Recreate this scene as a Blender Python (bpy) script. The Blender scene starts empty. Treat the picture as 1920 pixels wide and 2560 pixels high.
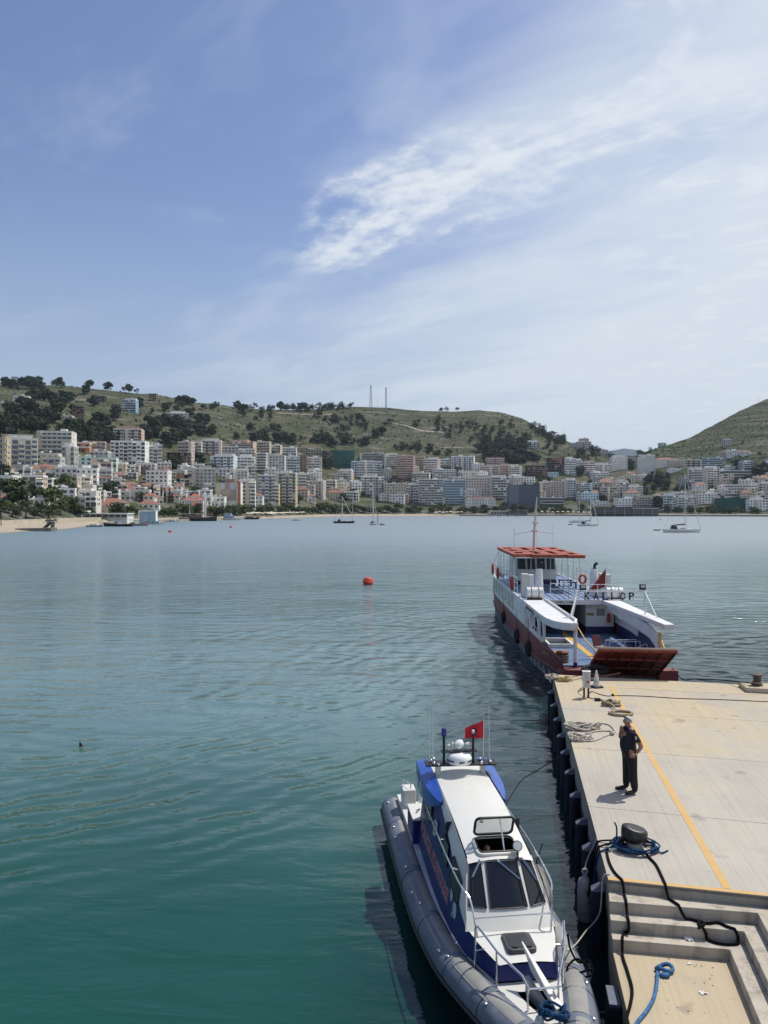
import bpy, math, random
from mathutils import Vector, Matrix, noise
random.seed(7)
SC = bpy.context.scene
COL = SC.collection
R = math.radians
# ---------------------------------------------------------------- camera
F, YH, CZ = 1923.0, 1272.0, 8.1          # focal length and horizon row in photo pixels, eye height over water
cam = bpy.data.cameras.new('camera'); camo = bpy.data.objects.new('camera', cam); COL.objects.link(camo)
cam.sensor_fit = 'VERTICAL'; cam.sensor_height = 34.6; cam.sensor_width = 34.6 * .75
cam.lens = 34.6 * F / 2560; cam.shift_y = (YH - 1280) / 2560
cam.clip_start = .2; cam.clip_end = 60000
camo.location = (0, 0, CZ); camo.rotation_euler = (R(90), 0, 0)
SC.camera = camo
SC.view_settings.view_transform = 'Standard'; SC.view_settings.look = 'None'
SC.view_settings.gamma = 1; SC.view_settings.use_curve_mapping = False
SC.view_settings.exposure = 0.0
SC.cycles.max_bounces = 5; SC.cycles.transparent_max_bounces = 8; SC.cycles.glossy_bounces = 3
SC.cycles.diffuse_bounces = 2; SC.cycles.volume_bounces = 0; SC.cycles.transmission_bounces = 4
SC.cycles.caustics_reflective = False; SC.cycles.caustics_refractive = False
SC.cycles.use_denoising = True
SC.cycles.sample_clamp_indirect = 6.0

# ---------------------------------------------------------------- node helper
class NT:
    def __init__(s, tree): s.t = tree; s.n = tree.nodes; s.l = tree.links
    def node(s, typ, **kw):
        nd = s.n.new(typ)
        for k, v in kw.items(): setattr(nd, k, v)
        return nd
    def put(s, sock, v):
        if v is None: return
        if isinstance(v, bpy.types.NodeSocket): s.l.new(v, sock)
        else:
            try: sock.default_value = v
            except Exception:
                sock.default_value = (v[0], v[1], v[2], 1) if hasattr(v, '__len__') else (v, v, v, 1)
    def m(s, op, a, b=None, c=None, clamp=False):
        nd = s.node('ShaderNodeMath', operation=op, use_clamp=clamp)
        s.put(nd.inputs[0], a); s.put(nd.inputs[1], b); s.put(nd.inputs[2], c)
        return nd.outputs[0]
    def vm(s, op, a, b=None, scale=None):
        nd = s.node('ShaderNodeVectorMath', operation=op)
        s.put(nd.inputs[0], a); s.put(nd.inputs[1], b)
        if scale is not None: s.put(nd.inputs['Scale'], scale)
        return nd.outputs['Value'] if op in ('DOT_PRODUCT', 'LENGTH', 'DISTANCE') else nd.outputs[0]
    def xyz(s, x, y, z=0.0):
        nd = s.node('ShaderNodeCombineXYZ')
        s.put(nd.inputs[0], x); s.put(nd.inputs[1], y); s.put(nd.inputs[2], z); return nd.outputs[0]
    def sep(s, v):
        nd = s.node('ShaderNodeSeparateXYZ'); s.put(nd.inputs[0], v); return nd.outputs
    def noise(s, vec, scale, detail=4, rough=.55, dist=0.0, dim='3D'):
        nd = s.node('ShaderNodeTexNoise', noise_dimensions=dim)
        s.put(nd.inputs['Vector'], vec); s.put(nd.inputs['Scale'], scale); s.put(nd.inputs['Detail'], detail)
        s.put(nd.inputs['Roughness'], rough); s.put(nd.inputs['Distortion'], dist); return nd.outputs[0]
    def ramp(s, v, a, b, c=0.0, d=1.0, smooth=True):
        nd = s.node('ShaderNodeMapRange', interpolation_type='SMOOTHSTEP' if smooth else 'LINEAR')
        for i, q in enumerate((v, a, b, c, d)): s.put(nd.inputs[i], q)
        return nd.outputs[0]
    def mix(s, f, a, b, blend='MIX'):
        nd = s.node('ShaderNodeMix', data_type='RGBA', blend_type=blend)
        s.put(nd.inputs[0], f); s.put(nd.inputs[6], a); s.put(nd.inputs[7], b); return nd.outputs[2]

# ---------------------------------------------------------------- world
SUN_DIR = Vector((.40, .30, .866)).normalized()
w = bpy.data.worlds.new('World'); SC.world = w; w.use_nodes = True
T = NT(w.node_tree); T.n.clear()
sky = T.node('ShaderNodeTexSky', sky_type='NISHITA', sun_disc=False)
sky.sun_elevation = math.asin(SUN_DIR.z); sky.sun_rotation = math.atan2(SUN_DIR.x, SUN_DIR.y)
sky.altitude = 0; sky.air_density = 1.0; sky.dust_density = .9; sky.ozone_density = 2.2
gen = T.node('ShaderNodeTexCoord').outputs['Generated']
d = T.sep(gen)
zc = T.m('MAXIMUM', d[2], 0.0)
den = T.m('ADD', zc, .07)
qx = T.m('DIVIDE', d[0], den); qy = T.m('DIVIDE', d[1], den)
q = T.xyz(qx, qy)
# thin veil of high cloud, thicker towards the sun's side
wrp = T.noise(q, .9, 3, .6); wq = T.vm('ADD', q, T.xyz(T.m('MULTIPLY', wrp, .9), T.m('MULTIPLY', wrp, -.5)))
s_al = T.vm('DOT_PRODUCT', wq, (.74, -.67, 0)); t_ac = T.vm('DOT_PRODUCT', wq, (.67, .74, 0))
veil = T.noise(T.xyz(T.m('MULTIPLY', s_al, .35), t_ac), 1.1, 6, .62)
side = T.m('ADD', T.m('MULTIPLY', d[0], 1.3), T.m('MULTIPLY', T.m('MULTIPLY', T.m('SUBTRACT', .44, d[2]), 1.25), T.ramp(d[0], -.30, .12, .25, 1.0)))
veilm = T.ramp(T.m('ADD', veil, T.m('MULTIPLY', side, .62)), .40, .92, 0.0, .88)
# small ripples of cloud on the bright side
mott = T.noise(wq, 5.5, 4, .6); mottm = T.m('MULTIPLY', T.ramp(mott, .48, .72), T.ramp(T.m('ADD', d[0], T.m('MULTIPLY', veil, .3)), .26, .58, 0, .7))
# one feathered streak
SA, SB = Vector((-.30, 2.52)), Vector((.62, 1.52)); sd = (SB - SA); sl = sd.length; sd /= sl; sn = Vector((-sd.y, sd.x))
rel = T.vm('SUBTRACT', q, (SA.x, SA.y, 0))
fine = T.noise(q, 11, 6, .66); med = T.noise(q, 2.3, 3, .5)
su = T.m('DIVIDE', T.vm('DOT_PRODUCT', rel, (sd.x, sd.y, 0)), sl)
tv = T.m('ADD', T.vm('DOT_PRODUCT', rel, (sn.x, sn.y, 0)), T.m('MULTIPLY', T.m('SUBTRACT', med, .5), .28))
tv = T.m('ADD', tv, T.m('MULTIPLY', T.m('MULTIPLY', T.m('SUBTRACT', su, .5), T.m('SUBTRACT', su, .5)), -.35))
wid = T.ramp(su, -.10, .45, .10, .32); wid2 = T.ramp(su, .45, 1.15, 1.0, .32); wid = T.m('MULTIPLY', wid, wid2)
core = T.m('SUBTRACT', 1.0, T.m('DIVIDE', T.m('ABSOLUTE', tv), wid))
lanes = T.noise(T.xyz(T.m('MULTIPLY', su, 1.2), T.m('MULTIPLY', tv, 5.5)), 2.2, 3, .5)
stk = T.m('ADD', T.m('MULTIPLY', core, .55), T.m('ADD', T.m('MULTIPLY', T.m('SUBTRACT', fine, .5), 1.5), T.m('MULTIPLY', T.m('SUBTRACT', lanes, .5), 1.5)))
stm = T.m('MULTIPLY', T.ramp(stk, -.05, .85, 0, .93), T.m('MULTIPLY', T.ramp(core, 0, .35), T.m('MULTIPLY', T.ramp(su, -.12, .1), T.ramp(su, 1.25, .85))))
hor = T.ramp(d[2], .0, .42, .86, 0.0)
SKY_ST = .112
skyc = T.vm('SCALE', sky.outputs[0], scale=SKY_ST)
skyc = T.vm('MULTIPLY', skyc, (.95, .94, 1.08))
c1 = T.mix(hor, skyc, (.46, .545, .655, 1))
wisp = T.noise(T.xyz(T.m('MULTIPLY', s_al, .8), T.m('MULTIPLY', t_ac, 1.6)), .8, 5, .6, .5)
c1 = T.mix(T.ramp(wisp, .46, .72, 0, .55), c1, (.63, .71, .82, 1))
c2 = T.mix(veilm, c1, (.745, .805, .865, 1))
c3 = T.mix(mottm, c2, (.82, .865, .92, 1))
c4 = T.mix(stm, c3, (.80, .845, .90, 1))
bg = T.node('ShaderNodeBackground'); T.put(bg.inputs[0], c4); bg.inputs[1].default_value = 1.0
out = T.node('ShaderNodeOutputWorld'); T.l.new(bg.outputs[0], out.inputs[0])
# ---------------------------------------------------------------- sun
sl_ = bpy.data.lights.new('sun', 'SUN'); sl_.energy = 4.2; sl_.angle = R(.53); sl_.color = (1, .955, .88)
so = bpy.data.objects.new('sun', sl_); COL.objects.link(so)
so.rotation_euler = (-SUN_DIR).to_track_quat('-Z', 'Y').to_euler(); so.location = (30, 20, 60)

# ---------------------------------------------------------------- building helpers
def gp(px, py, z=0.0):
    Y = (CZ - z) * F / (py - YH); return Vector(((px - 960) * Y / F, Y, z))
def at(px, py, Y): return Vector(((px - 960) * Y / F, Y, CZ - (py - YH) * Y / F))
def tag(o, label=None, cat=None, group=None, kind=None):
    if label: o['label'] = label
    if cat: o['category'] = cat
    if group: o['group'] = group
    if kind: o['kind'] = kind
    return o
def empty(name, loc=(0, 0, 0), rz=0, label=None, cat=None, group=None):
    o = bpy.data.objects.new(name, None); COL.objects.link(o); o.location = loc; o.rotation_euler = (0, 0, rz)
    o.empty_display_size = .2
    return tag(o, label, cat, group)
def copy_tree(o, parent=None):
    c = o.copy(); COL.objects.link(c)
    if parent: c.parent = parent
    for ch in o.children: copy_tree(ch, c)
    return c
class MB:
    """collects geometry, builds one mesh object"""
    def __init__(s): s.v = []; s.f = []; s.mi = []; s.cm = 0; s.X = None
    def P(s, *pts):
        n = len(s.v)
        for p in pts:
            p = Vector(p); s.v.append(s.X @ p if s.X else p)
        return n
    def face(s, *idx): s.f.append(tuple(idx)); s.mi.append(s.cm)
    def quad(s, a, b, c, d): n = s.P(a, b, c, d); s.face(n, n + 1, n + 2, n + 3); return s
    def poly(s, pts): n = s.P(*pts); s.face(*range(n, n + len(pts))); return s
    def hexa(s, p):   # 8 points: bottom 4 (ccw from above), top 4
        n = s.P(*p)
        for q in ((3, 2, 1, 0), (4, 5, 6, 7), (0, 1, 5, 4), (1, 2, 6, 5), (2, 3, 7, 6), (3, 0, 4, 7)): s.face(*[n + i for i in q])
        return s
    def box(s, x0, x1, y0, y1, z0, z1):
        return s.hexa([(x0, y0, z0), (x1, y0, z0), (x1, y1, z0), (x0, y1, z0), (x0, y0, z1), (x1, y0, z1), (x1, y1, z1), (x0, y1, z1)])
    def prism(s, poly, z0, z1):
        k = len(poly); n = s.P(*[(p[0], p[1], z0) for p in poly], *[(p[0], p[1], z1) for p in poly])
        s.face(*[n + i for i in reversed(range(k))]); s.face(*[n + k + i for i in range(k)])
        for i in range(k): j = (i + 1) % k; s.face(n + i, n + j, n + k + j, n + k + i)
        return s
    def loft(s, rings, close=True, caps=True):
        """rings: lists of the same number of points"""
        k = len(rings[0]); st = [s.P(*r) for r in rings]
        for a, b in zip(st, st[1:]):
            for i in range(k if close else k - 1):
                j = (i + 1) % k; s.face(a + i, a + j, b + j, b + i)
        if caps and close:
            s.face(*[st[0] + i for i in reversed(range(k))]); s.face(*[st[-1] + i for i in range(k)])
        return s
    def tube(s, pts, r, n=8, caps=True, closed=False):
        pts = [Vector(p) for p in pts]; rr = r if hasattr(r, '__len__') else [r] * len(pts)
        rings = []; up = None
        for i, p in enumerate(pts):
            if closed: tdir = pts[(i + 1) % len(pts)] - pts[i - 1]
            else: tdir = pts[min(i + 1, len(pts) - 1)] - pts[max(i - 1, 0)]
            tdir = tdir.normalized() if tdir.length > 1e-9 else Vector((0, 0, 1))
            if up is None: up = Vector((0, 0, 1)) if abs(tdir.z) < .95 else Vector((1, 0, 0))
            a = tdir.cross(up)
            if a.length < 1e-6: a = tdir.orthogonal()
            a.normalize(); b = a.cross(tdir).normalized(); up = b
            rings.append([p + (a * math.cos(2 * math.pi * k / n) + b * math.sin(2 * math.pi * k / n)) * rr[i] for k in range(n)])
        if closed: rings.append(rings[0]); s.loft(rings, True, False)
        else: s.loft(rings, True, caps)
        return s
    def bar(s, a, b, r, n=6): return s.tube([a, b], r, n)
    def lathe(s, prof, c=(0, 0, 0), n=20, M=None):
        """prof: (radius, height) from bottom to top"""
        c = Vector(c); rings = []
        for r, z in prof:
            ring = [Vector((r * math.cos(2 * math.pi * k / n), r * math.sin(2 * math.pi * k / n), z)) for k in range(n)]
            rings.append([c + (M @ p if M else p) for p in ring])
        return s.loft(rings, True, True)
    def ball(s, c, r, n=12, m=8, sc=(1, 1, 1), M=None):
        prof = [(r * math.sin(math.pi * i / m) + 1e-4, -r * math.cos(math.pi * i / m)) for i in range(m + 1)]
        S = Matrix.Diagonal(sc)
        return s.lathe(prof, c, n, (M @ S) if M else S)
    def build(s, name, mats, parent=None, smooth=False, bevel=0, kind=None, sub=0, angle=None):
        me = bpy.data.meshes.new(name); me.from_pydata([tuple(p) for p in s.v], [], s.f)
        for mt in (mats if isinstance(mats, (list, tuple)) else [mats]): me.materials.append(mt)
        if len(me.materials) > 1: me.polygons.foreach_set('material_index', s.mi)
        if smooth:
            if angle: me.shade_flat(); me.set_sharp_from_angle(angle=R(angle)) if hasattr(me, 'set_sharp_from_angle') else None
            me.polygons.foreach_set('use_smooth', [True] * len(me.polygons))
            if angle and hasattr(me, 'set_sharp_from_angle'): me.set_sharp_from_angle(angle=R(angle))
        me.validate(); me.update()
        o = bpy.data.objects.new(name, me); COL.objects.link(o)
        if parent: o.parent = parent
        if bevel:
            b = o.modifiers.new('bevel', 'BEVEL'); b.width = bevel; b.segments = 2; b.limit_method = 'ANGLE'; b.angle_limit = R(40)
        if sub:
            b = o.modifiers.new('sub', 'SUBSURF'); b.levels = sub; b.render_levels = sub
        if kind: o['kind'] = kind
        return o
def crv(pts, n=6):
    """Catmull-Rom through the points"""
    P = [Vector(p) for p in pts]; o = []
    for i in range(len(P) - 1):
        a = P[max(i - 1, 0)]; b = P[i]; c = P[i + 1]; e = P[min(i + 2, len(P) - 1)]
        for k in range(n):
            t = k / n
            o.append(.5 * ((2 * b) + (c - a) * t + (2 * a - 5 * b + 4 * c - e) * t * t + (3 * b - a - 3 * c + e) * t ** 3))
    o.append(P[-1]); return o
_U = ['', 'first', 'second', 'third', 'fourth', 'fifth', 'sixth', 'seventh', 'eighth', 'ninth', 'tenth', 'eleventh', 'twelfth', 'thirteenth', 'fourteenth', 'fifteenth', 'sixteenth', 'seventeenth', 'eighteenth', 'nineteenth', 'twentieth']
def ordinal(i): return _U[i] if i <= 20 else 'twenty-' + _U[i - 20] if i < 30 else 'thirtieth' if i == 30 else 'thirty-' + _U[i - 30] if i < 40 else 'fortieth' if i == 40 else 'forty-' + _U[min(9, i - 40)]
NAMED = {}
def later(o, base, px): NAMED.setdefault(base, []).append((px, o))
def name_all():
    for base, L in NAMED.items():
        L.sort(key=lambda q: q[0])
        for i, (px, o) in enumerate(L): o['label'] = base if len(L) == 1 else f'{base}, {ordinal(i + 1)} from left'
def lerp(a, b, t): return a + (b - a) * t
def interp(tab, x):
    if x <= tab[0][0]: return tab[0][1]
    for (a, va), (b, vb) in zip(tab, tab[1:]):
        if x <= b: return va + (vb - va) * (x - a) / (b - a)
    return tab[-1][1]
_fontcache = {}
def text_geo(txt, size, bold=0.0):
    """flat letter outlines as (verts, faces), lower left at the origin, x to the right, y up"""
    key = (txt, size, bold)
    if key in _fontcache: return _fontcache[key]
    cu = bpy.data.curves.new('t', 'FONT'); cu.body = txt; cu.size = size; cu.resolution_u = 2; cu.offset = bold
    ob = bpy.data.objects.new('t', cu); COL.objects.link(ob)
    dg = bpy.context.evaluated_depsgraph_get(); me = bpy.data.meshes.new_from_object(ob.evaluated_get(dg))
    r = ([v.co.copy() for v in me.vertices], [tuple(p.vertices) for p in me.polygons])
    bpy.data.objects.remove(ob); bpy.data.curves.remove(cu); bpy.data.meshes.remove(me)
    _fontcache[key] = r; return r
def put_text(mb, txt, size, fn, bold=0.0, fit=None):
    """adds lettering, each vertex placed by fn(x, y)"""
    v, f = text_geo(txt, size, bold)
    if not v: return mb
    xs = [p.x for p in v]; w0, w1 = min(xs), max(xs); k = (fit / (w1 - w0)) if fit else 1
    n = mb.P(*[fn((p.x - w0) * k, p.y) for p in v])
    for q in f: mb.face(*[n + i for i in q])
    return mb

# ---------------------------------------------------------------- materials
MATS = {}
def mat(name, col, rough=.6, metal=0.0, spec=.5, var=0.0, vscale=3.0, bump=0.0, bscale=20.0, dirt=None, dscale=1.5, damt=.5, coat=0.0, obj=False, objvar=0.0):
    """plain surface with a little colour variation, dirt and fine relief"""
    if name in MATS: return MATS[name]
    m = bpy.data.materials.new(name); m.use_nodes = True; t = NT(m.node_tree)
    b = t.n['Principled BSDF']; c4_ = (*col, 1)
    b.inputs['Roughness'].default_value = rough; b.inputs['Metallic'].default_value = metal
    b.inputs['Specular IOR Level'].default_value = spec; b.inputs['Coat Weight'].default_value = coat
    vec = t.node('ShaderNodeTexCoord').outputs['Object'] if obj else t.node('ShaderNodeNewGeometry').outputs['Position']
    c = None
    if var:
        n1 = t.noise(vec, vscale, 4)
        c = t.mix(t.ramp(n1, .3, .7, 0, 1), tuple(x * (1 - var) for x in col) + (1,), tuple(min(1, x * (1 + var)) for x in col) + (1,))
    if objvar:
        oi = t.node('ShaderNodeObjectInfo').outputs['Random']
        hs = t.node('ShaderNodeHueSaturation'); t.put(hs.inputs['Value'], t.ramp(oi, 0, 1, 1 - objvar, 1 + objvar, False))
        t.put(hs.inputs['Hue'], t.ramp(oi, 0, 1, .5 - objvar * .06, .5 + objvar * .06, False))
        t.put(hs.inputs['Color'], c if c is not None else c4_); c = hs.outputs[0]
    if dirt:
        n2 = t.noise(vec, dscale, 6, .65)
        c = t.mix(t.ramp(n2, .5, .75, 0, damt), c if c is not None else c4_, (*dirt, 1))
    t.put(b.inputs['Base Color'], c if c is not None else c4_)
    if bump:
        bn = t.node('ShaderNodeBump'); bn.inputs['Strength'].default_value = bump; bn.inputs['Distance'].default_value = .01
        t.put(bn.inputs['Height'], t.noise(vec, bscale, 3)); t.l.new(bn.outputs[0], b.inputs['Normal'])
    MATS[name] = m; return m
# ================================================================= WATER
def water_material():
    m = bpy.data.materials.new('sea_water'); m.use_nodes = True; t = NT(m.node_tree); b = t.n['Principled BSDF']
    pos = t.node('ShaderNodeNewGeometry').outputs['Position']; s = t.sep(pos)
    deep = t.noise(pos, .05, 3, .5)
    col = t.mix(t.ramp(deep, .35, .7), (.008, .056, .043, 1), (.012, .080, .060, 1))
    col = t.mix(t.ramp(t.m('ADD', s[1], t.m('MULTIPLY', deep, 14.0)), 20, 46), col, (.125, .205, .210, 1))  # paler with distance: sky reflection of small waves is put into the colour
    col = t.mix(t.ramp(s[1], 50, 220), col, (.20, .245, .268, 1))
    shallow = t.ramp(t.m('ADD', s[0], t.m('MULTIPLY', s[1], .05)), -40, -140)
    col = t.mix(t.m('MULTIPLY', shallow, .5), col, (.03, .14, .16, 1))
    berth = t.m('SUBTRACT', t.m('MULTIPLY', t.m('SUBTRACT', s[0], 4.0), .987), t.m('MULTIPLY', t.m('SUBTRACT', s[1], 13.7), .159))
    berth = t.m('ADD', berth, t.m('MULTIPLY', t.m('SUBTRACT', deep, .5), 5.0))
    berth_shade = t.m('MULTIPLY', t.ramp(berth, -6.5, -1.5), t.ramp(s[1], 70, 36))
    col = t.mix(t.m('MULTIPLY', berth_shade, .9), col, (.003, .017, .019, 1))  # colour darkened beside the quay: shade and dark reflections painted into the water
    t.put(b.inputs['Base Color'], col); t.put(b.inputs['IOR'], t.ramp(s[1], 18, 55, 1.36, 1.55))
    dist = t.vm('LENGTH', pos)
    t.put(b.inputs['Roughness'], t.ramp(dist, 25, 260, .035, .42, False))
    # relief: small wind ripples, longer swell, a boat's wake train, broad calm and ruffled lanes
    warp = t.noise(pos, .22, 3, .5); warp2 = t.noise(pos, .07, 2, .5)
    lane = t.noise(t.vm('MULTIPLY', pos, (.016, .05, 1)), 1.0, 3, .55)
    lanem = t.ramp(lane, .46, .62)
    near = t.ramp(s[1], 26, 44)                       # wind reaches the open water, the near basin is slick
    small = t.noise(t.vm('MULTIPLY', pos, (.8, 1.7, 1)), 2.3, 3, .55, .4)
    mid = t.noise(t.vm('MULTIPLY', pos, (.42, 1.25, 1)), .75, 3, .5, .6)
    big = t.noise(t.vm('MULTIPLY', pos, (.25, .6, 1)), .35, 2, .5, .5)
    # wake train: crests run diagonally, curved by distance from a centre off to the left
    cx = t.m('SUBTRACT', s[0], -22.0); cy = t.m('SUBTRACT', s[1], 43.0)
    rad = t.m('SQRT', t.m('ADD', t.m('MULTIPLY', cx, cx), t.m('MULTIPLY', cy, cy)))
    ph = t.m('ADD', t.m('MULTIPLY', rad, 6.6), t.m('MULTIPLY', t.m('SUBTRACT', warp, .5), 17.0))
    tr = t.m('SINE', ph)
    env = t.m('MULTIPLY', t.ramp(rad, 33.5, 28.5), t.ramp(rad, 17.5, 24.0))
    env = t.m('MULTIPLY', env, t.ramp(t.noise(pos, .3, 2), .30, .56))
    rad2 = t.vm('LENGTH', t.vm('SUBTRACT', pos, (30, 34, 0)))
    ph2 = t.m('ADD', t.m('MULTIPLY', rad2, 4.1), t.m('MULTIPLY', t.m('SUBTRACT', warp, .5), 16.0))
    tr2 = t.m('SINE', ph2)
    env2 = t.m('MULTIPLY', t.ramp(rad2, 46, 40), t.m('MULTIPLY', t.ramp(s[1], 24, 34), t.ramp(s[1], 75, 50)))
    env2 = t.m('MULTIPLY', env2, t.ramp(t.noise(pos, .16, 2), .38, .6))
    h = t.m('MULTIPLY', small, t.m('ADD', .010, t.m('MULTIPLY', near, t.m('ADD', .016, t.m('MULTIPLY', lanem, .035)))))
    h = t.m('ADD', h, t.m('MULTIPLY', mid, t.m('ADD', .06, t.m('MULTIPLY', near, t.m('ADD', .10, t.m('MULTIPLY', lanem, .15))))))
    fan = t.m('SINE', t.m('ADD', t.m('MULTIPLY', t.vm('DOT_PRODUCT', pos, (.30, .95, 0)), 5.2), t.m('MULTIPLY', t.m('SUBTRACT', warp2, .5), 40.0)))
    h = t.m('ADD', h, t.m('MULTIPLY', t.m('MULTIPLY', fan, t.ramp(t.noise(pos, .11, 2), .46, .62)), t.m('MULTIPLY', t.ramp(s[1], 17, 30), .016)))
    ruf = t.m('MULTIPLY', t.m('MULTIPLY', t.ramp(s[1], 46, 60), t.ramp(s[1], 120, 88)), t.ramp(t.noise(t.vm('MULTIPLY', pos, (.03, .06, 1)), 1.0, 3, .5), .44, .56))
    h = t.m('ADD', h, t.m('MULTIPLY', mid, t.m('MULTIPLY', t.m('MULTIPLY', ruf, t.ramp(s[0], 8, -2)), .30)))
    h = t.m('ADD', h, t.m('MULTIPLY', big, .20))
    h = t.m('MULTIPLY', h, t.ramp(dist, 70, 420, 1.0, .45, False))
    h = t.m('ADD', h, t.m('MULTIPLY', t.m('MULTIPLY', tr, env), .0185))
    h = t.m('ADD', h, t.m('MULTIPLY', t.m('MULTIPLY', tr2, env2), .034))
    bn = t.node('ShaderNodeBump'); bn.inputs['Strength'].default_value = 1.0; bn.inputs['Distance'].default_value = 1.0
    t.put(bn.inputs['Height'], h); t.l.new(bn.outputs[0], b.inputs['Normal'])
    return m
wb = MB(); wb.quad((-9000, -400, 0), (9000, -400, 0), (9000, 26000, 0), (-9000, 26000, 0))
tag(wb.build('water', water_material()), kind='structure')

# ================================================================= HILLS AND SHORE
SHORE = [(-2600, 120), (-900, 170), (-200, 222), (0, 251), (130, 290), (170, 310), (215, 350), (245, 378), (300, 420), (480, 505), (620, 592), (680, 640), (760, 735), (830, 800), (900, 830), (1100, 858), (1400, 868), (1700, 832), (1920, 795), (2300, 700), (3200, 420), (4600, 300)]
RIDGEY = [(-2600, 1010), (-900, 960), (-200, 950), (0, 955), (179, 966), (289, 978), (405, 989), (480, 1006), (538, 1011), (596, 1019), (711, 1024), (800, 1021), (885, 1017), (960, 1020), (1047, 1027), (1134, 1030), (1197, 1026), (1249, 1031), (1307, 1047), (1336, 1064), (1380, 1084), (1423, 1104), (1470, 1116), (1500, 1128), (1530, 1139), (1585, 1141), (1631, 1123), (1689, 1106), (1729, 1092), (1787, 1060), (1845, 1028), (1920, 996), (2100, 930), (2400, 890), (3200, 930), (4600, 980)]
RIDGED = [(-2600, 700), (-900, 900), (-200, 1050), (0, 1120), (400, 1160), (700, 1300), (960, 1400), (1250, 1450), (1420, 1330), (1560, 1300), (1700, 1380), (1920, 1500), (2400, 1400), (3200, 900), (4600, 700)]
WALLY = [(-2600, 150), (-900, 195), (-300, 250), (0, 289), (90, 330), (175, 373), (250, 404)]
def terr(px, Y, rough=True):
    ys, yr = interp(SHORE, px), interp(RIDGED, px)
    zr = CZ + (YH - interp(RIDGEY, px)) / F * yr
    s = (Y - ys) / (yr - ys)
    if s < 0: return max(-4.0, s * (yr - ys) * .06)
    fl = 62 if px < 330 else 62 - 20 * min(1, (px - 330) / 200); top = 3.4 if px < 230 else 3.4 - 1.0 * min(1, (px - 230) / 200)
    wl_ = interp(WALLY, px) if px < 250 else ys + 24
    if px < 250: bank = min(1.5, (Y - ys) * .04) if Y < wl_ + .4 else top
    else: bank = min(1.0, (Y - ys) / 26.0) * top
    s2 = max(0.0, (Y - ys - fl) / (yr - ys - fl))
    if s <= 1: z = bank + (zr - bank) * (s2 ** 1.08)
    else: z = zr - (zr + 20) * min(1, (s - 1) / .8) ** 1.6
    if rough and .25 < s < 1.3:
        k = min(1, (s - .25) / .25) * (1 - .75 * math.exp(-((s - 1) / .06) ** 2))
        X = (px - 960) * Y / F
        z += k * (7 * noise.noise((X / 150, Y / 110, 1.3)) + 2.6 * noise.noise((X / 38, Y / 32, 5.1)))
        if px > 1600:                                  # stepped rock ledges on the eastern hill
            kk = min(1, (px - 1600) / 120) * k
            z += kk * 7.0 * (abs((z / 13.0 + .6 * noise.noise((X / 90, Y / 90, 2))) % 1 - .5) - .25)
    return z
def solve(px, py):
    """depth at which the sight line through a photo row meets the hillside"""
    ys, yr = interp(SHORE, px), interp(RIDGED, px); k = (YH - py) / F; prev = ys
    Y = ys
    while Y < yr * 1.02:
        if terr(px, Y, False) >= CZ + k * Y: break
        Y += 4
    return Y
def on_hill(px, py):
    Y = solve(px, py); return Vector(((px - 960) * Y / F, Y, terr(px, Y)))
hb = MB(); NS = 132
cols = [-2600 + i * 60 for i in range(38)] + [-320 + i * 7 for i in range(370)] + [2270 + i * 60 for i in range(40)]
for px in cols:
    ys, yr = interp(SHORE, px), interp(RIDGED, px)
    pts = []
    for j in range(NS):
        if j < 6: Y = ys - 40 + j * 8
        elif j < 22: Y = ys + 4 + (j - 6) * 4
        elif j < 112: Y = ys + 68 + (yr * 1.03 - ys - 68) * (j - 22) / 89
        else: Y = ys + 68 + (yr * 1.03 - ys - 68) * (1 + (j - 111) / 14)
        pts.append(((px - 960) * Y / F, Y, terr(px, Y)))
    hb.P(*pts)
for i in range(len(cols) - 1):
    for j in range(NS - 1): a = i * NS + j; hb.face(a, a + NS, a + NS + 1, a + 1)
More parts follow.
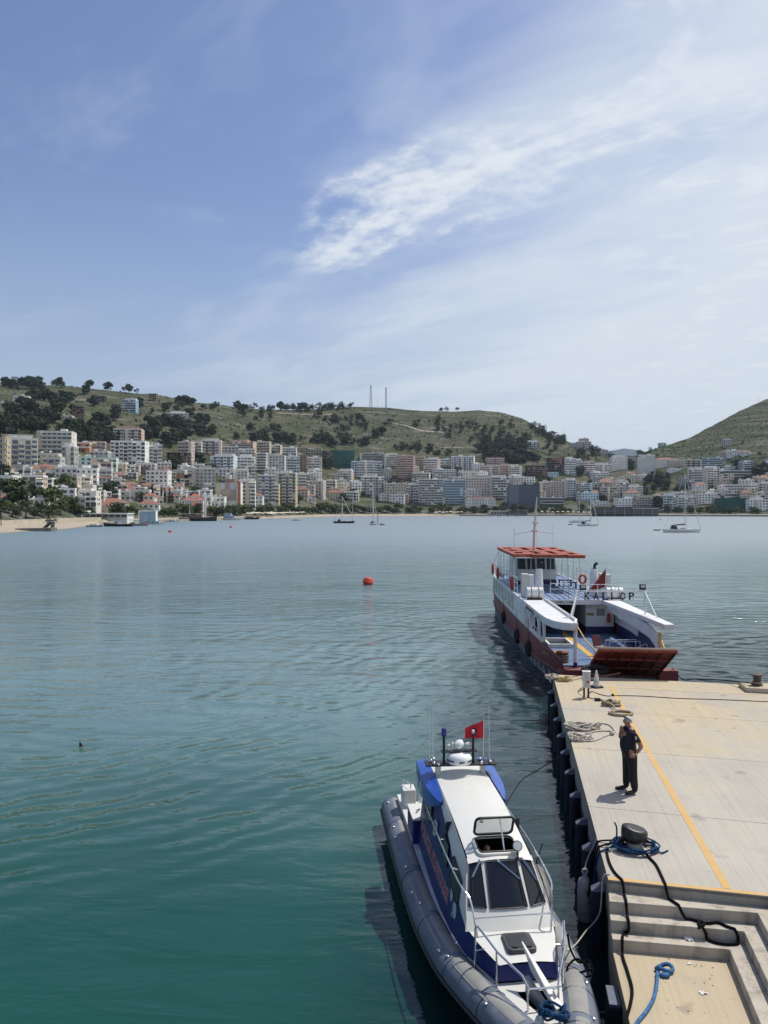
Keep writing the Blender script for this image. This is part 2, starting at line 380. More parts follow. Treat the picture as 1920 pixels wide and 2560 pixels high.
def hill_material():
    m = bpy.data.materials.new('hillside_scrub'); m.use_nodes = True; t = NT(m.node_tree); b = t.n['Principled BSDF']
    geo = t.node('ShaderNodeNewGeometry'); pos = geo.outputs['Position']; s = t.sep(pos)
    n1 = t.noise(pos, .012, 4, .6); n2 = t.noise(pos, .06, 5, .65); n3 = t.noise(pos, .35, 4, .7)
    c = t.mix(t.ramp(n1, .38, .62), (.060, .072, .032, 1), (.098, .096, .054, 1))
    c = t.mix(t.ramp(n2, .54, .66, 0, .75), c, (.036, .050, .022, 1))
    rock = t.noise(t.vm('MULTIPLY', pos, (.5, 1, 2.4)), .05, 5, .7)
    c = t.mix(t.ramp(rock, .52, .66, 0, .8), c, (.20, .185, .16, 1))
    band = t.noise(t.vm('MULTIPLY', pos, (.006, .006, .16)), 1.0, 4, .6, .3)
    east = t.ramp(t.m('SUBTRACT', s[0], t.m('MULTIPLY', s[1], .30)), 0, 90)
    c = t.mix(t.m('MULTIPLY', east, .75), c, t.mix(t.ramp(n2, .4, .62), (.085, .100, .042, 1), (.050, .062, .030, 1)))
    c = t.mix(t.m('MULTIPLY', t.ramp(band, .54, .64), t.m('ADD', .25, t.m('MULTIPLY', east, .5))), c, (.16, .15, .125, 1))
    c = t.mix(t.m('MULTIPLY', t.ramp(band, .47, .40), t.m('ADD', .2, t.m('MULTIPLY', east, .5))), c, (.028, .036, .02, 1))
    c = t.mix(t.ramp(n3, .55, .68, 0, .6), c, (.022, .034, .018, 1))
    town = t.ramp(s[2], 20, 3.2)
    c = t.mix(town, c, t.mix(t.ramp(n2, .4, .6), (.16, .15, .13, 1), (.05, .07, .03, 1)))
    beach = t.ramp(s[2], 2.9, 1.5)
    c = t.mix(beach, c, t.mix(t.ramp(n3, .3, .7), (.42, .36, .28, 1), (.36, .31, .24, 1)))
    c = t.mix(t.ramp(s[2], .25, .05), c, (.22, .19, .14, 1))
    t.put(b.inputs['Base Color'], c); b.inputs['Roughness'].default_value = .95; b.inputs['Specular IOR Level'].default_value = .1
    bn = t.node('ShaderNodeBump'); bn.inputs['Distance'].default_value = 1.6; bn.inputs['Strength'].default_value = .8
    t.put(bn.inputs['Height'], t.m('ADD', n3, t.m('MULTIPLY', n2, 1.6))); t.l.new(bn.outputs[0], b.inputs['Normal'])
    return m
tag(hb.build('hills', hill_material(), smooth=True), kind='structure')
# the far blue mountain seen through the saddle, and its neighbours further along the range
mb_ = MB(); prof = []
FARR = [(-2600, 1190), (-600, 1150), (300, 1140), (900, 1150), (1380, 1150), (1470, 1140), (1524, 1127), (1545, 1123), (1567, 1121), (1590, 1124), (1614, 1128), (1660, 1140), (1760, 1150), (2100, 1140), (2600, 1120), (4600, 1180)]
fc = list(range(-2600, 4601, 40)); n0 = []
for px in fc:
    for k, (Y, f) in enumerate(((8200, -.1), (8800, .35), (9300, .75), (9800, 1), (10400, .8), (11500, 0))):
        zt = CZ + (YH - interp(FARR, px)) / F * 9800
        mb_.P(((px - 960) * Y / F, Y, zt * f + (120 * noise.noise((px / 90, k * .7, 3)) if k in (1, 2) else 12 * noise.noise((px / 25, 0, 0)) if k == 3 else 0)))
for i in range(len(fc) - 1):
    for j in range(5): a = i * 6 + j; mb_.face(a, a + 6, a + 7, a + 1)
tag(mb_.build('mountain', mat('far_forest', (.020, .030, .028), .95, spec=.1, var=.3, vscale=.002), smooth=True), kind='structure')
# ================================================================= PIER
PD = 1.5                                              # deck height over water
def E_(py): return gp(interp([(1688, 1382), (1802, 1410.6), (2200, 1521), (2600, 1632)], py), py, PD)
pA = gp(1382, 1686, PD); pB = gp(1521, 2200, PD); pv = (pB - pA).normalized(); pu = Vector((.9665, -.2566, 0)); pN = Vector((-pv.y, pv.x, 0)) * -1
# pv runs along the quay edge towards the viewer, pu across the quay
def concrete(name, base, stain, damt, brushed=True, wetband=False):
    m = bpy.data.materials.new(name); m.use_nodes = True; t = NT(m.node_tree); b = t.n['Principled BSDF']
    geo = t.node('ShaderNodeNewGeometry'); pos = geo.outputs['Position']
    al = t.vm('DOT_PRODUCT', pos, tuple(pv)); ac = t.vm('DOT_PRODUCT', pos, (pv.y, -pv.x, 0)); zz = t.sep(pos)[2]
    lines = t.noise(t.xyz(t.m('MULTIPLY', al, .12), t.m('MULTIPLY', ac, 9.0), zz), 2.2, 4, .7)
    lines2 = t.noise(t.xyz(t.m('MULTIPLY', al, .25), t.m('MULTIPLY', ac, 26.0), zz), 2.2, 2, .6)
    big = t.noise(pos, .32, 4, .6); fine = t.noise(pos, 3.0, 5, .65); mid = t.noise(pos, .9, 5, .6)
    c = t.mix(t.ramp(big, .3, .7), tuple(x * .90 for x in base) + (1,), tuple(x * 1.06 for x in base) + (1,))
    yel = t.ramp(t.m('ADD', t.m('MULTIPLY', t.sep(pos)[1], .05), t.m('MULTIPLY', big, 1.6)), 1.72, 2.25, 0, damt)
    c = t.mix(yel, c, (*stain, 1))
    k = 1.0 if brushed else .25
    c = t.mix(t.ramp(lines, .42, .72, 0, .34 * k), c, tuple(x * .66 for x in base) + (1,))
    c = t.mix(t.ramp(lines2, .5, .75, 0, .30 * k), c, tuple(x * 1.22 for x in base) + (1,))
    c = t.mix(t.ramp(fine, .56, .76, 0, .35), c, tuple(x * .72 for x in base) + (1,))
    c = t.mix(t.ramp(mid, .58, .74, 0, .30), c, (.30, .28, .245, 1))
    spot = t.noise(pos, 1.7, 2, .5); c = t.mix(t.ramp(spot, .665, .75, 0, .45), c, (.20, .18, .15, 1))
    rust = t.noise(pos, .55, 3, .6); c = t.mix(t.ramp(rust, .64, .78, 0, .30), c, (.42, .30, .17, 1))
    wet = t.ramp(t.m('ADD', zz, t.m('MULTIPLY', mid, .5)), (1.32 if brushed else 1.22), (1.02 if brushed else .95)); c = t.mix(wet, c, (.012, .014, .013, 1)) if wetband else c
    if not brushed:
        dr = t.noise(t.vm('MULTIPLY', pos, (2.5, 2.5, .5)), 1.6, 5, .65)
        c = t.mix(t.ramp(dr, .46, .68, 0, .55), c, (.17, .145, .11, 1))
    t.put(b.inputs['Base Color'], c); b.inputs['Roughness'].default_value = .92; b.inputs['Specular IOR Level'].default_value = .2
    bn = t.node('ShaderNodeBump'); bn.inputs['Distance'].default_value = .006; bn.inputs['Strength'].default_value = .6
    t.put(bn.inputs['Height'], t.m('ADD', t.m('MULTIPLY', lines2, k), fine)); t.l.new(bn.outputs[0], b.inputs['Normal'])
    return m
M_DECK = concrete('brushed_concrete', (.44, .405, .345), (.50, .40, .24), .75)
M_LAND = concrete('worn_landing_concrete', (.46, .38, .26), (.45, .33, .20), .8)
M_STEP = concrete('stained_step_concrete', (.47, .42, .345), (.42, .35, .25), .3, False)
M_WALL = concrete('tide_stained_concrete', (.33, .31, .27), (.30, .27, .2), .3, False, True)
quay = empty('quay', (0, 0, 0)); quay['kind'] = 'structure'
def xy(p): return (p.x, p.y)
SW = .19                                              # riser
NOS = [(gp(1521, 2200, PD), None), (gp(1523, 2253, PD - SW), gp(1894, 2282, PD - SW)), (gp(1526.5, 2300, PD - 2 * SW), gp(1860, 2328, PD - 2 * SW)), (gp(1531, 2347.6, PD - 3 * SW), gp(1824, 2373.6, PD - 3 * SW))]
fv = Vector((-.205, -.979, 0))                         # the side flight runs back along this line
c0 = gp(1930, 2242, PD)                                # inner corner of the deck edge
NOS[0] = (NOS[0][0], c0)
# quay wall faces: one solid under the deck, its left side the quay edge
far_r = pA + pu * 60
core = MB()
near_l = pB + pv * .0
edge_end = pA + pv * 30
deck_poly = [xy(pA), xy(pB), xy(c0), xy(c0 + fv * 14), xy(c0 + fv * 14 + Vector((60, 0, 0))), xy(far_r)]
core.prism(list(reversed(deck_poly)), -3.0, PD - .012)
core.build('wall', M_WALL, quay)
# deck slabs with open joints between them: rows across the quay
def on_edge(py): return E_(py)
jr = [1686, 1771, 1868, 2016, 2200]
eu = [pA] + [gp(interp([(1686, 1382), (2200, 1521)], p), p, PD) for p in jr[1:]]
cuts = [0, 9.6, 19.2, 40]
for i in range(len(jr) - 1):
    for k in range(len(cuts) - 1):
        a, b2 = eu[i], eu[i + 1]; g = .009
        j = -pv * g
        u2 = (c0 - pB).normalized() if i == len(jr) - 2 else pu
        A = a + pv * g + pu * (cuts[k] + (g if k else 0)); D = a + pv * g + pu * (cuts[k + 1] - g)
        if i == len(jr) - 2:
            if k == 0:
                pl = [A, b2, c0, c0 + fv * 14, c0 + fv * 14 + pu * 6, D]
            else:
                pl = [A, c0 + fv * 14 + pu * (6.02 + (k - 1) * 12), c0 + fv * 14 + pu * (18 + (k - 1) * 12), D]
        else: pl = [A, b2 - pv * g + pu * (cuts[k] + (g if k else 0)), b2 - pv * g + pu * (cuts[k + 1] - g), D]
        s_ = MB(); s_.prism([xy(p) for p in pl], PD - .06, PD); s_.build('slab', M_DECK, quay)
# steps
ex = Vector((pv.x, pv.y, 0))
for k in (1, 2, 3):
    o_l, o_c = NOS[k]; i_l, i_c = NOS[k - 1]
    z1 = PD - SW * k
    st = MB()
    back_l, back_c = i_l - pv * .02, i_c + Vector((.02, .02, 0))
    st.prism([xy(o_l), xy(o_c), xy(o_c + fv * 12), xy(i_c + fv * 12), xy(i_c), xy(i_l)], -2.9 + .02 * k, z1)
    st.build('step', M_STEP, quay, bevel=.012)
zl = PD - 4 * SW
o_l, o_c = NOS[3]
ln = MB(); ln.prism([xy(o_l), xy(o_l + pv * 9), xy(o_l + pv * 9 + Vector((3.5, -.6, 0))), xy(o_c + fv * 9), xy(o_c)], -2.95, zl)
ln.build('landing', M_LAND, quay, bevel=.012)
# yellow paint, as thin sheets on the deck
def paint_mat():
    m = bpy.data.materials.new('worn_yellow_paint'); m.use_nodes = True; t = NT(m.node_tree); b = t.n['Principled BSDF']
    pos = t.node('ShaderNodeNewGeometry').outputs['Position']; n = t.noise(pos, 2.6, 6, .7); n2 = t.noise(pos, 14, 4, .7)
    c = t.mix(t.ramp(n, .4, .68, 0, .6), (.57, .34, .10, 1), (.52, .40, .24, 1)); c = t.mix(t.ramp(n2, .50, .68, 0, .75), c, (.46, .40, .30, 1))
    t.put(b.inputs['Base Color'], c); b.inputs['Roughness'].default_value = .85; return m
M_YEL = paint_mat()
y0, y1 = gp(1527, 1716, PD), gp(1819, 2222, PD); yd = (y1 - y0).normalized(); yn = Vector((yd.y, -yd.x, 0)); lm = MB()
zz = PD + .004
lm.quad(*[(p.x, p.y, zz) for p in (y0 - yn * .074, y1 - yn * .074, y1 + yn * .074, y0 + yn * .074)])
lm.build('painted_line', M_YEL, quay)
em = MB(); e0, e1 = pB + pv * -.002, c0; ed = (e1 - e0).normalized(); back = Vector((-ed.y, ed.x, 0)) * .11
if back.y < 0: back = -back
em.quad(*[(p.x, p.y, zz + .001) for p in (e0, e1, e1 + back, e0 + back)])
em.build('painted_edge', M_YEL, quay)
fm = MB(); f0, f1 = gp(1531, 1716, PD), gp(1900, 1735, PD); fd = (f1 - f0).normalized(); fb = Vector((-fd.y, fd.x, 0)) * .16
fm.quad(*[(p.x, p.y, zz + .002) for p in (f0, f0 - fb, f1 - fb, f1)]); fm.build('painted_line', mat('faded_yellow', (.52, .42, .27), .9, var=.12), quay)
# concrete plinth under the far bollard
pl0 = gp(1846, 1716, PD); plm = MB()
plm.prism([xy(pl0), xy(pl0 + pv * .95), xy(pl0 + pv * .95 + pu * 3.2), xy(pl0 + pu * 3.2)][::1], PD + .004, PD + .17)
plm.build('plinth', M_DECK, quay, bevel=.02)
# ================================================================= TOWN
rt = random.Random(11)
PAL = {'white': (.74, .725, .68), 'offwhite': (.64, .60, .53), 'lightgrey': (.54, .53, .51), 'grey': (.42, .405, .38), 'concrete': (.27, .25, .23), 'cream': (.62, .56, .42), 'yellow': (.60, .50, .26), 'tan': (.46, .39, .29), 'beige': (.52, .46, .37), 'pink': (.58, .42, .35), 'pinkgrey': (.52, .43, .38), 'brown': (.26, .16, .12), 'paleblue': (.50, .60, .66), 'blue': (.30, .44, .60), 'mint': (.52, .62, .56), 'red': (.40, .10, .07), 'terracotta': (.45, .20, .12), 'darkblue': (.045, .065, .10), 'green': (.03, .10, .085)}
PAL = {k: tuple(min(.84, x * (1.14 if max(v) > .35 else 1)) for x in v) for k, v in PAL.items()}
def wallmat(c): return mat('render_' + c, PAL[c], .9, spec=.15, var=.07, vscale=.25, dirt=tuple(x * .55 for x in PAL[c]), dscale=.35, damt=.35, objvar=.09)
M_WIN = mat('far_window_glass', (.055, .065, .075), .25, spec=.5, objvar=.5)
M_WINB = mat('far_window_blue_glass', (.05, .09, .15), .15, spec=.7)
M_WTR = mat('far_white_trim', (.79, .785, .76), .8, var=.08, vscale=.3, dirt=(.42, .40, .37), dscale=.5, damt=.4)
M_TILE = mat('clay_roof_tile', (.25, .12, .085), .85, var=.3, vscale=1.2, bump=.6, bscale=3)
M_SLAB = mat('bare_concrete_slab', (.33, .30, .27), .9, var=.15, vscale=.4)
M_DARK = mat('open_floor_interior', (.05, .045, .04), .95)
M_AWN = mat('awning_canvas', (.56, .50, .38), .9, objvar=.2)
M_TANK = mat('white_tank', (.80, .80, .78), .4)
M_ROOF = mat('flat_roof_screed', (.40, .38, .35), .95, var=.15, vscale=.3)
NUM = {1: 'single-storey', 2: 'two-storey', 3: 'three-storey', 4: 'four-storey', 5: 'five-storey', 6: 'six-storey', 7: 'seven-storey', 8: 'eight-storey', 9: 'nine-storey', 10: 'ten-storey', 11: 'eleven-storey', 12: 'twelve-storey', 13: 'thirteen-storey'}
CW = {'white': 'white', 'offwhite': 'off-white', 'lightgrey': 'light grey', 'grey': 'grey', 'concrete': 'bare concrete', 'cream': 'cream', 'yellow': 'yellow', 'tan': 'tan', 'beige': 'beige', 'pink': 'pink', 'pinkgrey': 'pinkish grey', 'brown': 'brown', 'paleblue': 'pale blue', 'blue': 'blue', 'mint': 'mint green', 'red': 'red', 'terracotta': 'terracotta', 'darkblue': 'dark blue', 'green': 'green'}
BLD = []
def building(px0, px1, pyt, pyb, colr, style, roof=None, lab=None, ang=None, trim=None, glass=None):
    pxc = (px0 + px1) / 2; Y = solve(pxc, pyb)
    X = (pxc - 960) * Y / F; z0 = terr(pxc, Y); zt = CZ + (YH - pyt) / F * Y
    w_ = (px1 - px0) * Y / F; h = max(2.8, zt - z0); z0 = zt - h
    n = max(1, round(h / 3.1)); fh = h / n; nb = max(2, round(w_ / 3.5)); bw = w_ / nb
    dp = min(17, max(8, w_ * .65)); a = ang if ang is not None else rt.uniform(-.22, .22)
    low = style == 'h'
    o = empty('house' if low or n <= 2 else 'apartment_building', (X, Y, z0), a + math.atan2(-X, Y) * .5)
    W = wallmat(colr); hw = w_ / 2
    TR = wallmat(trim) if trim else (M_WTR if rt.random() < .6 else W)
    G = glass or (M_WINB if rt.random() < .15 else M_WIN)
    wl = MB()
    if style == 'f':                                   # unfinished frame
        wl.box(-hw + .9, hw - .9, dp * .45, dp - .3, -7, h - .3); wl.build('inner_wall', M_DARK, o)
        for k in range(n + 1):
            s_ = MB(); s_.box(-hw, hw, 0, dp, k * fh - .3, k * fh); s_.build('floor_slab', W, o)
        c_ = MB()
        for k in range(nb + 1):
            x = -hw + .25 + (w_ - .5) * k / nb
            for y in (.25, dp - .25): c_.box(x - .22, x + .22, y - .22, y + .22, -7, h - .31)
        c_.build('column', W, o, kind='stuff')
        b_ = MB()
        for k in range(n):
            for q in range(nb):
                if rt.random() < .35: b_.box(-hw + .5 + bw * q, -hw + bw * (q + 1) - .1, .3, .5, k * fh + .01, k * fh + rt.choice((.9, fh - .35)))
        if b_.v: b_.build('infill_wall', mat('hollow_brick_infill', (.36, .17, .11), .9, var=.2, vscale=.6), o, kind='stuff')
    elif style == 'n':                                 # scaffold wrapped in netting
        wl.box(-hw, hw, .4, dp, -7, h); wl.build('wall', wallmat('concrete'), o)
        for q in range(nb):
            p_ = MB(); x0 = -hw + bw * q + .05; x1 = x0 + bw - .1
            cols_ = 5; rows_ = n * 2
            for r_ in range(rows_):
                for c__ in range(2):
                    xa, xb = lerp(x0, x1, c__ / 2), lerp(x0, x1, (c__ + 1) / 2); za, zb = h * r_ / rows_, h * (r_ + 1) / rows_ - .02
                    p_.quad((xa, -.5 - .22 * ((r_ + c__) % 2), za), (xb, -.5 - .22 * ((r_ + c__ + 1) % 2), za), (xb, -.5 - .22 * ((r_ + c__) % 2), zb), (xa, -.5 - .22 * ((r_ + c__ + 1) % 2), zb))
            p_.build('net_panel', W, o)
        pp = MB()
        for q in range(nb + 1): pp.box(-hw + bw * q - .05, -hw + bw * q + .05, -.55, .38, -4, h + .6)
        pp.build('scaffold_pole', mat('scaffold_steel', (.25, .26, .26), .5, .6), o, kind='stuff')
    else:
        wl.box(-hw, hw, 0, dp, -8, h)
        if style != 'h' and n > 2 and rt.random() < .8:  # stair house
            sx = rt.uniform(-hw * .5, hw * .3); wl.box(sx, sx + min(4.5, w_ * .35), 2.5, 7, h + .002, h + 2.5)
        wl.build('wall', W, o)
        if style != 'h' and n >= 4 and rt.random() < .6:
            f_ = rt.uniform(.5, .8); sx = rt.uniform(-1, 1) * hw * (1 - f_); q_ = MB(); q_.box(sx - hw * f_, sx + hw * f_, 2.2, dp - .6, h + .003, h + 2.7); q_.box(sx - hw * f_ - .4, sx + hw * f_ + .4, 1.5, dp - .4, h + 2.702, h + 2.95); q_.build('penthouse', TR if rt.random() < .5 else W, o)
        if style in 'bw' and n >= 4 and rt.random() < .45:
            sx = rt.choice((-hw, -hw * .15, hw - bw * .9)); q_ = MB(); q_.box(sx, sx + bw * .9, -1.5, -.002, -5, h + .4); q_.build('projecting_bay', wallmat(rt.choice(('offwhite', 'cream', 'beige', 'pinkgrey', 'lightgrey', colr))), o)
        wn = MB()
        for k in range(n):
            for q in range(nb):
                x = -hw + bw * (q + .5)
                if style == 'g': ww, za, zb = bw * .94, .7, fh - .35
                elif style == 'b': ww, za, zb = bw * rt.uniform(.68, .96), .12, 2.45
                else: ww, za, zb = bw * rt.choice((.38, .46, .58)), .8, 2.35
                if rt.random() < .06: continue
                zb = min(zb, fh - .3)
                wn.box(x - ww / 2, x + ww / 2, -.05, .02, k * fh + za, k * fh + zb)
            for sgn in (-1, 1):
                for yy in (dp * .25, dp * .6):
                    if rt.random() < .75: wn.box(sgn * hw - .05, sgn * hw + .05, yy, yy + 1.3, k * fh + .95, k * fh + min(2.25, fh - .3))
        wn.build('window', G, o, kind='stuff')
        if style in ('b', 'g') :
            pat = rt.choice((0, 0, 1, 2, 3)) if style == 'b' else 0
            for k in range(1 if n > 1 else 0, n):
                segs = [(-hw, hw)] if pat == 0 else [(-hw, -hw + w_ * .42), (hw - w_ * .42, hw)] if pat == 1 else [(-hw + w_ * .18, hw - w_ * .18)] if pat == 2 else [(-hw + bw * q + .12, -hw + bw * (q + 1) - .12) for q in range(0, nb, 2)]
                bl = MB(); z = k * fh
                for x0, x1 in segs:
                    dpt = 1.35 if style == 'b' else .75
                    bl.box(x0, x1, -dpt, -.01, z - .16, z)
                    ph_ = .85 if style == 'b' else .55
                    bl.box(x0, x1, -dpt - .06, -dpt + .06, z + .003, z + ph_)
                    bl.box(x0 + .002, x0 + .12, -dpt + .062, -.01, z + .003, z + ph_); bl.box(x1 - .12, x1 - .002, -dpt + .062, -.01, z + .003, z + ph_)
                bl.build('balcony', TR, o, kind='stuff' if len(segs) > 1 else None)
            aw = MB()
            for k in range(1, n):
                for q in range(nb):
                    if rt.random() < .10:
                        x0, x1, z = -hw + bw * q + .2, -hw + bw * (q + 1) - .2, k * fh + fh - .4
                        aw.hexa([(x0, -1.9, z - .95), (x1, -1.9, z - .95), (x1, -.05, z - .1), (x0, -.05, z - .1), (x0, -1.9, z - .88), (x1, -1.9, z - .88), (x1, -.05, z - .02), (x0, -.05, z - .02)])
            if aw.v: aw.build('awning', M_AWN, o, kind='stuff')
        if roof == 'hip' or style == 'h':
            rb = MB(); e = .5; rh = min(3.2, dp * .28)
            a_, b_, c_, d_ = (-hw - e, -e, h), (hw + e, -e, h), (hw + e, dp + e, h), (-hw - e, dp + e, h)
            k1, k2 = (-hw + min(dp / 2, hw * .8), dp / 2, h + rh), (hw - min(dp / 2, hw * .8), dp / 2, h + rh)
            i = rb.P(a_, b_, c_, d_, k1, k2); rb.face(i, i + 1, i + 5, i + 4); rb.face(i + 1, i + 2, i + 5); rb.face(i + 2, i + 3, i + 4, i + 5); rb.face(i + 3, i, i + 4); rb.face(i + 3, i + 2, i + 1, i)
            rb.build('roof', M_TILE, o)
        else:
            rb = MB(); t_ = .22; zz_ = h + .85
            rb.box(-hw - .04, hw + .04, -.05, t_, h + .002, zz_); rb.box(-hw - .04, hw + .04, dp - t_, dp + .05, h + .002, zz_)
            rb.box(-hw - .05, -hw + t_, t_, dp - t_, h + .002, zz_ - .01); rb.box(hw - t_, hw + .05, t_, dp - t_, h + .002, zz_ - .01)
            rb.build('parapet', TR, o)
            if roof == 'tiled':
                r2 = MB(); r2.box(-hw * .8, hw * .8, 1, dp - 1, h + .002, h + 2.4); r2.build('penthouse', W, o)
                r3 = MB(); r3.hexa([(-hw * .9, .3, h + 2.41), (hw * .9, .3, h + 2.41), (hw * .9, dp - .3, h + 2.41), (-hw * .9, dp - .3, h + 2.41), (-hw * .7, 2, h + 3.3), (hw * .7, 2, h + 3.3), (hw * .7, dp - 2, h + 3.3), (-hw * .7, dp - 2, h + 3.3)]); r3.build('roof', M_TILE, o)
            tk = rt.randint(0, 3) if n > 1 else rt.randint(0, 1)
            for q in range(tk):
                x = rt.uniform(-hw + 1, hw - 2.5); y = rt.uniform(1, dp * .5); tm = MB(); zb = h + rt.uniform(.9, 1.6)
                tm.tube([(x, y, zb + .5), (x + 1.7, y, zb + .5)], .42, 8); tm.box(x + .3, x + .4, y - .3, y + .3, h + .01, zb + .2); tm.box(x + 1.3, x + 1.4, y - .3, y + .3, h + .01, zb + .2)
                tm.build('water_tank', M_TANK, o)
            if rt.random() < .3:
                x = rt.uniform(-hw * .7, hw * .7); am = MB(); am.bar((x, 3, h + .1), (x, 3, h + rt.uniform(4, 7)), .06, 4); am.build('aerial', M_SLAB, o)
    BLD.append(dict(o=o, px=pxc, px0=px0, px1=px1, pyt=pyt, pyb=pyb, c=colr, st=style, n=n, roof=roof, lab=lab, Y=Y))
    return o
VA, VB, VC, VD = 0, 480, 960, 1440
TAB = {VA: '''118 243 245 318 white w|0 77 303 335 white w|628 722 330 408 concrete f|530 622 418 468 pinkgrey w|800 905 240 268 concrete f|1058 1173 278 390 blue g|1275 1352 220 285 tan f|1435 1628 392 512 white b|0 58 610 850 tan b|62 312 615 840 cream b|328 612 552 722 offwhite b|530 640 680 850 grey w|632 770 650 720 terracotta b|765 905 640 735 pink b|983 1218 530 660 pink b tiled|958 1250 635 832 white b|1290 1398 668 855 lightgrey b|1410 1620 727 850 concrete f|1535 1659 640 850 pinkgrey b|310 500 745 830 offwhite w|365 520 775 880 grey b|645 790 775 870 mint w|790 1000 780 855 mint b|740 930 725 790 grey w|975 1060 830 900 tan w|1060 1165 840 905 white b|1165 1262 850 905 concrete f|1360 1480 820 880 offwhite w|1590 1659 850 900 grey w|0 120 880 940 grey w hip|480 660 868 1000 lightgrey w|655 835 872 1010 white w|832 960 885 1010 grey b|1262 1448 893 1060 white w|1440 1520 905 1000 cream b|1520 1659 920 1000 concrete f|0 105 940 1060 white w|190 370 940 1070 tan b|365 450 960 1060 cream b|555 665 945 1030 beige w|665 780 950 1060 cream b|960 1080 925 1010 brown h|530 660 1030 1060 beige h|660 800 1020 1080 offwhite w|800 975 1020 1065 white w|980 1150 1035 1080 white h|1170 1320 1020 1070 grey h|1320 1440 1030 1100 pink w|1440 1580 1000 1070 grey w|350 430 1070 1130 red w|430 640 1050 1140 lightgrey w|640 830 1075 1200 offwhite b|830 960 1075 1150 white b|960 1120 1070 1150 grey w|1110 1290 1060 1150 offwhite w|1290 1380 1070 1150 white w|1400 1560 1075 1150 lightgrey w|1560 1659 1090 1150 offwhite w|820 1080 1165 1205 beige h|820 970 1190 1250 cream h|1195 1370 1175 1225 white h|1555 1659 1130 1190 white h''',
VB: '''0 80 645 780 pinkgrey b|90 250 630 770 pink b|250 400 680 800 grey w|320 530 640 720 pink b|520 670 640 740 beige b|665 765 670 740 cream b|765 900 690 770 white b|380 540 700 780 white b|155 360 765 930 paleblue b|360 540 770 970 white b|540 640 740 910 grey b|640 800 760 900 lightgrey w|800 930 765 900 paleblue b|930 990 770 895 brown w|985 1120 775 900 offwhite b|910 1120 690 780 tan b tiled|1120 1210 715 850 concrete f|1380 1645 810 960 paleblue b|1450 1659 738 820 grey b|0 200 870 1060 grey w|200 360 880 960 lightgrey w|360 480 890 1000 offwhite w|460 545 850 1000 grey b|570 720 930 1160 lightgrey b|720 895 910 1190 tan b|895 1010 920 1110 cream b|1015 1140 980 1115 pinkgrey w|1130 1240 975 1100 beige b|1240 1360 1000 1100 cream w|1255 1380 890 1000 pink b|1000 1120 880 960 white w|1180 1260 920 975 tan w|1380 1460 990 1100 white w|1460 1659 940 1110 white b|400 545 980 1210 white b|625 750 1010 1165 yellow b|30 160 1060 1150 lightgrey w|100 210 830 900 concrete f''',
VC: '''0 120 750 860 cream b|120 270 760 960 pink b|270 350 770 900 tan b|340 480 790 920 pink b|470 580 790 870 mint b|580 775 765 900 white b|760 870 830 910 white w|885 1040 780 850 pink b|855 990 850 940 pinkgrey b|980 1090 845 930 pink w|1080 1190 850 945 cream b|240 390 910 1010 offwhite b|0 60 870 960 grey w|50 170 950 1010 concrete f|420 625 880 970 white b|680 800 905 990 offwhite w|300 510 965 1180 white g|512 705 970 1180 paleblue g|705 935 950 1110 pinkgrey w|935 1080 945 1130 white g|1075 1170 930 1010 white w|1160 1300 945 1010 white w|0 190 1000 1165 beige w|185 298 1010 1160 grey b|1345 1550 1125 1200 darkblue g|1345 1425 990 1120 pinkgrey w|1420 1555 985 1125 pinkgrey w|1555 1659 970 1130 white b|1240 1415 840 955 concrete f|1405 1560 775 920 concrete f|1560 1659 785 940 white b|1415 1510 905 960 paleblue w|1240 1345 640 705 white b|1620 1659 650 690 white w|200 300 860 930 offwhite w|800 900 900 960 white w''',
VD: '''0 130 640 720 pinkgrey b|25 110 612 650 pink w|205 280 710 775 grey w|0 55 800 900 white w|55 165 815 930 pink b|165 310 835 920 white b|312 445 770 895 white w|445 545 775 840 grey w|542 680 755 930 white w|682 860 790 880 white w hip|800 940 800 880 pinkgrey w|940 1090 795 880 tan b|1095 1280 780 880 paleblue g|805 930 870 920 white w|980 1112 875 1030 white b|1115 1240 865 1030 white b|1240 1283 885 965 white w|1285 1510 890 965 darkblue g|1430 1528 810 880 blue b|125 280 905 970 white b|0 140 1000 1080 paleblue b|30 195 1080 1150 paleblue w|140 290 990 1060 cream b|215 350 1030 1145 pinkgrey b|350 455 990 1130 offwhite b|455 575 1025 1120 white b|360 460 950 1000 offwhite w|345 500 1130 1200 white w|500 665 1120 1200 beige b|665 757 1105 1170 yellow w|757 860 1105 1240 paleblue b|890 1040 1120 1230 white b|1040 1210 1090 1180 white w|1090 1240 1060 1120 white w|1480 1659 1140 1235 white w|1295 1560 1010 1110 white b|1560 1659 1000 1070 beige b|1570 1659 1080 1150 cream b|890 1000 955 1025 grey w|1225 1305 735 780 tan w|1305 1430 715 760 white w|1435 1515 725 757 white h|1275 1345 620 668 grey w|720 780 650 680 mint w|1640 1700 810 900 white b|1000 1120 1045 1080 offwhite w|1290 1375 855 885 white w|130 280 1155 1192 white w|0 40 1080 1150 grey w|540 650 940 990 white w|690 760 960 1000 offwhite h|1240 1290 1020 1090 cream w'''}
for vx, s_ in TAB.items():
    for row in s_.split('|'):
        p = row.split(); q = [float(v) for v in p[:4]]
        building(vx + q[0] / 3.456, vx + q[1] / 3.456, 920 + q[2] / 3.456, 920 + q[3] / 3.456, p[4], p[5], p[6] if len(p) > 6 else None)
building(480 + 1203 / 3.456, 480 + 1405 / 3.456, 920 + 712 / 3.456, 920 + 875 / 3.456, 'green', 'n', lab='tall unfinished block wrapped in dark green netting above the middle of town')
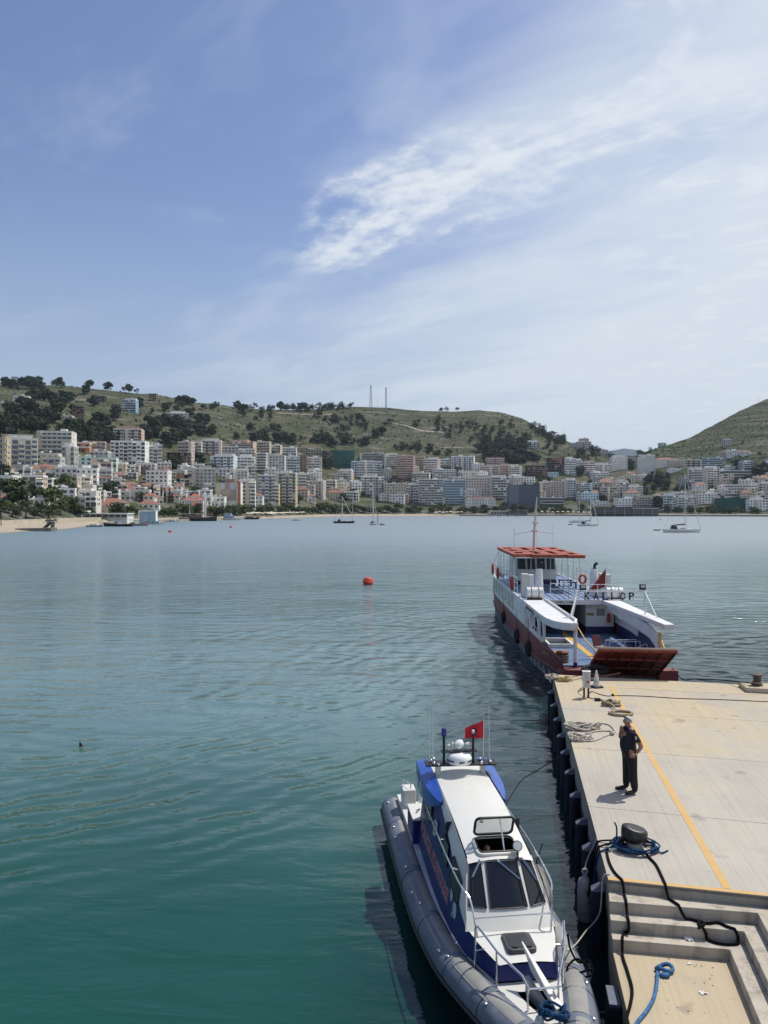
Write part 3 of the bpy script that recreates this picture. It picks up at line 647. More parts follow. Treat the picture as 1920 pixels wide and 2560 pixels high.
building(1440 + 1210 / 3.456, 1440 + 1475 / 3.456, 920 + 1125 / 3.456, 920 + 1243 / 3.456, 'green', 'n', lab='low wide building wrapped in green scaffold netting on the eastern waterfront')
# low houses filling the slope between the big blocks
for i in range(185):
    px = rt.uniform(-30, 1950) if i < 90 else rt.uniform(-20, 560) if i < 135 or i > 150 else rt.uniform(1420, 1940); py = rt.uniform(1175, 1272) if px < 560 else rt.uniform(1195, 1262)
    if 1590 < px < 1700 and py < 1235: continue
    ww = rt.uniform(20, 40); hh = rt.uniform(13, 24)
    building(px, px + ww, py - hh, py, rt.choice(('white', 'offwhite', 'lightgrey', 'grey', 'cream', 'pinkgrey', 'beige', 'white')), rt.choice(('w', 'w', 'b', 'w', 'b', 'h')))
# ---- landmark: block with a gable of coloured cladding squares
def clad_block():
    px0, px1, pyt, pyb = 480 + 205 / 3.456, 480 + 420 / 3.456, 920 + 990 / 3.456, 920 + 1195 / 3.456
    Y = solve((px0 + px1) / 2, pyb) - 3; X = ((px0 + px1) / 2 - 960) * Y / F; zt = CZ + (YH - pyt) / F * Y; h = zt - terr((px0 + px1) / 2, Y); w_ = (px1 - px0) * Y / F; hw = w_ / 2
    o = empty('apartment_building', (X, Y, zt - h), .05, 'block with gable of yellow, pink and grey cladding squares beside orange fin', 'building', 'apartment blocks of the town')
    m = MB(); m.box(-hw, hw, 0, 13, -6, h); m.build('wall', wallmat('offwhite'), o)
    C = {'y': (.50, .44, .28), 'g': (.50, .51, .54), 'p': (.42, .30, .26), 't': (.46, .37, .28)}
    zb = h * .26
    g = [(0, .22, 0, 1, 'y'), (.22, .46, .62, 1, 'g'), (.22, .46, .25, .62, 'p'), (.22, .46, 0, .25, 'g'), (.46, .68, .62, 1, 'p'), (.46, .72, 0, .62, 't'), (.68, 1, .62, 1, 'g'), (.72, 1, 0, .62, 'p')]
    for a, b, c, d_, k in g:
        p = MB(); x0, x1 = -hw + w_ * .82 * a, -hw + w_ * .82 * b; p.box(x0 + .04, x1 - .04, -.35, -.02, zb + (h - zb) * c + .04, zb + (h - zb) * d_ - .04); p.build('cladding_panel', mat('cladding_' + k, C[k], .7, var=.06, vscale=.3), o)
    f = MB(); f.box(hw * .82, hw * .97, -1.6, -.01, 0, h + 1); f.build('fin', mat('orange_render', (.50, .13, .05), .8), o)
    v = MB()
    for k in range(6): v.box(hw * .66, hw * .80, -1.3, -.03, k * h / 6 + .1, k * h / 6 + 1)
    v.build('balcony', M_WTR, o, kind='stuff')
    r = MB(); r.box(-hw * .2, hw * .5, 2, 8, h + .002, h + 3); r.build('rooftop_pavilion', wallmat('brown'), o)
clad_block()
# ---- landmark: dark glazed hotel with a grid of balconies
def hotel():
    px0, px1, pyt, pyb = 960 + 1078 / 3.456, 960 + 1345 / 3.456, 920 + 1010 / 3.456, 920 + 1195 / 3.456
    Y = solve((px0 + px1) / 2, pyb) - 4; X = ((px0 + px1) / 2 - 960) * Y / F; zt = CZ + (YH - pyt) / F * Y; h = zt - terr((px0 + px1) / 2, Y); w_ = (px1 - px0) * Y / F; hw = w_ / 2
    o = empty('hotel_building', (X, Y, zt - h), -.05, 'dark blue-grey hotel with a grid of small balconies by the shore', 'building')
    m = MB(); m.box(-hw, hw, 0, 16, -6, h); m.build('wall', mat('dark_cladding', (.10, .12, .15), .6, var=.1, vscale=.2), o)
    s = MB(); s.box(-hw, -hw * .35, -1.2, -.01, 0, h * .97); s.build('side_panel', mat('slate_panel', (.16, .18, .21), .7), o)
    for k in range(8):
        for q in range(7):
            x = -hw * .25 + q * w_ * .60 / 7; z = h * .2 + k * h * .76 / 8; b = MB(); b.box(x, x + w_ * .07, -1.3, -.02, z, z + .15); b.box(x, x + w_ * .07, -1.35, -1.25, z + .152, z + 1.0); b.build('balcony', mat('balcony_glass', (.11, .15, .22), .3), o)
    t = MB(); t.box(-hw * .3, hw * 1.02, -1.5, 10, h + .002, h + .6); t.build('roof', mat('dark_roof_edge', (.06, .07, .09), .6), o)
hotel()
# ---- landmark: white mansion with brown gables
def mansion():
    px0, px1, pyt, pyb = 960 + 705 / 3.456, 960 + 965 / 3.456, 920 + 1135 / 3.456, 920 + 1205 / 3.456
    Y = solve((px0 + px1) / 2, pyb) - 4; X = ((px0 + px1) / 2 - 960) * Y / F; zt = CZ + (YH - pyt) / F * Y; h = zt - terr((px0 + px1) / 2, Y); w_ = (px1 - px0) * Y / F; hw = w_ / 2
    o = empty('mansion', (X, Y, zt - h), .03, 'white three-storey mansion with brown gabled roof near the palm trees', 'house')
    m = MB(); m.box(-hw, hw, 0, 10, -5, h)
    for x0, x1 in ((-hw, -hw * .55), (hw * .2, hw * .6)):
        i = m.P((x0, -.6, -3), (x1, -.6, -3), (x1, -.6, h), ((x0 + x1) / 2, -.6, h + 3), (x0, -.6, h)); m.face(i, i + 1, i + 2, i + 3, i + 4)
        m.quad((x0, -.6, -3), (x0, -.6, h), (x0, 0, h), (x0, 0, -3)); m.quad((x1, -.6, h), (x1, -.6, -3), (x1, 0, -3), (x1, 0, h))
    m.build('wall', wallmat('white'), o)
    wn = MB()
    for k in range(3):
        for q in range(11): x = -hw + w_ * (q + .5) / 11; wn.box(x - .45, x + .45, -.68, .02, k * h / 3 + .8, k * h / 3 + 2.3)
    wn.build('window', M_WIN, o, kind='stuff')
    r = MB(); i = r.P((-hw - .5, -.3, h + .05), (hw + .5, -.3, h + .05), (hw + .5, 10.5, h + .05), (-hw - .5, 10.5, h + .05), (-hw + 3, 5, h + 3.4), (hw - 3, 5, h + 3.4)); r.face(i, i + 1, i + 5, i + 4); r.face(i + 1, i + 2, i + 5); r.face(i + 2, i + 3, i + 4, i + 5); r.face(i + 3, i, i + 4)
    for x0, x1 in ((-hw, -hw * .55), (hw * .2, hw * .6)):
        c = (x0 + x1) / 2; r.quad((x0 - .3, -1, h - .1), (c, -1, h + 3.2), (c, 5, h + 3.2), (x0 - .3, 5, h - .1)); r.quad((c, -1, h + 3.2), (x1 + .3, -1, h - .1), (x1 + .3, 5, h - .1), (c, 5, h + 3.2))
    r.build('roof', mat('brown_tile', (.16, .09, .07), .85, var=.2, vscale=1), o)
mansion()
# ---- landmark: white church with red roofs and bell tower
def church():
    Y = 560; c = at(480, 1272, Y); zb = terr(480, Y); o = empty('church', (c.x, Y, zb), .1, 'white church with red tiled roofs and slender bell tower by the quay', 'church')
    k = Y / F
    def bx(x0, x1, t, b_, y0, y1, nm, mt_): m = MB(); m.box((x0 - 480) * k, (x1 - 480) * k, y0, y1, (CZ + (YH - b_) * k) - zb if b_ else -3, CZ + (YH - t) * k - zb); m.build(nm, mt_, o)
    bx(449, 507, 1250, None, 0, 14, 'nave', wallmat('white')); bx(474, 495, 1241, 1250, 4, 10, 'drum', wallmat('white')); bx(509, 513.5, 1236, None, -1, 0.4, 'bell_tower', wallmat('white'))
    def rf(x0, x1, b_, t, y0, y1):
        m = MB(); zb_ = CZ + (YH - b_) * k - zb + .01; zt_ = CZ + (YH - t) * k - zb; a, b2 = (x0 - 480) * k, (x1 - 480) * k; cx = (a + b2) / 2; cy = (y0 + y1) / 2
        i = m.P((a - .3, y0 - .4, zb_), (b2 + .3, y0 - .4, zb_), (b2 + .3, y1, zb_), (a - .3, y1, zb_), (a + (b2 - a) * .25, cy, zt_), (b2 - (b2 - a) * .25, cy, zt_)); m.face(i, i + 1, i + 5, i + 4); m.face(i + 1, i + 2, i + 5); m.face(i + 2, i + 3, i + 4, i + 5); m.face(i + 3, i, i + 4); m.build('roof', mat('church_tile', (.38, .12, .08), .85, var=.15, vscale=1), o)
    rf(460, 507, 1250, 1243, 0, 14); rf(474, 496, 1241, 1234, 4, 10); rf(478, 505, 1263, 1256, -4, 0)
    wn = MB()
    for q in range(9): x = (452 + q * 6.2 - 480) * k; wn.box(x - .35, x + .35, -.06, .02, CZ + (YH - 1257) * k - zb, CZ + (YH - 1253) * k - zb)
    wn.build('window', M_WIN, o, kind='stuff')
    t = MB(); t.lathe([(.9, 0), (.5, .8), (.02, 1.6)], ((511.2 - 480) * k, -.3, CZ + (YH - 1236) * k - zb), 8); t.build('spire', wallmat('white'), o)
church()
# ---- labels that single each block out
ORD = ['first', 'second', 'third', 'fourth', 'fifth', 'sixth', 'seventh', 'eighth', 'ninth', 'tenth', 'eleventh', 'twelfth', 'thirteenth', 'fourteenth', 'fifteenth']
def zone(b):
    return 'on the open hillside' if b['pyb'] < 1112 and b['px'] < 1150 or b['pyb'] < 1140 and b['px'] >= 1150 else 'in the upper town' if b['pyb'] < 1195 else 'in the middle town' if b['pyb'] < 1240 else 'in the lower town'
def part_of(b):
    p = b['px']; return 'western' if p < 320 else 'church-side' if p < 620 else 'central' if p < 960 else 'hotel-side' if p < 1400 else 'eastern'
keys = {}
for b in BLD:
    if b['lab']: tag(b['o'], b['lab'], 'building', 'apartment blocks of the town'); continue
    st = {'b': 'block with balconies', 'w': 'block with plain windows', 'f': 'unfinished frame', 'g': 'block with glazed bands', 'h': 'house with tiled roof', 'n': 'netted block'}[b['st']]
    if b['n'] <= 2: st = st.replace('block', 'house')
    if b['roof'] == 'tiled': st = st + ' and tiled penthouse'
    if b['roof'] == 'hip': st = 'block under a tiled hip roof'
    base = f"{CW[b['c']]} {NUM.get(b['n'], 'tall')} {st} {zone(b)}"
    keys.setdefault(base, []).append(b)
for base, L in keys.items():
    L.sort(key=lambda b: b['px'])
    for i, b in enumerate(L):
        lab = base if len(L) == 1 else f"{base}, {ordinal(i + 1)} such from left"
        tag(b['o'], lab, 'house' if b['n'] <= 2 or b['st'] == 'h' else 'building', 'apartment blocks of the town' if b['n'] > 2 else 'small houses of the town')
# ================================================================= VEGETATION
rv = random.Random(5)
def leafmat(name, a, b):
    m = bpy.data.materials.new(name); m.use_nodes = True; t = NT(m.node_tree); p = t.n['Principled BSDF']
    oi = t.node('ShaderNodeObjectInfo').outputs['Random']; pos = t.node('ShaderNodeNewGeometry').outputs['Position']
    n = t.noise(pos, .5, 3); c = t.mix(t.ramp(t.m('ADD', t.m('MULTIPLY', oi, .5), t.m('MULTIPLY', n, .6)), .3, .8), (*a, 1), (*b, 1))
    t.put(p.inputs['Base Color'], c); p.inputs['Roughness'].default_value = .8; p.inputs['Specular IOR Level'].default_value = .15
    return m
M_PINE = leafmat('pine_needles', (.022, .036, .020), (.046, .062, .030))
M_LEAF = leafmat('broad_leaves', (.035, .06, .02), (.08, .10, .03))
M_PALM = leafmat('palm_fronds', (.045, .065, .025), (.09, .105, .045))
M_CYP = leafmat('cypress_foliage', (.012, .022, .014), (.022, .034, .02))
M_BARK = mat('tree_bark', (.09, .065, .045), .95, var=.3, vscale=2, bump=.5, bscale=6)
def clump(mb, c, r, n, ls, flat=.75):
    for _ in range(n):
        v = Vector((rv.gauss(0, 1), rv.gauss(0, 1), rv.gauss(0, 1))); v.normalize()
        rad = r * (rv.random() ** .4); p = Vector(c) + Vector((v.x * rad, v.y * rad, v.z * rad * flat))
        nrm = (v + Vector((rv.uniform(-.6, .6), rv.uniform(-.6, .6), rv.uniform(-.2, .8)))).normalized()
        a = nrm.orthogonal().normalized(); b = nrm.cross(a); an = rv.uniform(0, 6.28); a, b = a * math.cos(an) + b * math.sin(an), b * math.cos(an) - a * math.sin(an)
        s = ls * rv.uniform(.6, 1.3); mb.quad(p - a * s - b * s * .6, p + a * s - b * s * .5, p + a * s * .9 + b * s * .6, p - a * s * .8 + b * s * .7)
def make_tree(kind, seed, H, Wd, leafn=26, ls=.5):
    rv.seed(seed); cr = MB(); tk = MB(); pts = [(0, 0, -1)]
    lean = Vector((rv.uniform(-.08, .08), rv.uniform(-.08, .08), 0)); tops = H * (.62 if kind != 'cypress' else .9)
    tr = [Vector((0, 0, -1.0)), Vector((0, 0, 0))] + [lean * H * k / 4 + Vector((rv.uniform(-.1, .1), rv.uniform(-.1, .1), tops * k / 4)) for k in range(1, 5)]
    r0 = H * .028 + .05; tk.tube(tr, [r0 * 1.2, r0, r0 * .85, r0 * .7, r0 * .5, r0 * .25], 6)
    if kind == 'cypress':
        for k in range(12):
            z = H * (.06 + .92 * k / 12); rr = Wd * .5 * (math.sin(math.pi * min(1, (k + 1.2) / 13) ** .75) * .9 + .12)
            clump(cr, (rv.uniform(-.1, .1), rv.uniform(-.1, .1), z), rr, leafn, ls, 1.1)
        return tk, cr
    nl = 15 if kind == 'pine' else 14
    for k in range(nl):
        an = rv.uniform(0, 6.28); rr = Wd * .5 * rv.uniform(.25, .72); z = H * rv.uniform(.24, .84) if kind == 'pine' else H * rv.uniform(.28, .82)
        if k == 0: rr = 0; z = H * .85
        c = lean * H + Vector((math.cos(an) * rr, math.sin(an) * rr, z)); lr = Wd * rv.uniform(.17, .28)
        clump(cr, c, lr, leafn, ls, .7)
        b0 = tr[rv.choice((2, 3, 4))]; tk.tube([b0, (b0 + c) / 2 + Vector((0, 0, -.2)), c], [r0 * .4, r0 * .28, r0 * .1], 4)
    return tk, cr
def proto(kind, seed, H, Wd, M, leafn=26, ls=.5):
    tk, cr = make_tree(kind, seed, H, Wd, leafn, ls)
    a = tk.build('trunk', M_BARK); b = cr.build('crown', M); ma, mb2 = a.data, b.data
    bpy.data.objects.remove(a); bpy.data.objects.remove(b); return (ma, mb2, H, Wd)
PINES = [proto('pine', 30 + i, 8, 8.5, M_PINE, 30, .62) for i in range(6)]
BROAD = [proto('broad', 60 + i, 7, 7.5, M_LEAF, 26, .5) for i in range(4)]
CYPR = [proto('cypress', 80 + i, 10, 2.4, M_CYP, 16, .38) for i in range(2)]
def tree(P, loc, sc, name, label, group, cat='tree', wide=1.0):
    o = empty(name, loc, rv.uniform(0, 6.28), label, cat, group); o.scale = (sc * wide, sc * wide, sc)
    for nm, me in (('trunk', P[0]), ('crown', P[1])):
        c = bpy.data.objects.new(nm, me); COL.objects.link(c); c.parent = o
    return o
HT = {VA: '100 150 130 45 11|300 150 100 35 8|500 140 70 30 5|770 165 40 15 2|940 200 30 22 2|1050 185 25 15 1|1100 195 15 10 1|1170 190 15 15 1|330 250 80 60 8|480 270 80 40 6|600 330 60 80 6|150 390 150 80 14|60 520 110 60 10|250 500 120 70 10|400 480 80 60 7|820 340 40 25 2|720 520 120 60 9|840 500 80 60 8|900 590 150 50 10|620 590 130 40 9|1000 440 40 30 2|1290 560 90 60 8|1420 510 60 50 5|1560 560 90 80 12|1480 640 80 40 5|1460 350 70 40 5|1570 310 60 30 4|1640 370 40 40 3|1200 300 30 20 2|1300 370 25 20 1|500 380 60 40 4|720 205 30 15 1|1520 860 40 20 3',
VB: '5 310 20 20 2|130 345 60 25 4|210 340 50 20 3|430 375 60 45 6|510 350 50 25 4|600 410 100 45 11|680 335 40 25 4|800 335 80 28 13|900 345 60 20 9|1030 340 70 20 10|1150 332 80 26 12|1260 330 70 20 9|1370 330 30 15 3|100 540 90 60 10|110 460 60 30 4|370 600 40 20 3|580 620 70 35 7|800 640 90 45 12|950 590 20 20 1|1050 620 40 40 4|1130 610 40 40 4|1180 640 50 40 4|740 530 50 25 3|1080 410 40 20 2|1180 460 70 40 6|1270 450 80 50 9|1280 560 70 40 6|1300 620 60 50 6|1400 450 50 50 5|1470 500 50 60 7|1450 650 80 50 8|1620 580 40 40 4|520 520 30 20 2|1190 850 40 40 4|60 820 60 30 4',
VC: '490 355 18 12 2|542 352 15 10 1|630 367 12 8 1|280 470 40 20 3|500 490 90 50 10|560 540 50 40 4|650 500 30 30 2|730 540 80 50 8|840 540 50 30 4|780 600 60 40 4|1000 550 40 80 6|1080 500 40 20 3|200 670 110 40 12|30 480 40 30 3|310 730 30 20 2|400 710 40 40 4|470 730 40 30 3|550 740 30 40 3|900 620 60 60 7|1000 690 230 70 62|1150 640 120 70 34|1100 780 280 40 62|1330 505 60 22 10|1400 560 80 35 14|1480 620 80 50 18|900 560 60 40 6|1040 600 50 50 8|1540 600 40 20 4|1440 720 60 50 6|650 930 30 20 3',
VD: '170 740 50 50 8|100 770 70 40 6|310 780 40 20 3|620 730 30 15 3|560 745 30 15 3|470 880 55 40 7|630 880 40 30 3|660 1010 90 45 9|1600 920 60 50 8|1490 980 40 20 3|720 960 80 25 6|30 930 40 20 3|780 1040 40 30 4|640 1080 60 20 4|1400 840 30 15 2|730 1190 20 30 3|880 1100 20 15 2'}
hill_trees = []
for vx, s_ in HT.items():
    for row in s_.split('|'):
        a, b, rx, ry, n = [float(v) for v in row.split()]
        for k in range(int(n * (1.45 if vx == 0 else 1.15))):
            an = rv.uniform(0, 6.28); q = rv.random() ** .5
            px = vx + (a + rx * q * math.cos(an)) / 3.456; py = 920 + (b + 14 + ry * q * math.sin(an)) / 3.456
            py = max(py, interp(RIDGEY, px) + .5)
            hill_trees.append((px, py, rv.uniform(.8, 1.5) * (1.2 if vx < 900 else 1.12)))
hill_trees.sort(key=lambda t: -t[2] / solve(t[0], t[1]))
def hzone(px, py):
    r = interp(RIDGEY, px)
    if py - r < 14: return ('dark pine standing on the western ridge line' if px < 480 else 'dark pine in the ridge grove left of the masts' if px < 900 else 'dark pine standing on the ridge right of the masts')
    return ('dark pine on the western slope above the houses' if px < 420 else 'dark pine on the slope behind the church quarter' if px < 680 else 'dark pine on the grassy slope below the masts' if px < 1130 else 'dark pine in the wood above the hotel' if px < 1450 else 'dark tree among the eastern houses')
MARKS = [(52, 1000, 'small white hillside block'), (195, 1026, 'hillside concrete frame'), (322, 1015, 'blue hillside house'), (443, 1050, 'white hillside block'), (120, 1105, 'off-white slab block'), (318, 1090, 'pink tiled tower'), (535, 1006, 'ridge skyline'), (640, 1100, 'pink upper blocks'), (760, 1030, 'ridge track'), (857, 1150, 'green netted block'), (927, 1000, 'tapered lattice mast'), (1035, 1066, 'pale hill track'), (1105, 1028, 'small ridge hut'), (1155, 1155, 'white central block'), (1260, 1150, 'pink terraced block'), (1334, 1115, 'white house in the wood'), (1460, 1112, 'hilltop pink block'), (1590, 1180, 'white windowed block'), (1880, 1185, 'dark glazed hall')]
def near_mark(px, py, sc):
    mx_, my_, nm = min(MARKS, key=lambda q: (q[0] - px) ** 2 + 1.5 * (q[1] - py) ** 2); dx, dy = px - mx_, py - my_
    d_ = ('right of' if dx > 0 else 'left of') if abs(dx) > abs(dy) * 1.3 else ('below' if dy > 0 else 'above')
    return f"{'small' if sc < 1.05 else 'big' if sc > 1.5 else 'mid-sized'} dark pine {d_} the {nm}"
rest = MB()
for i, (px, py, sc) in enumerate(hill_trees):
    p = on_hill(px, py)
    if i < 290: later(tree(PINES[i % 6], p, sc, 'pine_tree', None, 'pines ' + hzone(px, py).split(' ', 2)[2], wide=rv.uniform(.85, 1.2)), near_mark(px, py, sc), px)
    else:
        for k in range(6): clump(rest, p + Vector((rv.uniform(-2.6, 2.6), rv.uniform(-2.6, 2.6), rv.uniform(1.6, 6) * sc)), 2.5 * sc, 18, .75)
for i in range(420):
    px = rv.uniform(-60, 1500) if i < 330 else rv.uniform(1600, 1960); r = interp(RIDGEY, px); lo = 1118 if px < 1100 else 1158
    p = on_hill(px, r + 1.5 + (lo - r) * rv.random()); sc = rv.uniform(.3, .6)
    for k in range(3): clump(rest, p + Vector((rv.uniform(-1.2, 1.2), rv.uniform(-1, 1), rv.uniform(.8, 3.0) * sc)), 2.4 * sc, 14, .6)
tag(rest.build('wood', M_PINE), 'dense dark mass of smaller pines on the hillside', 'wood', kind='stuff')
# low scrub and boulders over the open slopes
sb = MB(); rk = MB()
for i in range(5200):
    px = rv.uniform(-150, 2050) if i < 3800 else rv.uniform(1560, 2000); r = interp(RIDGEY, px); lo = 1125 if px < 1100 else 1160
    if px > 1600: lo = 1200
    py = r + 1 + (lo - r) * rv.random(); p = on_hill(px, py); clump(sb, p + Vector((0, 0, .4)), rv.uniform(.6, 2.0), 7, .6, .6)
tag(sb.build('scrub', leafmat('scrub_leaves', (.03, .042, .018), (.065, .07, .03))), 'low olive scrub dotted over the grassy slopes', 'scrub', kind='stuff')
# ---- palms
def palm_proto(seed, H, fr):
    rv.seed(seed); tk = MB(); cr = MB()
    tk.tube([(0, 0, -1), (0, 0, H * .3), (rv.uniform(-.2, .2), 0, H * .7), (rv.uniform(-.3, .3), 0, H)], [.34, .28, .24, .30], 8)
    for k in range(34):
        an = 6.283 * k * .381966; up = .95 - 1.55 * (k / 34); d0 = Vector((math.cos(an), math.sin(an), 0)); pts = []
        for q in range(6):
            s = q / 5; pts.append(Vector((0, 0, H)) + d0 * fr * s * math.cos(up * .6) + Vector((0, 0, fr * (math.sin(up) * s - .62 * s * s))))
        for q in range(5):
            a, b = pts[q], pts[q + 1]; dr = (b - a).normalized(); sd_ = dr.cross(Vector((0, 0, 1))).normalized()
            for e in range(2):
                p = a.lerp(b, e / 2); ln = fr * .26 * (1 - .45 * abs(q / 5 - .4))
                for sg in (-1, 1): cr.quad(p, p + dr * .22, p + dr * .35 + sd_ * sg * ln + Vector((0, 0, -.35 * ln)), p + dr * .1 + sd_ * sg * ln * .9 + Vector((0, 0, -.4 * ln)))
    a = tk.build('trunk', M_BARK); b = cr.build('crown', M_PALM); r = (a.data, b.data, H, fr); bpy.data.objects.remove(a); bpy.data.objects.remove(b); return r
PALMS = [palm_proto(7, 6, 3.3), palm_proto(8, 7.5, 3.0), palm_proto(9, 5, 3.6)]
def ground(px, Y): return Vector(((px - 960) * Y / F, Y, terr(px, Y)))
tree((BROAD[0]), ground(57, 352), 2.05, 'broad_tree', 'big broad-crowned green tree behind the beach wall', 'trees of the beach park', wide=1.12)
for px, Y, sc, lab in ((2, 318, 1.15, 'palm cut by the picture edge behind the beach wall'), (65, 322, 1.25, 'tall palm in front of the big broad tree'), (122, 345, 1.1, 'palm beside the grey boats on the beach'), (151, 372, 1.2, 'palm behind the white pavilion roof end')):
    tree(PALMS[0 if px < 100 else 2], ground(px, Y), sc, 'palm_tree', lab, 'palms of the beach park')
for i, (px, Y, sc) in enumerate(((-12, 330, .9), (22, 336, .8), (40, 330, .6), (85, 340, .8), (100, 352, .95), (135, 366, .75), (172, 392, 1.15), (186, 396, 1.05), (200, 400, .9), (225, 425, .8), (160, 390, .9), (110, 380, 1.3), (30, 372, 1.5), (140, 400, 1.2))):
    later(tree(BROAD[1 + i % 3], ground(px, Y), sc, 'park_tree', None, 'leafy trees of the beach park', wide=1.15), 'green leafy tree or bush in the beach park', px)
for i, (px, py, sc) in enumerate(((380, 1252, 1.35), (403, 1254, 1.2), (412, 1254, 1.0), (424, 1256, 1.15), (430, 1256, .85), (368, 1252, .8))):
    Y = solve(px, py) - 2; tree(CYPR[i % 2], ground(px, Y), sc * Y / 560, 'cypress_tree', ['tallest dark cypress left of the church', 'second tall cypress left of the church', 'thin cypress right beside a taller one', 'stout cypress closest to the church', 'small cypress nearest the church roofs', 'short cypress left of the tallest one'][i], 'cypresses by the church')
WL = 'leafy promenade tree along the waterfront'
for i in range(118):
    px = 285 + i * 13.8 + rv.uniform(-9, 9)
    if 335 < px < 395 or 1480 < px < 1660: continue
    Y = interp(SHORE, px) + rv.uniform(30, 56); big = 1.12 if not 700 < px < 905 else 1.4
    big *= rv.uniform(.75, 1.25)
    z_ = 'by the church' if px < 600 else 'along the sandy beach' if px < 930 else 'in front of the hotel rows' if px < 1470 else 'on the eastern quay'
    later(tree(BROAD[i % 4], ground(px, Y), big, 'promenade_tree', None, 'promenade trees ' + z_, wide=1.2), 'leafy promenade tree ' + z_, px)
PZ = ((470, 'palm in front of the church'), (497, 'palm right of the church roofs'), (571, 'palm below the coloured cladding gable'), (585, 'second palm below the coloured cladding gable'), (655, 'palm behind the dark wooden boat'), (760, 'palm behind the sandy beach, left of the ketch'), (990, 'palm right of the bow-on sloop'), (1112, 'palm below the white glazed block'), (1152, 'palm left of the white mansion'), (1172, 'palm in front of the white mansion, nearer its left gable'), (1186, 'palm in front of the white mansion middle'), (1340, 'palm in front of the dark hotel'), (1365, 'palm at the foot of the ferry mast'), (1410, 'palm behind the beach parasols on the east side'))
for i, (px, lab) in enumerate(PZ):
    tree(PALMS[i % 3], ground(px, interp(SHORE, px) + 26), rv.uniform(.95, 1.35), 'palm_tree', lab, 'palms of the promenade')
for i in range(64):
    px = rv.uniform(-10, 1930); py = rv.uniform(1190, 1262) if px < 600 else rv.uniform(1205, 1262)
    if 1600 < px < 1720: py = rv.uniform(1165, 1250)
    z_ = 'western' if px < 350 else 'church-side' if px < 700 else 'central' if px < 1150 else 'hotel-side' if px < 1500 else 'eastern'
    later(tree(BROAD[i % 4] if i % 3 else PINES[i % 6], on_hill(px, py), rv.uniform(.7, 1.3), 'garden_tree', None, 'trees between the ' + z_ + ' houses', wide=1.1), ('leafy tree' if i % 3 else 'dark pine') + ' growing between the ' + z_ + ' houses', px)
def track(name, pts, wd, mt):
    m = MB(); P = crv([Vector((a, b, 0)) for a, b in pts], 8); rg = []
    for p in P:
        Y = solve(p.x, p.y); rg.append([Vector(((p.x - 960) * (Y + e) / F, Y + e, terr(p.x, Y + e) + .5)) for e in (-wd, 0, wd)])
    m.loft(rg, False, False); tag(m.build(name, mt), kind='structure')
M_TRK = mat('pale_dirt_track', (.34, .29, .23), .95, var=.2, vscale=.1)
track('hill_track', [(975, 1056), (1005, 1060), (1040, 1070), (1075, 1076), (1110, 1080)], 2.6, M_TRK); track('hill_track', [(690, 1032), (740, 1034), (790, 1036), (830, 1034)], 2.0, M_TRK); track('hill_track', [(1100, 1115), (1160, 1114), (1210, 1120)], 1.6, M_TRK); track('hill_track', [(390, 1058), (405, 1066), (420, 1068)], 2.5, M_TRK)
# ================================================================= WATERFRONT
M_SAND = mat('beach_wall_stone', (.46, .41, .32), .95, var=.12, vscale=.5, dirt=(.3, .27, .2), dscale=.6, damt=.5)
sw = MB(); L = [ground(px, interp(WALLY, px)) for px in range(-900, 251, 25)]
for a, b in zip(L, L[1:]):
    d_ = Vector((b.y - a.y, -(b.x - a.x), 0)).normalized() * .8
    sw.hexa([(a.x, a.y, -1), (a.x + d_.x, a.y + d_.y, -1), (b.x + d_.x, b.y + d_.y, -1), (b.x, b.y, -1), (a.x, a.y, 3.7), (a.x + d_.x * .8, a.y + d_.y * .8, 3.7), (b.x + d_.x * .8, b.y + d_.y * .8, 3.7), (b.x, b.y, 3.7)])
tag(sw.build('sea_wall', M_SAND), 'pale stone wall along the back of the western beach', 'wall')
qw = MB(); L = [ground(px, interp(SHORE, px) + 2.5) for px in range(250, 661, 20)]
for a, b in zip(L, L[1:]): qw.hexa([(a.x, a.y, -2), (b.x, b.y, -2), (b.x, b.y + 6, -2), (a.x, a.y + 6, -2), (a.x, a.y, 1.5), (b.x, b.y, 1.5), (b.x, b.y + 6, 1.5), (a.x, a.y + 6, 1.5)])
tag(qw.build('harbour_quay', mat('quay_stone', (.34, .31, .26), .9, var=.15, vscale=.4)), 'low stone quay edging the old harbour', 'quay')
qe = MB(); L = [ground(px, interp(SHORE, px) + 1.5) for px in range(1150, 2301, 25)]
for a, b in zip(L, L[1:]): qe.hexa([(a.x, a.y, -2), (b.x, b.y, -2), (b.x, b.y + 8, -2), (a.x, a.y + 8, -2), (a.x, a.y, 1.7), (b.x, b.y, 1.7), (b.x, b.y + 8, 1.7), (a.x, a.y + 8, 1.7)])
tag(qe.build('promenade_quay', mat('quay_stone_grey', (.26, .25, .23), .9, var=.15, vscale=.4)), 'grey promenade quay under the eastern waterfront', 'quay')
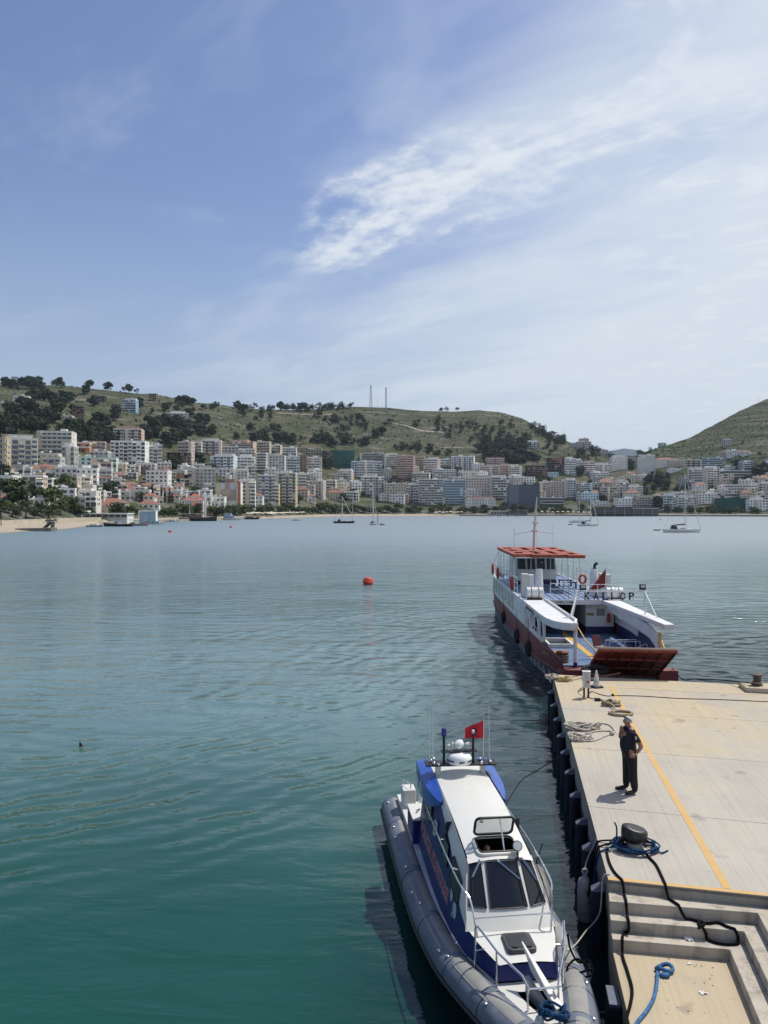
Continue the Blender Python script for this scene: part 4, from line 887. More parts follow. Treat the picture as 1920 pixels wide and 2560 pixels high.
# slipway jetty on the beach
j0 = gp(57, 1327, 0); jl = (146 - 57) * j0.y / F; jt = empty('concrete_jetty', (j0.x, j0.y - 6, 0), 0, 'long low concrete jetty with ramp lying on the beach edge', 'jetty')
m = MB(); m.hexa([(0, 0, -1), (jl, 0, -1), (jl, 5, -1), (0, 5, -1), (0, 0, 1.0), (jl, 0, 1.25), (jl, 5, 1.25), (0, 5, 1.0)]); m.build('platform', mat('weathered_jetty', (.20, .18, .16), .9, var=.2, vscale=.6), jt)
m = MB(); m.hexa([(jl * .72, 1, 1.3), (jl * .76, 1, 1.26), (jl * .76, 4, 1.26), (jl * .72, 4, 1.3), (jl * .88, 1, 3.2), (jl * .92, 1, 3.2), (jl * .92, 4, 3.2), (jl * .88, 4, 3.2)]); m.build('ramp', mat('weathered_jetty'  , (.2, .18, .16)), jt)
m = MB(); m.box(jl * .80, jl * 1.04, .8, 4.2, 3.21, 3.5); m.build('deck', MATS['weathered_jetty'], jt)
m = MB(); m.box(jl * .93, jl * .98, 1.5, 3.5, 1.2, 3.2); m.build('pillar', MATS['weathered_jetty'], jt)
# white pavilion, framed screen, restaurants on piles, parasols
def low_place(name, px0, px1, pyt, pyb, Y, wallc, roofm, label, open_=True, dep=12):
    z0 = max(.3, terr((px0 + px1) / 2, Y)) ; k = Y / F; w_ = (px1 - px0) * k; h = CZ + (YH - pyt) * k - z0
    o = empty(name, (((px0 + px1) / 2 - 960) * k, Y, z0), 0, label, 'building'); hw = w_ / 2; nb = max(3, round(w_ / 3.5))
    m = MB(); m.box(-hw + .4, hw - .4, 1.2, dep, -3, h - .5); m.build('wall', wallc, o)
    g = MB()
    for q in range(nb): x = -hw + .5 + (w_ - 1) * (q + .5) / nb; g.box(x - w_ / nb * .4, x + w_ / nb * .4, 1.12, 1.25, h * .35, h - .9)
    g.build('window', M_WIN, o, kind='stuff')
    m = MB()
    for q in range(0, nb + 1, 3): x = -hw + .2 + (w_ - .4) * q / nb; m.box(x - .1, x + .1, .1, .3, -4, h - .45)
    m.build('post', M_WTR, o, kind='stuff')
    m = MB(); m.box(-hw - .2, hw + .2, -.3, dep, h - .45, h); m.build('roof', roofm, o)
    m = MB(); m.box(-hw, hw, -.2, 1.1, h * .28, h * .28 + .3); m.build('terrace', M_SLAB, o)
    return o
M_WROOF = mat('white_flat_roof', (.78, .77, .74), .7)
M_DROOF = mat('dark_flat_roof', (.05, .05, .055), .7)
low_place('beach_pavilion', 205, 318, 1283, 1298, 412, wallmat('white'), M_WROOF, 'long low white beach pavilion with dark open front')
low_place('harbour_shed', 160, 205, 1277, 1298, 405, wallmat('offwhite'), M_WROOF, 'off-white shed at the beach end of the pavilion')
low_place('pile_restaurant', 1487, 1579, 1268, 1290, 822, mat('dark_timber_wall', (.05, .04, .035), .8), M_DROOF, 'dark restaurant pavilion built over the water')
low_place('pile_restaurant', 1583, 1648, 1270, 1290, 826, mat('dark_stone_wall', (.10, .10, .10), .8), M_WROOF, 'restaurant with thin white roof beside the dark one')
low_place('beach_bar', 1272, 1320, 1277, 1288, 866, mat('dark_timber_wall', (.05, .04, .035)), M_DROOF, 'dark beach bar at the water below the hotel')
low_place('beach_cafe', 1226, 1272, 1277, 1288, 872, wallmat('white'), M_WROOF, 'white-roofed beach cafe left of the dark bar')
k = 425 / F; sc_o = empty('framed_kiosk', ((368 - 960) * k, 425, terr(368, 425)), 0, 'white framed glazed kiosk standing on the harbour quay', 'kiosk'); hw = 22 * k; h = CZ + (YH - 1276) * k - terr(368, 425)
m = MB(); m.box(-hw, -hw + .5, 0, 3, -2, h); m.box(hw - .5, hw, 0, 3, -2, h); m.box(-hw + .502, hw - .502, 0, 3, h - .6, h); m.build('frame', wallmat('white'), sc_o)
m = MB(); m.box(-hw + .5, hw - .5, 1, 1.2, .8, h - .6); m.build('pane', mat('pale_blue_glass', (.38, .47, .55), .2), sc_o)
m = MB(); m.box(-hw * .5, hw * .1, .3, .9, -1, h * .75); m.build('door_panel', mat('pale_blue_glass', (.38, .47, .55)), sc_o)
M_PAR = mat('parasol_canvas', (.62, .55, .42), .9, objvar=.15)
pr = MB(); pr.bar((0, 0, -.3), (0, 0, 2.6), .06, 5); a = pr.build('pole', M_SLAB); pr_p = a.data; bpy.data.objects.remove(a)
pr = MB(); pr.lathe([(1.7, 2.2), (1.65, 2.3), (.8, 2.75), (.05, 3.0)], n=8); a = pr.build('canopy', M_PAR); pr_c = a.data; bpy.data.objects.remove(a)
for i in range(46):
    px = 670 + i * 8 if i < 12 else 1090 + (i - 12) * 9 if i < 20 else 1355 + (i - 20) * 13 if i < 36 else 620 + (i - 36) * 7
    Y = interp(SHORE, px) + rv.uniform(14, 24); o = empty('beach_parasol', ground(px, Y), 0, None, 'parasol', 'parasols along the waterfront'); later(o, 'canvas parasol on the ' + ('sandy beach behind the ketch' if 660 < px < 800 else 'quay behind the harbour boats' if px < 700 else 'beach below the mansion' if px < 1200 else 'eastern waterfront terrace'), px); o.scale = (1.35, 1.35, 1.2)
    for nm, me in (('pole', pr_p), ('canopy', pr_c)): c = bpy.data.objects.new(nm, me); COL.objects.link(c); c.parent = o
# lattice masts on the ridge
M_STEEL = mat('galvanised_mast', (.30, .30, .31), .6, .3)
def lattice(px, pyt, pyb, w0, w1, label, r=.16):
    p = on_hill(px, pyb); Y = p.y; H_ = CZ + (YH - pyt) / F * Y - p.z; o = empty('lattice_mast', p, .3, label, 'mast')
    n = 9
    def c(i, k): z = H_ * k / n; ww = lerp(w0, w1, k / n); return Vector(((-1, 1, 1, -1)[i] * ww, (-1, -1, 1, 1)[i] * ww, z - (2 if k == 0 else 0)))
    for i in range(4): m = MB(); m.tube([c(i, k) for k in range(n + 1)], r, 4); m.build('leg', M_STEEL, o)
    m = MB()
    for k in range(n):
        for i in range(4): m.bar(c(i, k), c((i + 1) % 4, k + 1), r * .6, 4); m.bar(c(i, k + 1), c((i + 1) % 4, k + 1), r * .6, 4)
    m.build('bracing', M_STEEL, o, kind='stuff')
    m = MB(); m.box(-.5, .5, -.9, .9, H_ - 3, H_ - .4); m.bar((0, 0, H_), (0, 0, H_ + 3), .1, 4); m.build('aerial_panel', M_STEEL, o)
lattice(927, 964, 1017, 2.6, .6, 'tall tapered lattice mast on the ridge, left one', .2); lattice(965, 969, 1019, 1.0, .9, 'straight lattice mast on the ridge, right one', .2)
def polem(px, pyt, pyb, label): p = on_hill(px, pyb); H_ = CZ + (YH - pyt) / F * p.y - p.z; m = MB(); m.tube([(0, 0, -1), (0, 0, H_)], [.25, .12], 6); o = m.build('slim_mast', M_STEEL); o.location = p; tag(o, label, 'mast')
polem(944, 992, 1018, 'thin pole between the two lattice masts'); polem(1409, 1074, 1102, 'thin pole on the right end of the wooded ridge'); polem(1896, 992, 1004, 'thin pole on top of the eastern hill')
# ================================================================= BOATS AT ANCHOR
M_GRP = mat('white_gelcoat', (.72, .72, .70), .3, coat=.3, dirt=(.5, .48, .44), dscale=.8, damt=.3)
M_BLK = mat('black_hull_paint', (.012, .013, .016), .4)
M_ALU = mat('mast_aluminium', (.62, .62, .62), .4, .5)
M_TEAK = mat('varnished_wood', (.20, .09, .04), .5, var=.25, vscale=2)
M_CANV = mat('grey_sail_cover', (.10, .10, .11), .9)
M_NAVY = mat('navy_canvas', (.02, .03, .08), .8)
M_REDB = mat('red_bottom_paint', (.20, .03, .025), .6)
def hull(mb, L, B_, fb, sheer=.25, draft=.3, nst=11, tr=.7, bowrake=.9, flare=.8):
    """boat hull, bow at +x, from stern x=0 to x=L; returns deck height function"""
    rings = []
    for i in range(nst):
        t = i / (nst - 1); x = L * t; half = B_ / 2 * (tr + (1 - tr) * math.sin(math.pi * min(1, t * 1.35) / 2)) * (1 if t < .5 else max(.02, 1 - ((t - .5) / .5) ** 2.2))
        zt = fb + sheer * (abs(t - .35) / .65) ** 2; xr = x - bowrake * (1 - 0) * 0
        rk = bowrake * max(0, t - .8) / .2
        rings.append([(x + rk * 0 - rk * .9, 0, -draft), (x - rk * .7, half * flare * .8, -draft * .5), (x - rk * .45, half * flare, .05), (x, half, zt), (x, 0, zt + .04), (x, -half, zt), (x - rk * .45, -half * flare, .05), (x - rk * .7, -half * flare * .8, -draft * .5)])
    mb.loft(rings, True, True)
def wp(px, py):
    Y = min(gp(px, py).y, interp(SHORE, px) - 7); return Vector(((px - 960) * Y / F, Y, 0))
def place_boat(name, px, py, head, label, cat, group=None): p = gp(px, py, 0); return empty(name, p, head, label, cat, group)
def yacht(px0, px1, py, mx, mtop, label, boom=True, flip=1, hullm=None, B_=None, name='sailing_yacht', jib=True):
    Y = gp(px0, py).y; L = abs(px1 - px0) * Y / F; o = empty(name, gp(min(px0, px1), py), 0, label, 'sailboat', 'boats at anchor in the bay')
    if flip < 0: o.rotation_euler.z = math.pi; o.location = gp(max(px0, px1), py)
    B_ = B_ or L * .3; fb = L * .085
    m = MB(); hull(m, L, B_, fb, L * .02, .35); m.build('hull', hullm or M_GRP, o, smooth=True, angle=50)
    m = MB(); m.loft([[(L * a, s * B_ * w2, fb + z) for s, z in ((-1, 0), (-.8, h_), (.8, h_), (1, 0))] for a, w2, h_ in ((.28, .26, .02), (.34, .26, L * .035), (.58, .22, L * .035), (.72, .12, L * .01))]); m.build('coachroof', M_GRP, o, bevel=.02)
    m = MB(); m.box(L * .40, L * .56, -B_ * .245, -B_ * .24, fb + L * .012, fb + L * .026); m.build('window', M_WIN, o)
    mxl = (mx - min(px0, px1)) / abs(px1 - px0) * L; mxl = mxl if flip > 0 else L - mxl; mh = (py - mtop) * Y / F
    r = max(.09, .095 * Y / 200)
    m = MB(); m.tube([(mxl, 0, fb), (mxl, 0, mh)], [r, r * .75], 8); m.build('mast', M_ALU, o)
    m = MB(); [m.bar((mxl, -B_ * .35, mh * q), (mxl, B_ * .35, mh * q), r * .4, 4) for q in (.42, .68)]; m.build('spreaders', M_ALU, o, kind='stuff')
    if boom:
        m = MB(); m.tube([(mxl - .2, 0, fb + 1.7), (mxl - L * .2, 0, fb + 1.55), (mxl - L * .40, 0, fb + 1.25)], [L * .022, L * .019, L * .008], 8); m.build('boom', M_CANV, o, smooth=True)
    m = MB(); w = r * .35
    m.bar((L * .985, 0, fb + L * .02), (mxl, 0, mh * .97), w * (2.2 if jib else 1), 5); m.bar((.05, 0, fb), (mxl, 0, mh), w, 4)
    for sg in (-1, 1): m.bar((mxl, sg * B_ * .45, fb), (mxl, sg * B_ * .33, mh * .42), w, 4); m.bar((mxl, sg * B_ * .33, mh * .42), (mxl, 0, mh * .95), w, 4)
    m.build('rigging', M_ALU, o, kind='stuff')
    m = MB()
    for q in range(7):
        x = L * (.03 + .155 * q); hb_ = B_ / 2 * (1 if q < 4 else max(.1, 1 - ((q / 6.3 - .5) / .5) ** 2.2)) * .93
        for sg in (-1, 1): m.bar((x, sg * hb_, fb), (x, sg * hb_, fb + .65), .02, 4)
    m.build('guard_rail', M_ALU, o, kind='stuff')
    m = MB(); m.loft([[(L * a, s * B_ * .3, fb + z) for s, z in ((-1, .1), (-.7, h_), (.7, h_), (1, .1))] for a, h_ in ((.2, .9), (.27, 1.35), (.33, 1.0))]); m.build('sprayhood', M_NAVY, o, smooth=True)
    return o
yacht(1660, 1753, 1331, 1713, 1183, 'large white sloop with grey sail cover, furthest right in the bay')
yacht(1444, 1497, 1315, 1476, 1236, 'mid-sized white sloop moored in front of the catamaran', True)
ke = yacht(834, 887, 1308, 855.5, 1240, 'black two-masted ketch off the sandy beach', False, 1, M_BLK, name='ketch')
Yk = gp(834, 1308).y; m = MB(); m.tube([((882 - 834) * Yk / F, 0, 1), ((882 - 834) * Yk / F, 0, (1308 - 1239) * Yk / F)], [.12, .09], 8); m.build('mast', M_ALU, ke)
# sloop seen bow-on
b1 = yacht(922, 962, 1324, 940, 1190, 'pale sloop seen bow-on in the middle of the bay', False, 1, mat('pale_blue_hull', (.48, .52, .56), .3), B_=3.7); b1.rotation_euler.z = R(-82); b1.location = gp(931, 1312)
def motor(name, px0, px1, py, label, hullm, cabm, levels=1, cat='motorboat', flip=1, canopy=None, masts=(), group='boats at anchor in the bay', sheer=.03, win=True, cabx=(.2, .7)):
    Y = wp((px0 + px1) / 2, py).y; L = (px1 - px0) * Y / F; o = empty(name, Vector((((px0 if flip > 0 else px1) - 960) * Y / F, Y, 0)), 0 if flip > 0 else math.pi, label, cat, group); B_ = L * .28; fb = max(.35, L * .075)
    m = MB(); hull(m, L, B_, fb, L * sheer, .3, tr=.8); m.build('hull', hullm, o, smooth=True, angle=50)
    m = MB(); m.tube([(0, -B_ * .42, fb + .02), (L * .5, -B_ * .5, fb + .02), (L * .8, -B_ * .32, fb + L * sheer * .6), (L, 0, fb + L * sheer + .05)], .06 + L * .002, 5); m.build('rubbing_strake', M_TEAK, o)
    z = fb
    for k in range(levels):
        a, b = L * (cabx[0] + .06 * k), L * (cabx[1] - .14 * k); hh = max(.55, min(2.0, L * .1)); m = MB(); m.loft([[(x, -B_ * .33, z), (x + d_, -B_ * .3, z + hh), (x + d_, B_ * .3, z + hh), (x, B_ * .33, z)] for x, d_ in ((a, .05), (b, -hh * .5))]); m.build('cabin', cabm, o, bevel=.03)
        if win:
            for q in range(max(2, int((b - a) / 1.6))): n_ = max(2, int((b - a) / 1.6)); x = a + (b - a) * (q + .3) / n_; m = MB(); m.box(x, x + (b - a) / n_ * .55, -B_ * .335, -B_ * .30, z + hh * .35, z + hh * .78); m.build('window', M_WINB, o)
        z += hh
    if canopy:
        m = MB(); m.box(L * .05, L * .6, -B_ * .4, B_ * .4, z + .9, z + 1.0); m.build('canopy', canopy, o)
        m = MB(); [m.bar((L * x, s * B_ * .38, z - .5), (L * x, s * B_ * .38, z + .92), .04, 4) for x in (.07, .3, .58) for s in (-1, 1)]; m.build('canopy_post', M_ALU, o, kind='stuff')
    for mxp, top, ms in masts:
        x = (mxp - px0) * Y / F; x = x if flip > 0 else L - x; m = MB(); m.tube([(x, 0, fb), (x, 0, (py - top) * Y / F)], [.14 * Y / 500 + .05, .08 * Y / 500 + .03], 7); m.build('mast', ms, o)
    return o
motor('wooden_gulet', 450, 543, 1301, 'long dark wooden gulet with two pale masts by the harbour', M_BLK, M_TEAK, 1, 'boat', 1, M_WROOF, ((474, 1234, M_ALU), (516, 1234, M_ALU)), 'boats along the harbour quay', .06, True, (.25, .62))
motor('tour_boat', 548, 606, 1299, 'white and blue tour boat with two rows of windows', M_GRP, mat('pale_blue_cabin', (.40, .52, .66), .5), 2, 'boat', 1, None, (), 'boats along the harbour quay')
motor('wooden_boat', 606, 648, 1297.5, 'dark wooden boat with single mast beside the tour boat', M_BLK, M_TEAK, 1, 'boat', 1, M_WROOF, ((623, 1246, M_TEAK),), 'boats along the harbour quay', .09, False)
motor('wooden_boat', 258, 332, 1316, 'long dark open boat with white interior near the beach', M_BLK, M_GRP, 1, 'boat', -1, mat('brown_awning', (.09, .07, .06), .9), (), 'boats along the harbour quay', .05, False, (.3, .5))
motor('wooden_boat', 322, 372, 1314.5, 'wooden boat with raised prow and purple-brown stripe', mat('faded_white_red_hull', (.34, .25, .26), .6), M_TEAK, 1, 'boat', 1, M_NAVY, (), 'boats along the harbour quay', .16, False, (.1, .3))
motor('work_boat', 368, 414, 1311, 'white workboat with orange bow stripe and turquoise deck', M_GRP, mat('turquoise_paint', (.20, .45, .50), .5), 1, 'boat', 1, None, (), 'boats along the harbour quay', .04)
motor('small_boat', 216, 258, 1317, 'small pale boat by the beach-side quay steps', mat('grey_hull', (.25, .25, .25), .6), M_GRP, 1, 'boat', 1, None, (), 'boats along the harbour quay', .03, False)
motor('motorboat', 415, 449, 1302, 'white motorboat moored left of the dark gulet', M_GRP, M_GRP, 1, 'boat', 1, None, (), 'boats along the harbour quay')
motor('motorboat', 729, 754, 1302, 'small white motorboat off the beach, left of the ketch', M_GRP, M_GRP, 1)
motor('fishing_boat', 948, 963, 1313, 'small yellow-green fishing boat behind the bow-on sloop', mat('olive_hull', (.20, .20, .06), .6), mat('yellow_cabin', (.5, .42, .2), .6), 1, 'boat', 1, None, ((944.5, 1240, M_BLK),))
motor('catamaran', 1422, 1466, 1307, 'white catamaran with low cabin behind the mid-sized sloop', M_GRP, M_GRP, 1, 'catamaran', -1, None, ((1449, 1240, M_ALU),), cabx=(.15, .8))
motor('dinghy', 1420, 1433, 1312, 'tiny grey dinghy below the catamaran', mat('grey_rubber', (.10, .11, .12), .6), M_CANV, 0, 'dinghy')
motor('dinghy', 1634, 1653, 1326.5, 'dark dinghy trailing left of the large sloop', mat('grey_rubber', (.1, .11, .12)), M_CANV, 0, 'dinghy')
motor('motorboat', 670, 682, 1298, 'tiny white boat pulled up at the beach end', M_GRP, M_GRP, 0)
for i in range(5):
    px = 1200 + i * 22; motor('pedal_boat', px, px + 7, 1292, 'small white pedal boat below the mansion, ' + ordinal(i + 1) + ' from left', M_GRP, M_GRP, 0, 'boat', group='pedal boats on the beach')
# kayaks stacked on the jetty
for i, (c, lab) in enumerate(((M_NAVY, 'navy kayak lying on the jetty deck'), (mat('yellow_plastic', (.55, .42, .03), .5), 'yellow kayak lying on the jetty deck'))):
    m = MB(); hull(m, 4.2, .9, .35, .15, .05, 7, .2); o = m.build('kayak', c); o.location = j0 + Vector((jl * .78, -4.6 + i * 1.2, 3.75)); tag(o, lab, 'kayak', 'kayaks on the jetty')
# ---- buoys
def buoy(px, py, r, label, col, top=True):
    p = gp(px, py, 0); o = empty('mooring_buoy', p, 0, label, 'buoy', 'mooring buoys in the bay')
    M1 = Matrix.Rotation(R(14), 3, 'Y')
    m = MB(); m.lathe([(r * .25, -r * .85), (r * .72, -r * .55), (r * .98, -.05 * r), (r * 1.0, r * .05)], (0, 0, r * .42), 20, M1); m.build('lower_float', mat(col + '_buoy_lower', (.52, .055, .02) if col == 'red' else (.02, .02, .02), .5, dirt=(.25, .05, .03), dscale=4, damt=.5), o, smooth=True, angle=40)
    m = MB(); m.lathe([(r * 1.0, r * .051), (r * .97, r * .16), (r * .66, r * .74), (r * .40, r * .80), (r * .05, r * .82)], (0, 0, r * .42), 20, M1); m.build('upper_float', mat(col + '_buoy', (.68, .075, .03) if col == 'red' else (.03, .03, .03), .42, dirt=(.4, .08, .05), dscale=3, damt=.4), o, smooth=True, angle=40)
    if top: m = MB(); c = Vector((.2 * r, 0, r * 1.3)); m.tube([c + Vector((math.cos(a) * r * .16, 0, math.sin(a) * r * .16)) for a in [k * .6283 for k in range(10)]], r * .035, 6, closed=True); m.build('ring', M_ALU, o)
buoy(920, 1461, .60, 'large red-orange mooring buoy left of the ferry', 'red')
buoy(425, 1331, .62, 'small red buoy furthest left in the bay', 'red'); buoy(577, 1319, .62, 'small red buoy in front of the tour boat', 'red')
buoy(1650, 1300, .55, 'tiny dark buoy left of the large sloop', 'dark', False)
# floating dark marker
p = gp(203, 1866); o = empty('net_float', p, .4, 'small dark fin-like float alone on the near water', 'float')
m = MB(); m.hexa([(-.07, -.02, -.05), (.09, -.02, -.05), (.09, .02, -.05), (-.07, .02, -.05), (-.06, -.008, .15), (-.03, -.008, .16), (-.03, .008, .16), (-.06, .008, .15)]); m.build('fin', mat('dark_float', (.03, .02, .02), .6), o)
m = MB(); m.ball((.03, 0, 0), .07, 10, 6, (1.2, .8, .5)); m.build('base', mat('dark_float', (.03, .02, .02)), o, smooth=True)
# ================================================================= CAR FERRY
M_FW = mat('ferry_white_paint', (.70, .70, .69), .45, dirt=(.42, .36, .29), dscale=1.4, damt=.45, var=.05, vscale=1)
M_FR = mat('ferry_red_paint', (.19, .038, .040), .55, dirt=(.10, .03, .03), dscale=1.2, damt=.6, var=.12, vscale=.8, bump=.3, bscale=1.2)
M_FB = mat('ferry_blue_deck', (.085, .145, .27), .6, var=.12, vscale=1.5, dirt=(.24, .26, .28), dscale=.9, damt=.6)
M_FN = mat('ferry_navy_paint', (.012, .02, .09), .5, dirt=(.05, .05, .07), dscale=1.5, damt=.4)
M_FH = mat('ferry_grey_boot', (.085, .10, .13), .65, var=.25, vscale=.9, dirt=(.28, .27, .25), dscale=1.1, damt=.6)
M_RAMP = mat('ramp_red_primer', (.23, .035, .025), .55, var=.3, vscale=1.0, dirt=(.09, .03, .025), dscale=1.3, damt=.7, bump=.3, bscale=4)
M_RUST = mat('rusty_iron', (.14, .05, .03), .85, var=.3, vscale=5)
M_CAN = mat('orange_red_canopy', (.36, .085, .045), .6, var=.15, vscale=1.0, dirt=(.3, .08, .05), dscale=1.2, damt=.5)
M_RUB = mat('black_rubber', (.012, .012, .013), .75)
M_LET = mat('navy_lettering', (.01, .015, .05), .6)
M_GLS = mat('wheelhouse_glass', (.06, .075, .08), .08, spec=.8)
M_YEP = mat('deck_yellow', (.60, .36, .05), .6, dirt=(.3, .2, .08), dscale=3, damt=.5)
fe = empty('car_ferry', (10.05, 34.0, 0), -.035, 'small car ferry with red hull band, raised red ramp and orange canopy', 'ferry')
def fp(name, mb, m, parent=None, **k): return mb.build(name, m, parent or fe, **k)
def hb(y, z):     # half beam at station y and height z
    bow = min(1, max(0, (y + .2) / 7)); s = math.sin(bow * math.pi / 2)
    full = lerp(2.25, 2.66, s); wl = lerp(1.2, 2.45, s)
    st = 1 - .10 * max(0, (y - 21) / 5) ** 2
    return lerp(wl, full, max(0, min(1, (z + .6) / 2.2)) ** .7) * st
ST = [-.1, .3, 1, 2, 3.2, 4.5, 6, 8, 11, 15, 19, 22, 24, 25.2, 25.8]
def sheerz(y): return 1.70 - .26 * max(0, (6 - y) / 6) ** 1.3 + .06 * max(0, (y - 12) / 14) ** 2
def bandz(y): return .62 + .35 * max(0, (y - 14) / 12) ** 2 + .10 * max(0, (3 - y) / 3)
low = MB(); band = MB()
for sg in (-1, 1):
    L1 = [[(sg * hb(y, z), y, z) for z in (-.7, -.2, .2, bandz(y))] for y in ST]; low.loft(L1, False, False)
    L2 = [[(sg * (hb(y, z) + .012), y, z) for z in (bandz(y), lerp(bandz(y), sheerz(y), .5), sheerz(y))] for y in ST]; band.loft(L2, False, False)
yb = ST[-1]; low.quad((-hb(yb, -.7), yb, -.7), (hb(yb, -.7), yb, -.7), (hb(yb, bandz(yb)), yb, bandz(yb)), (-hb(yb, bandz(yb)), yb, bandz(yb)))
band.quad((-hb(yb, 1), yb, bandz(yb)), (hb(yb, 1), yb, bandz(yb)), (hb(yb, 2), yb, sheerz(yb)), (-hb(yb, 2), yb, sheerz(yb)))
y0_ = ST[0]; low.quad((-hb(y0_, -.7), y0_, -.7), (hb(y0_, -.7), y0_, -.7), (hb(y0_, .72), y0_, .72), (-hb(y0_, .72), y0_, .72))
fp('hull', low, M_FH, smooth=True, angle=45); fp('hull_band', band, M_FR, smooth=True, angle=45)
m = MB()
for sg in (-1, 1): m.tube([(sg * (hb(y, bandz(y)) + .03), y, bandz(y)) for y in ST], .06, 6); m.tube([(sg * (hb(y, sheerz(y)) + .02), y, sheerz(y)) for y in ST], .05, 6)
fp('rubbing_strake', m, M_FR, kind='stuff')
m = MB()
for i in range(26):
    y = 1.5 + i * .9 + .1 * math.sin(i * 7); z = .12 + .1 * math.sin(i * 3.1); m.quad(*[(-hb(yy, zz) - .014, yy, zz) for yy, zz in ((y, z), (y + .22, z), (y + .26, z + .32), (y + .05, z + .34))])
fp('hull_marks', m, mat('hull_mark_white', (.5, .5, .48), .7), kind='stuff')
# bow sill
m = MB(); m.box(-2.25, -1.12, -.25, .35, .55, 1.02); m.box(2.0, 2.85, -.25, .35, .55, 1.02); m.box(-1.118, 1.998, -.02, .35, .3, .78); fp('bow_sill', m, M_FR, bevel=.03, kind='stuff')
# car deck
m = MB(); m.prism([(-hb(.36, 1.1) + .05, .36), (hb(.36, 1.1) - .05, .36), (2.52, 6), (2.52, 24), (-2.52, 24), (-2.52, 6)], .95, 1.1); fp('car_deck', m, M_FB)
m = MB(); m.quad((-.42, 1.6, 1.104), (-.14, 1.6, 1.104), (-.14, 10, 1.104), (-.42, 10, 1.104)); fp('painted_line', m, M_YEP)
m = MB(); m.box(-1.95, -.65, 4.6, 4.72, 1.104, 1.3); m.box(-1.95, -.65, 6.4, 6.52, 1.104, 1.3); m.box(-1.95, -1.83, 4.722, 6.398, 1.104, 1.3); m.box(-.77, -.65, 4.722, 6.398, 1.104, 1.3); h_ = fp('hatch', m, M_FW)
m = MB(); m.quad((-1.82, 4.73, 1.108), (-.78, 4.73, 1.108), (-.78, 6.39, 1.108), (-1.82, 6.39, 1.108)); fp('hatch_well', m, mat('dark_hold', (.01, .01, .012), .9), h_)
# left side: bulwark, pillars with arched heads, wing above
m = MB()
for ya, yb2 in zip([.9, 2, 3.2, 4.5, 6, 8, 8.5], [2, 3.2, 4.5, 6, 8, 8.5]):
    for sg in (-1, 1):
        a, b = hb(ya, 2) * sg, hb(yb2, 2) * sg; t = .10 * sg
        if sg < 0 and ya < 2.5: continue
        z0a, z0b = sheerz(ya) + .03, sheerz(yb2) + .03; z1a, z1b = (z0a + .2, z0b + .2) if sg < 0 else (2.12, 2.12)
        m.hexa([(a, ya, z0a), (b, yb2, z0b), (b - t, yb2, z0b), (a - t, ya, z0a), (a, ya, z1a), (b, yb2, z1b), (b - t, yb2, z1b), (a - t, ya, z1a)])
fp('bulwark_cap', m, M_FW, kind='stuff')
m = MB()
for ya, yb2 in zip([.5, 1, 2, 3.2, 4.5, 6, 8], [1, 2, 3.2, 4.5, 6, 8, 8.6]):
    for sg in (-1, 1): m.quad(*[(sg * (hb(y, 1.5) - .09), y, z) for y, z in ((ya, 1.1), (yb2, 1.1), (yb2, 2.02 if sg > 0 else sheerz(yb2)), (ya, 2.02 if sg > 0 else sheerz(ya)))])
fp('inner_bulwark', m, M_FN)
def pillar(side, y0, y1, y2, y3, name='pillar'):
    # foot from y0 to y1, head from y2 to y3, heads flare into arches
    m = MB(); x = side * 2.655; t = -side * .1; R_ = []
    for k in range(7):
        q = k / 6; fl = q ** 4; a = lerp(y0, y2, fl * .8 + q * .2); b = lerp(y1, y3, fl * .8 + q * .2); z = lerp(sheerz((y0 + y1) / 2) + .2, 2.72, q)
        xx = side * min(2.655, hb((a + b) / 2, 2.0)); R_.append([(xx, a, z), (xx, b, z), (xx + t, b, z), (xx + t, a, z)])
    m.loft(R_); fp(name, m, M_FW)
for q in ((7.95, 8.5, 7.9, 8.5), (6.95, 7.15, 6.8, 7.3), (6.2, 6.45, 5.9, 6.6), (3.75, 4.0, 3.6, 4.5), (2.75, 3.0, 2.6, 3.3)): pillar(-1, *q)
m = MB(); pl = [(-2.66, 8.6), (-2.66, 3), (-2.60, 1.6), (-2.45, .75), (-2.15, .18), (-1.8, 0), (-1.45, 0), (-1.45, 8.6)]; m.prism(pl, 2.70, 3.05); wl_ = fp('wing_deck', m, M_FW, bevel=.04)
m = MB(); put_text(m, 'MARRIKA MARITIME SA', .24, lambda x, y: (-2.668, 7.35 - x, 2.75 + y), .006, 2.9); put_text(m, 'N-4501', .22, lambda x, y: (-2.668 + .02 * max(0, x - .2), 3.7 - x, 2.76 + y), .004, 1.0); fp('lettering', m, M_LET)
m = MB(); m.tube([(-1.47, 8.5, 3.12), (-1.47, .4, 3.12), (-1.6, .05, 3.0)], .07, 8); fp('wing_rail', m, M_FW)
m = MB(); m.tube([(-1.52, .28, .8), (-1.52, .28, 2.72)], .085, 10); fp('bow_post', m, M_FW); m = MB(); m.tube([(-1.52, .28, .79), (-1.52, .28, 1.25)], .09, 10); fp('post_foot', m, M_FN)
m = MB()
for y in (4.2, 5.0, 5.8): m.bar((-2.58, y, 1.8), (-2.58, y, 2.15), .02, 5)
m.tube([(-2.58, 6.3, 2.2), (-2.58, 3.4, 2.1)], .022, 6); fp('guard_rail', m, M_FW, kind='stuff')
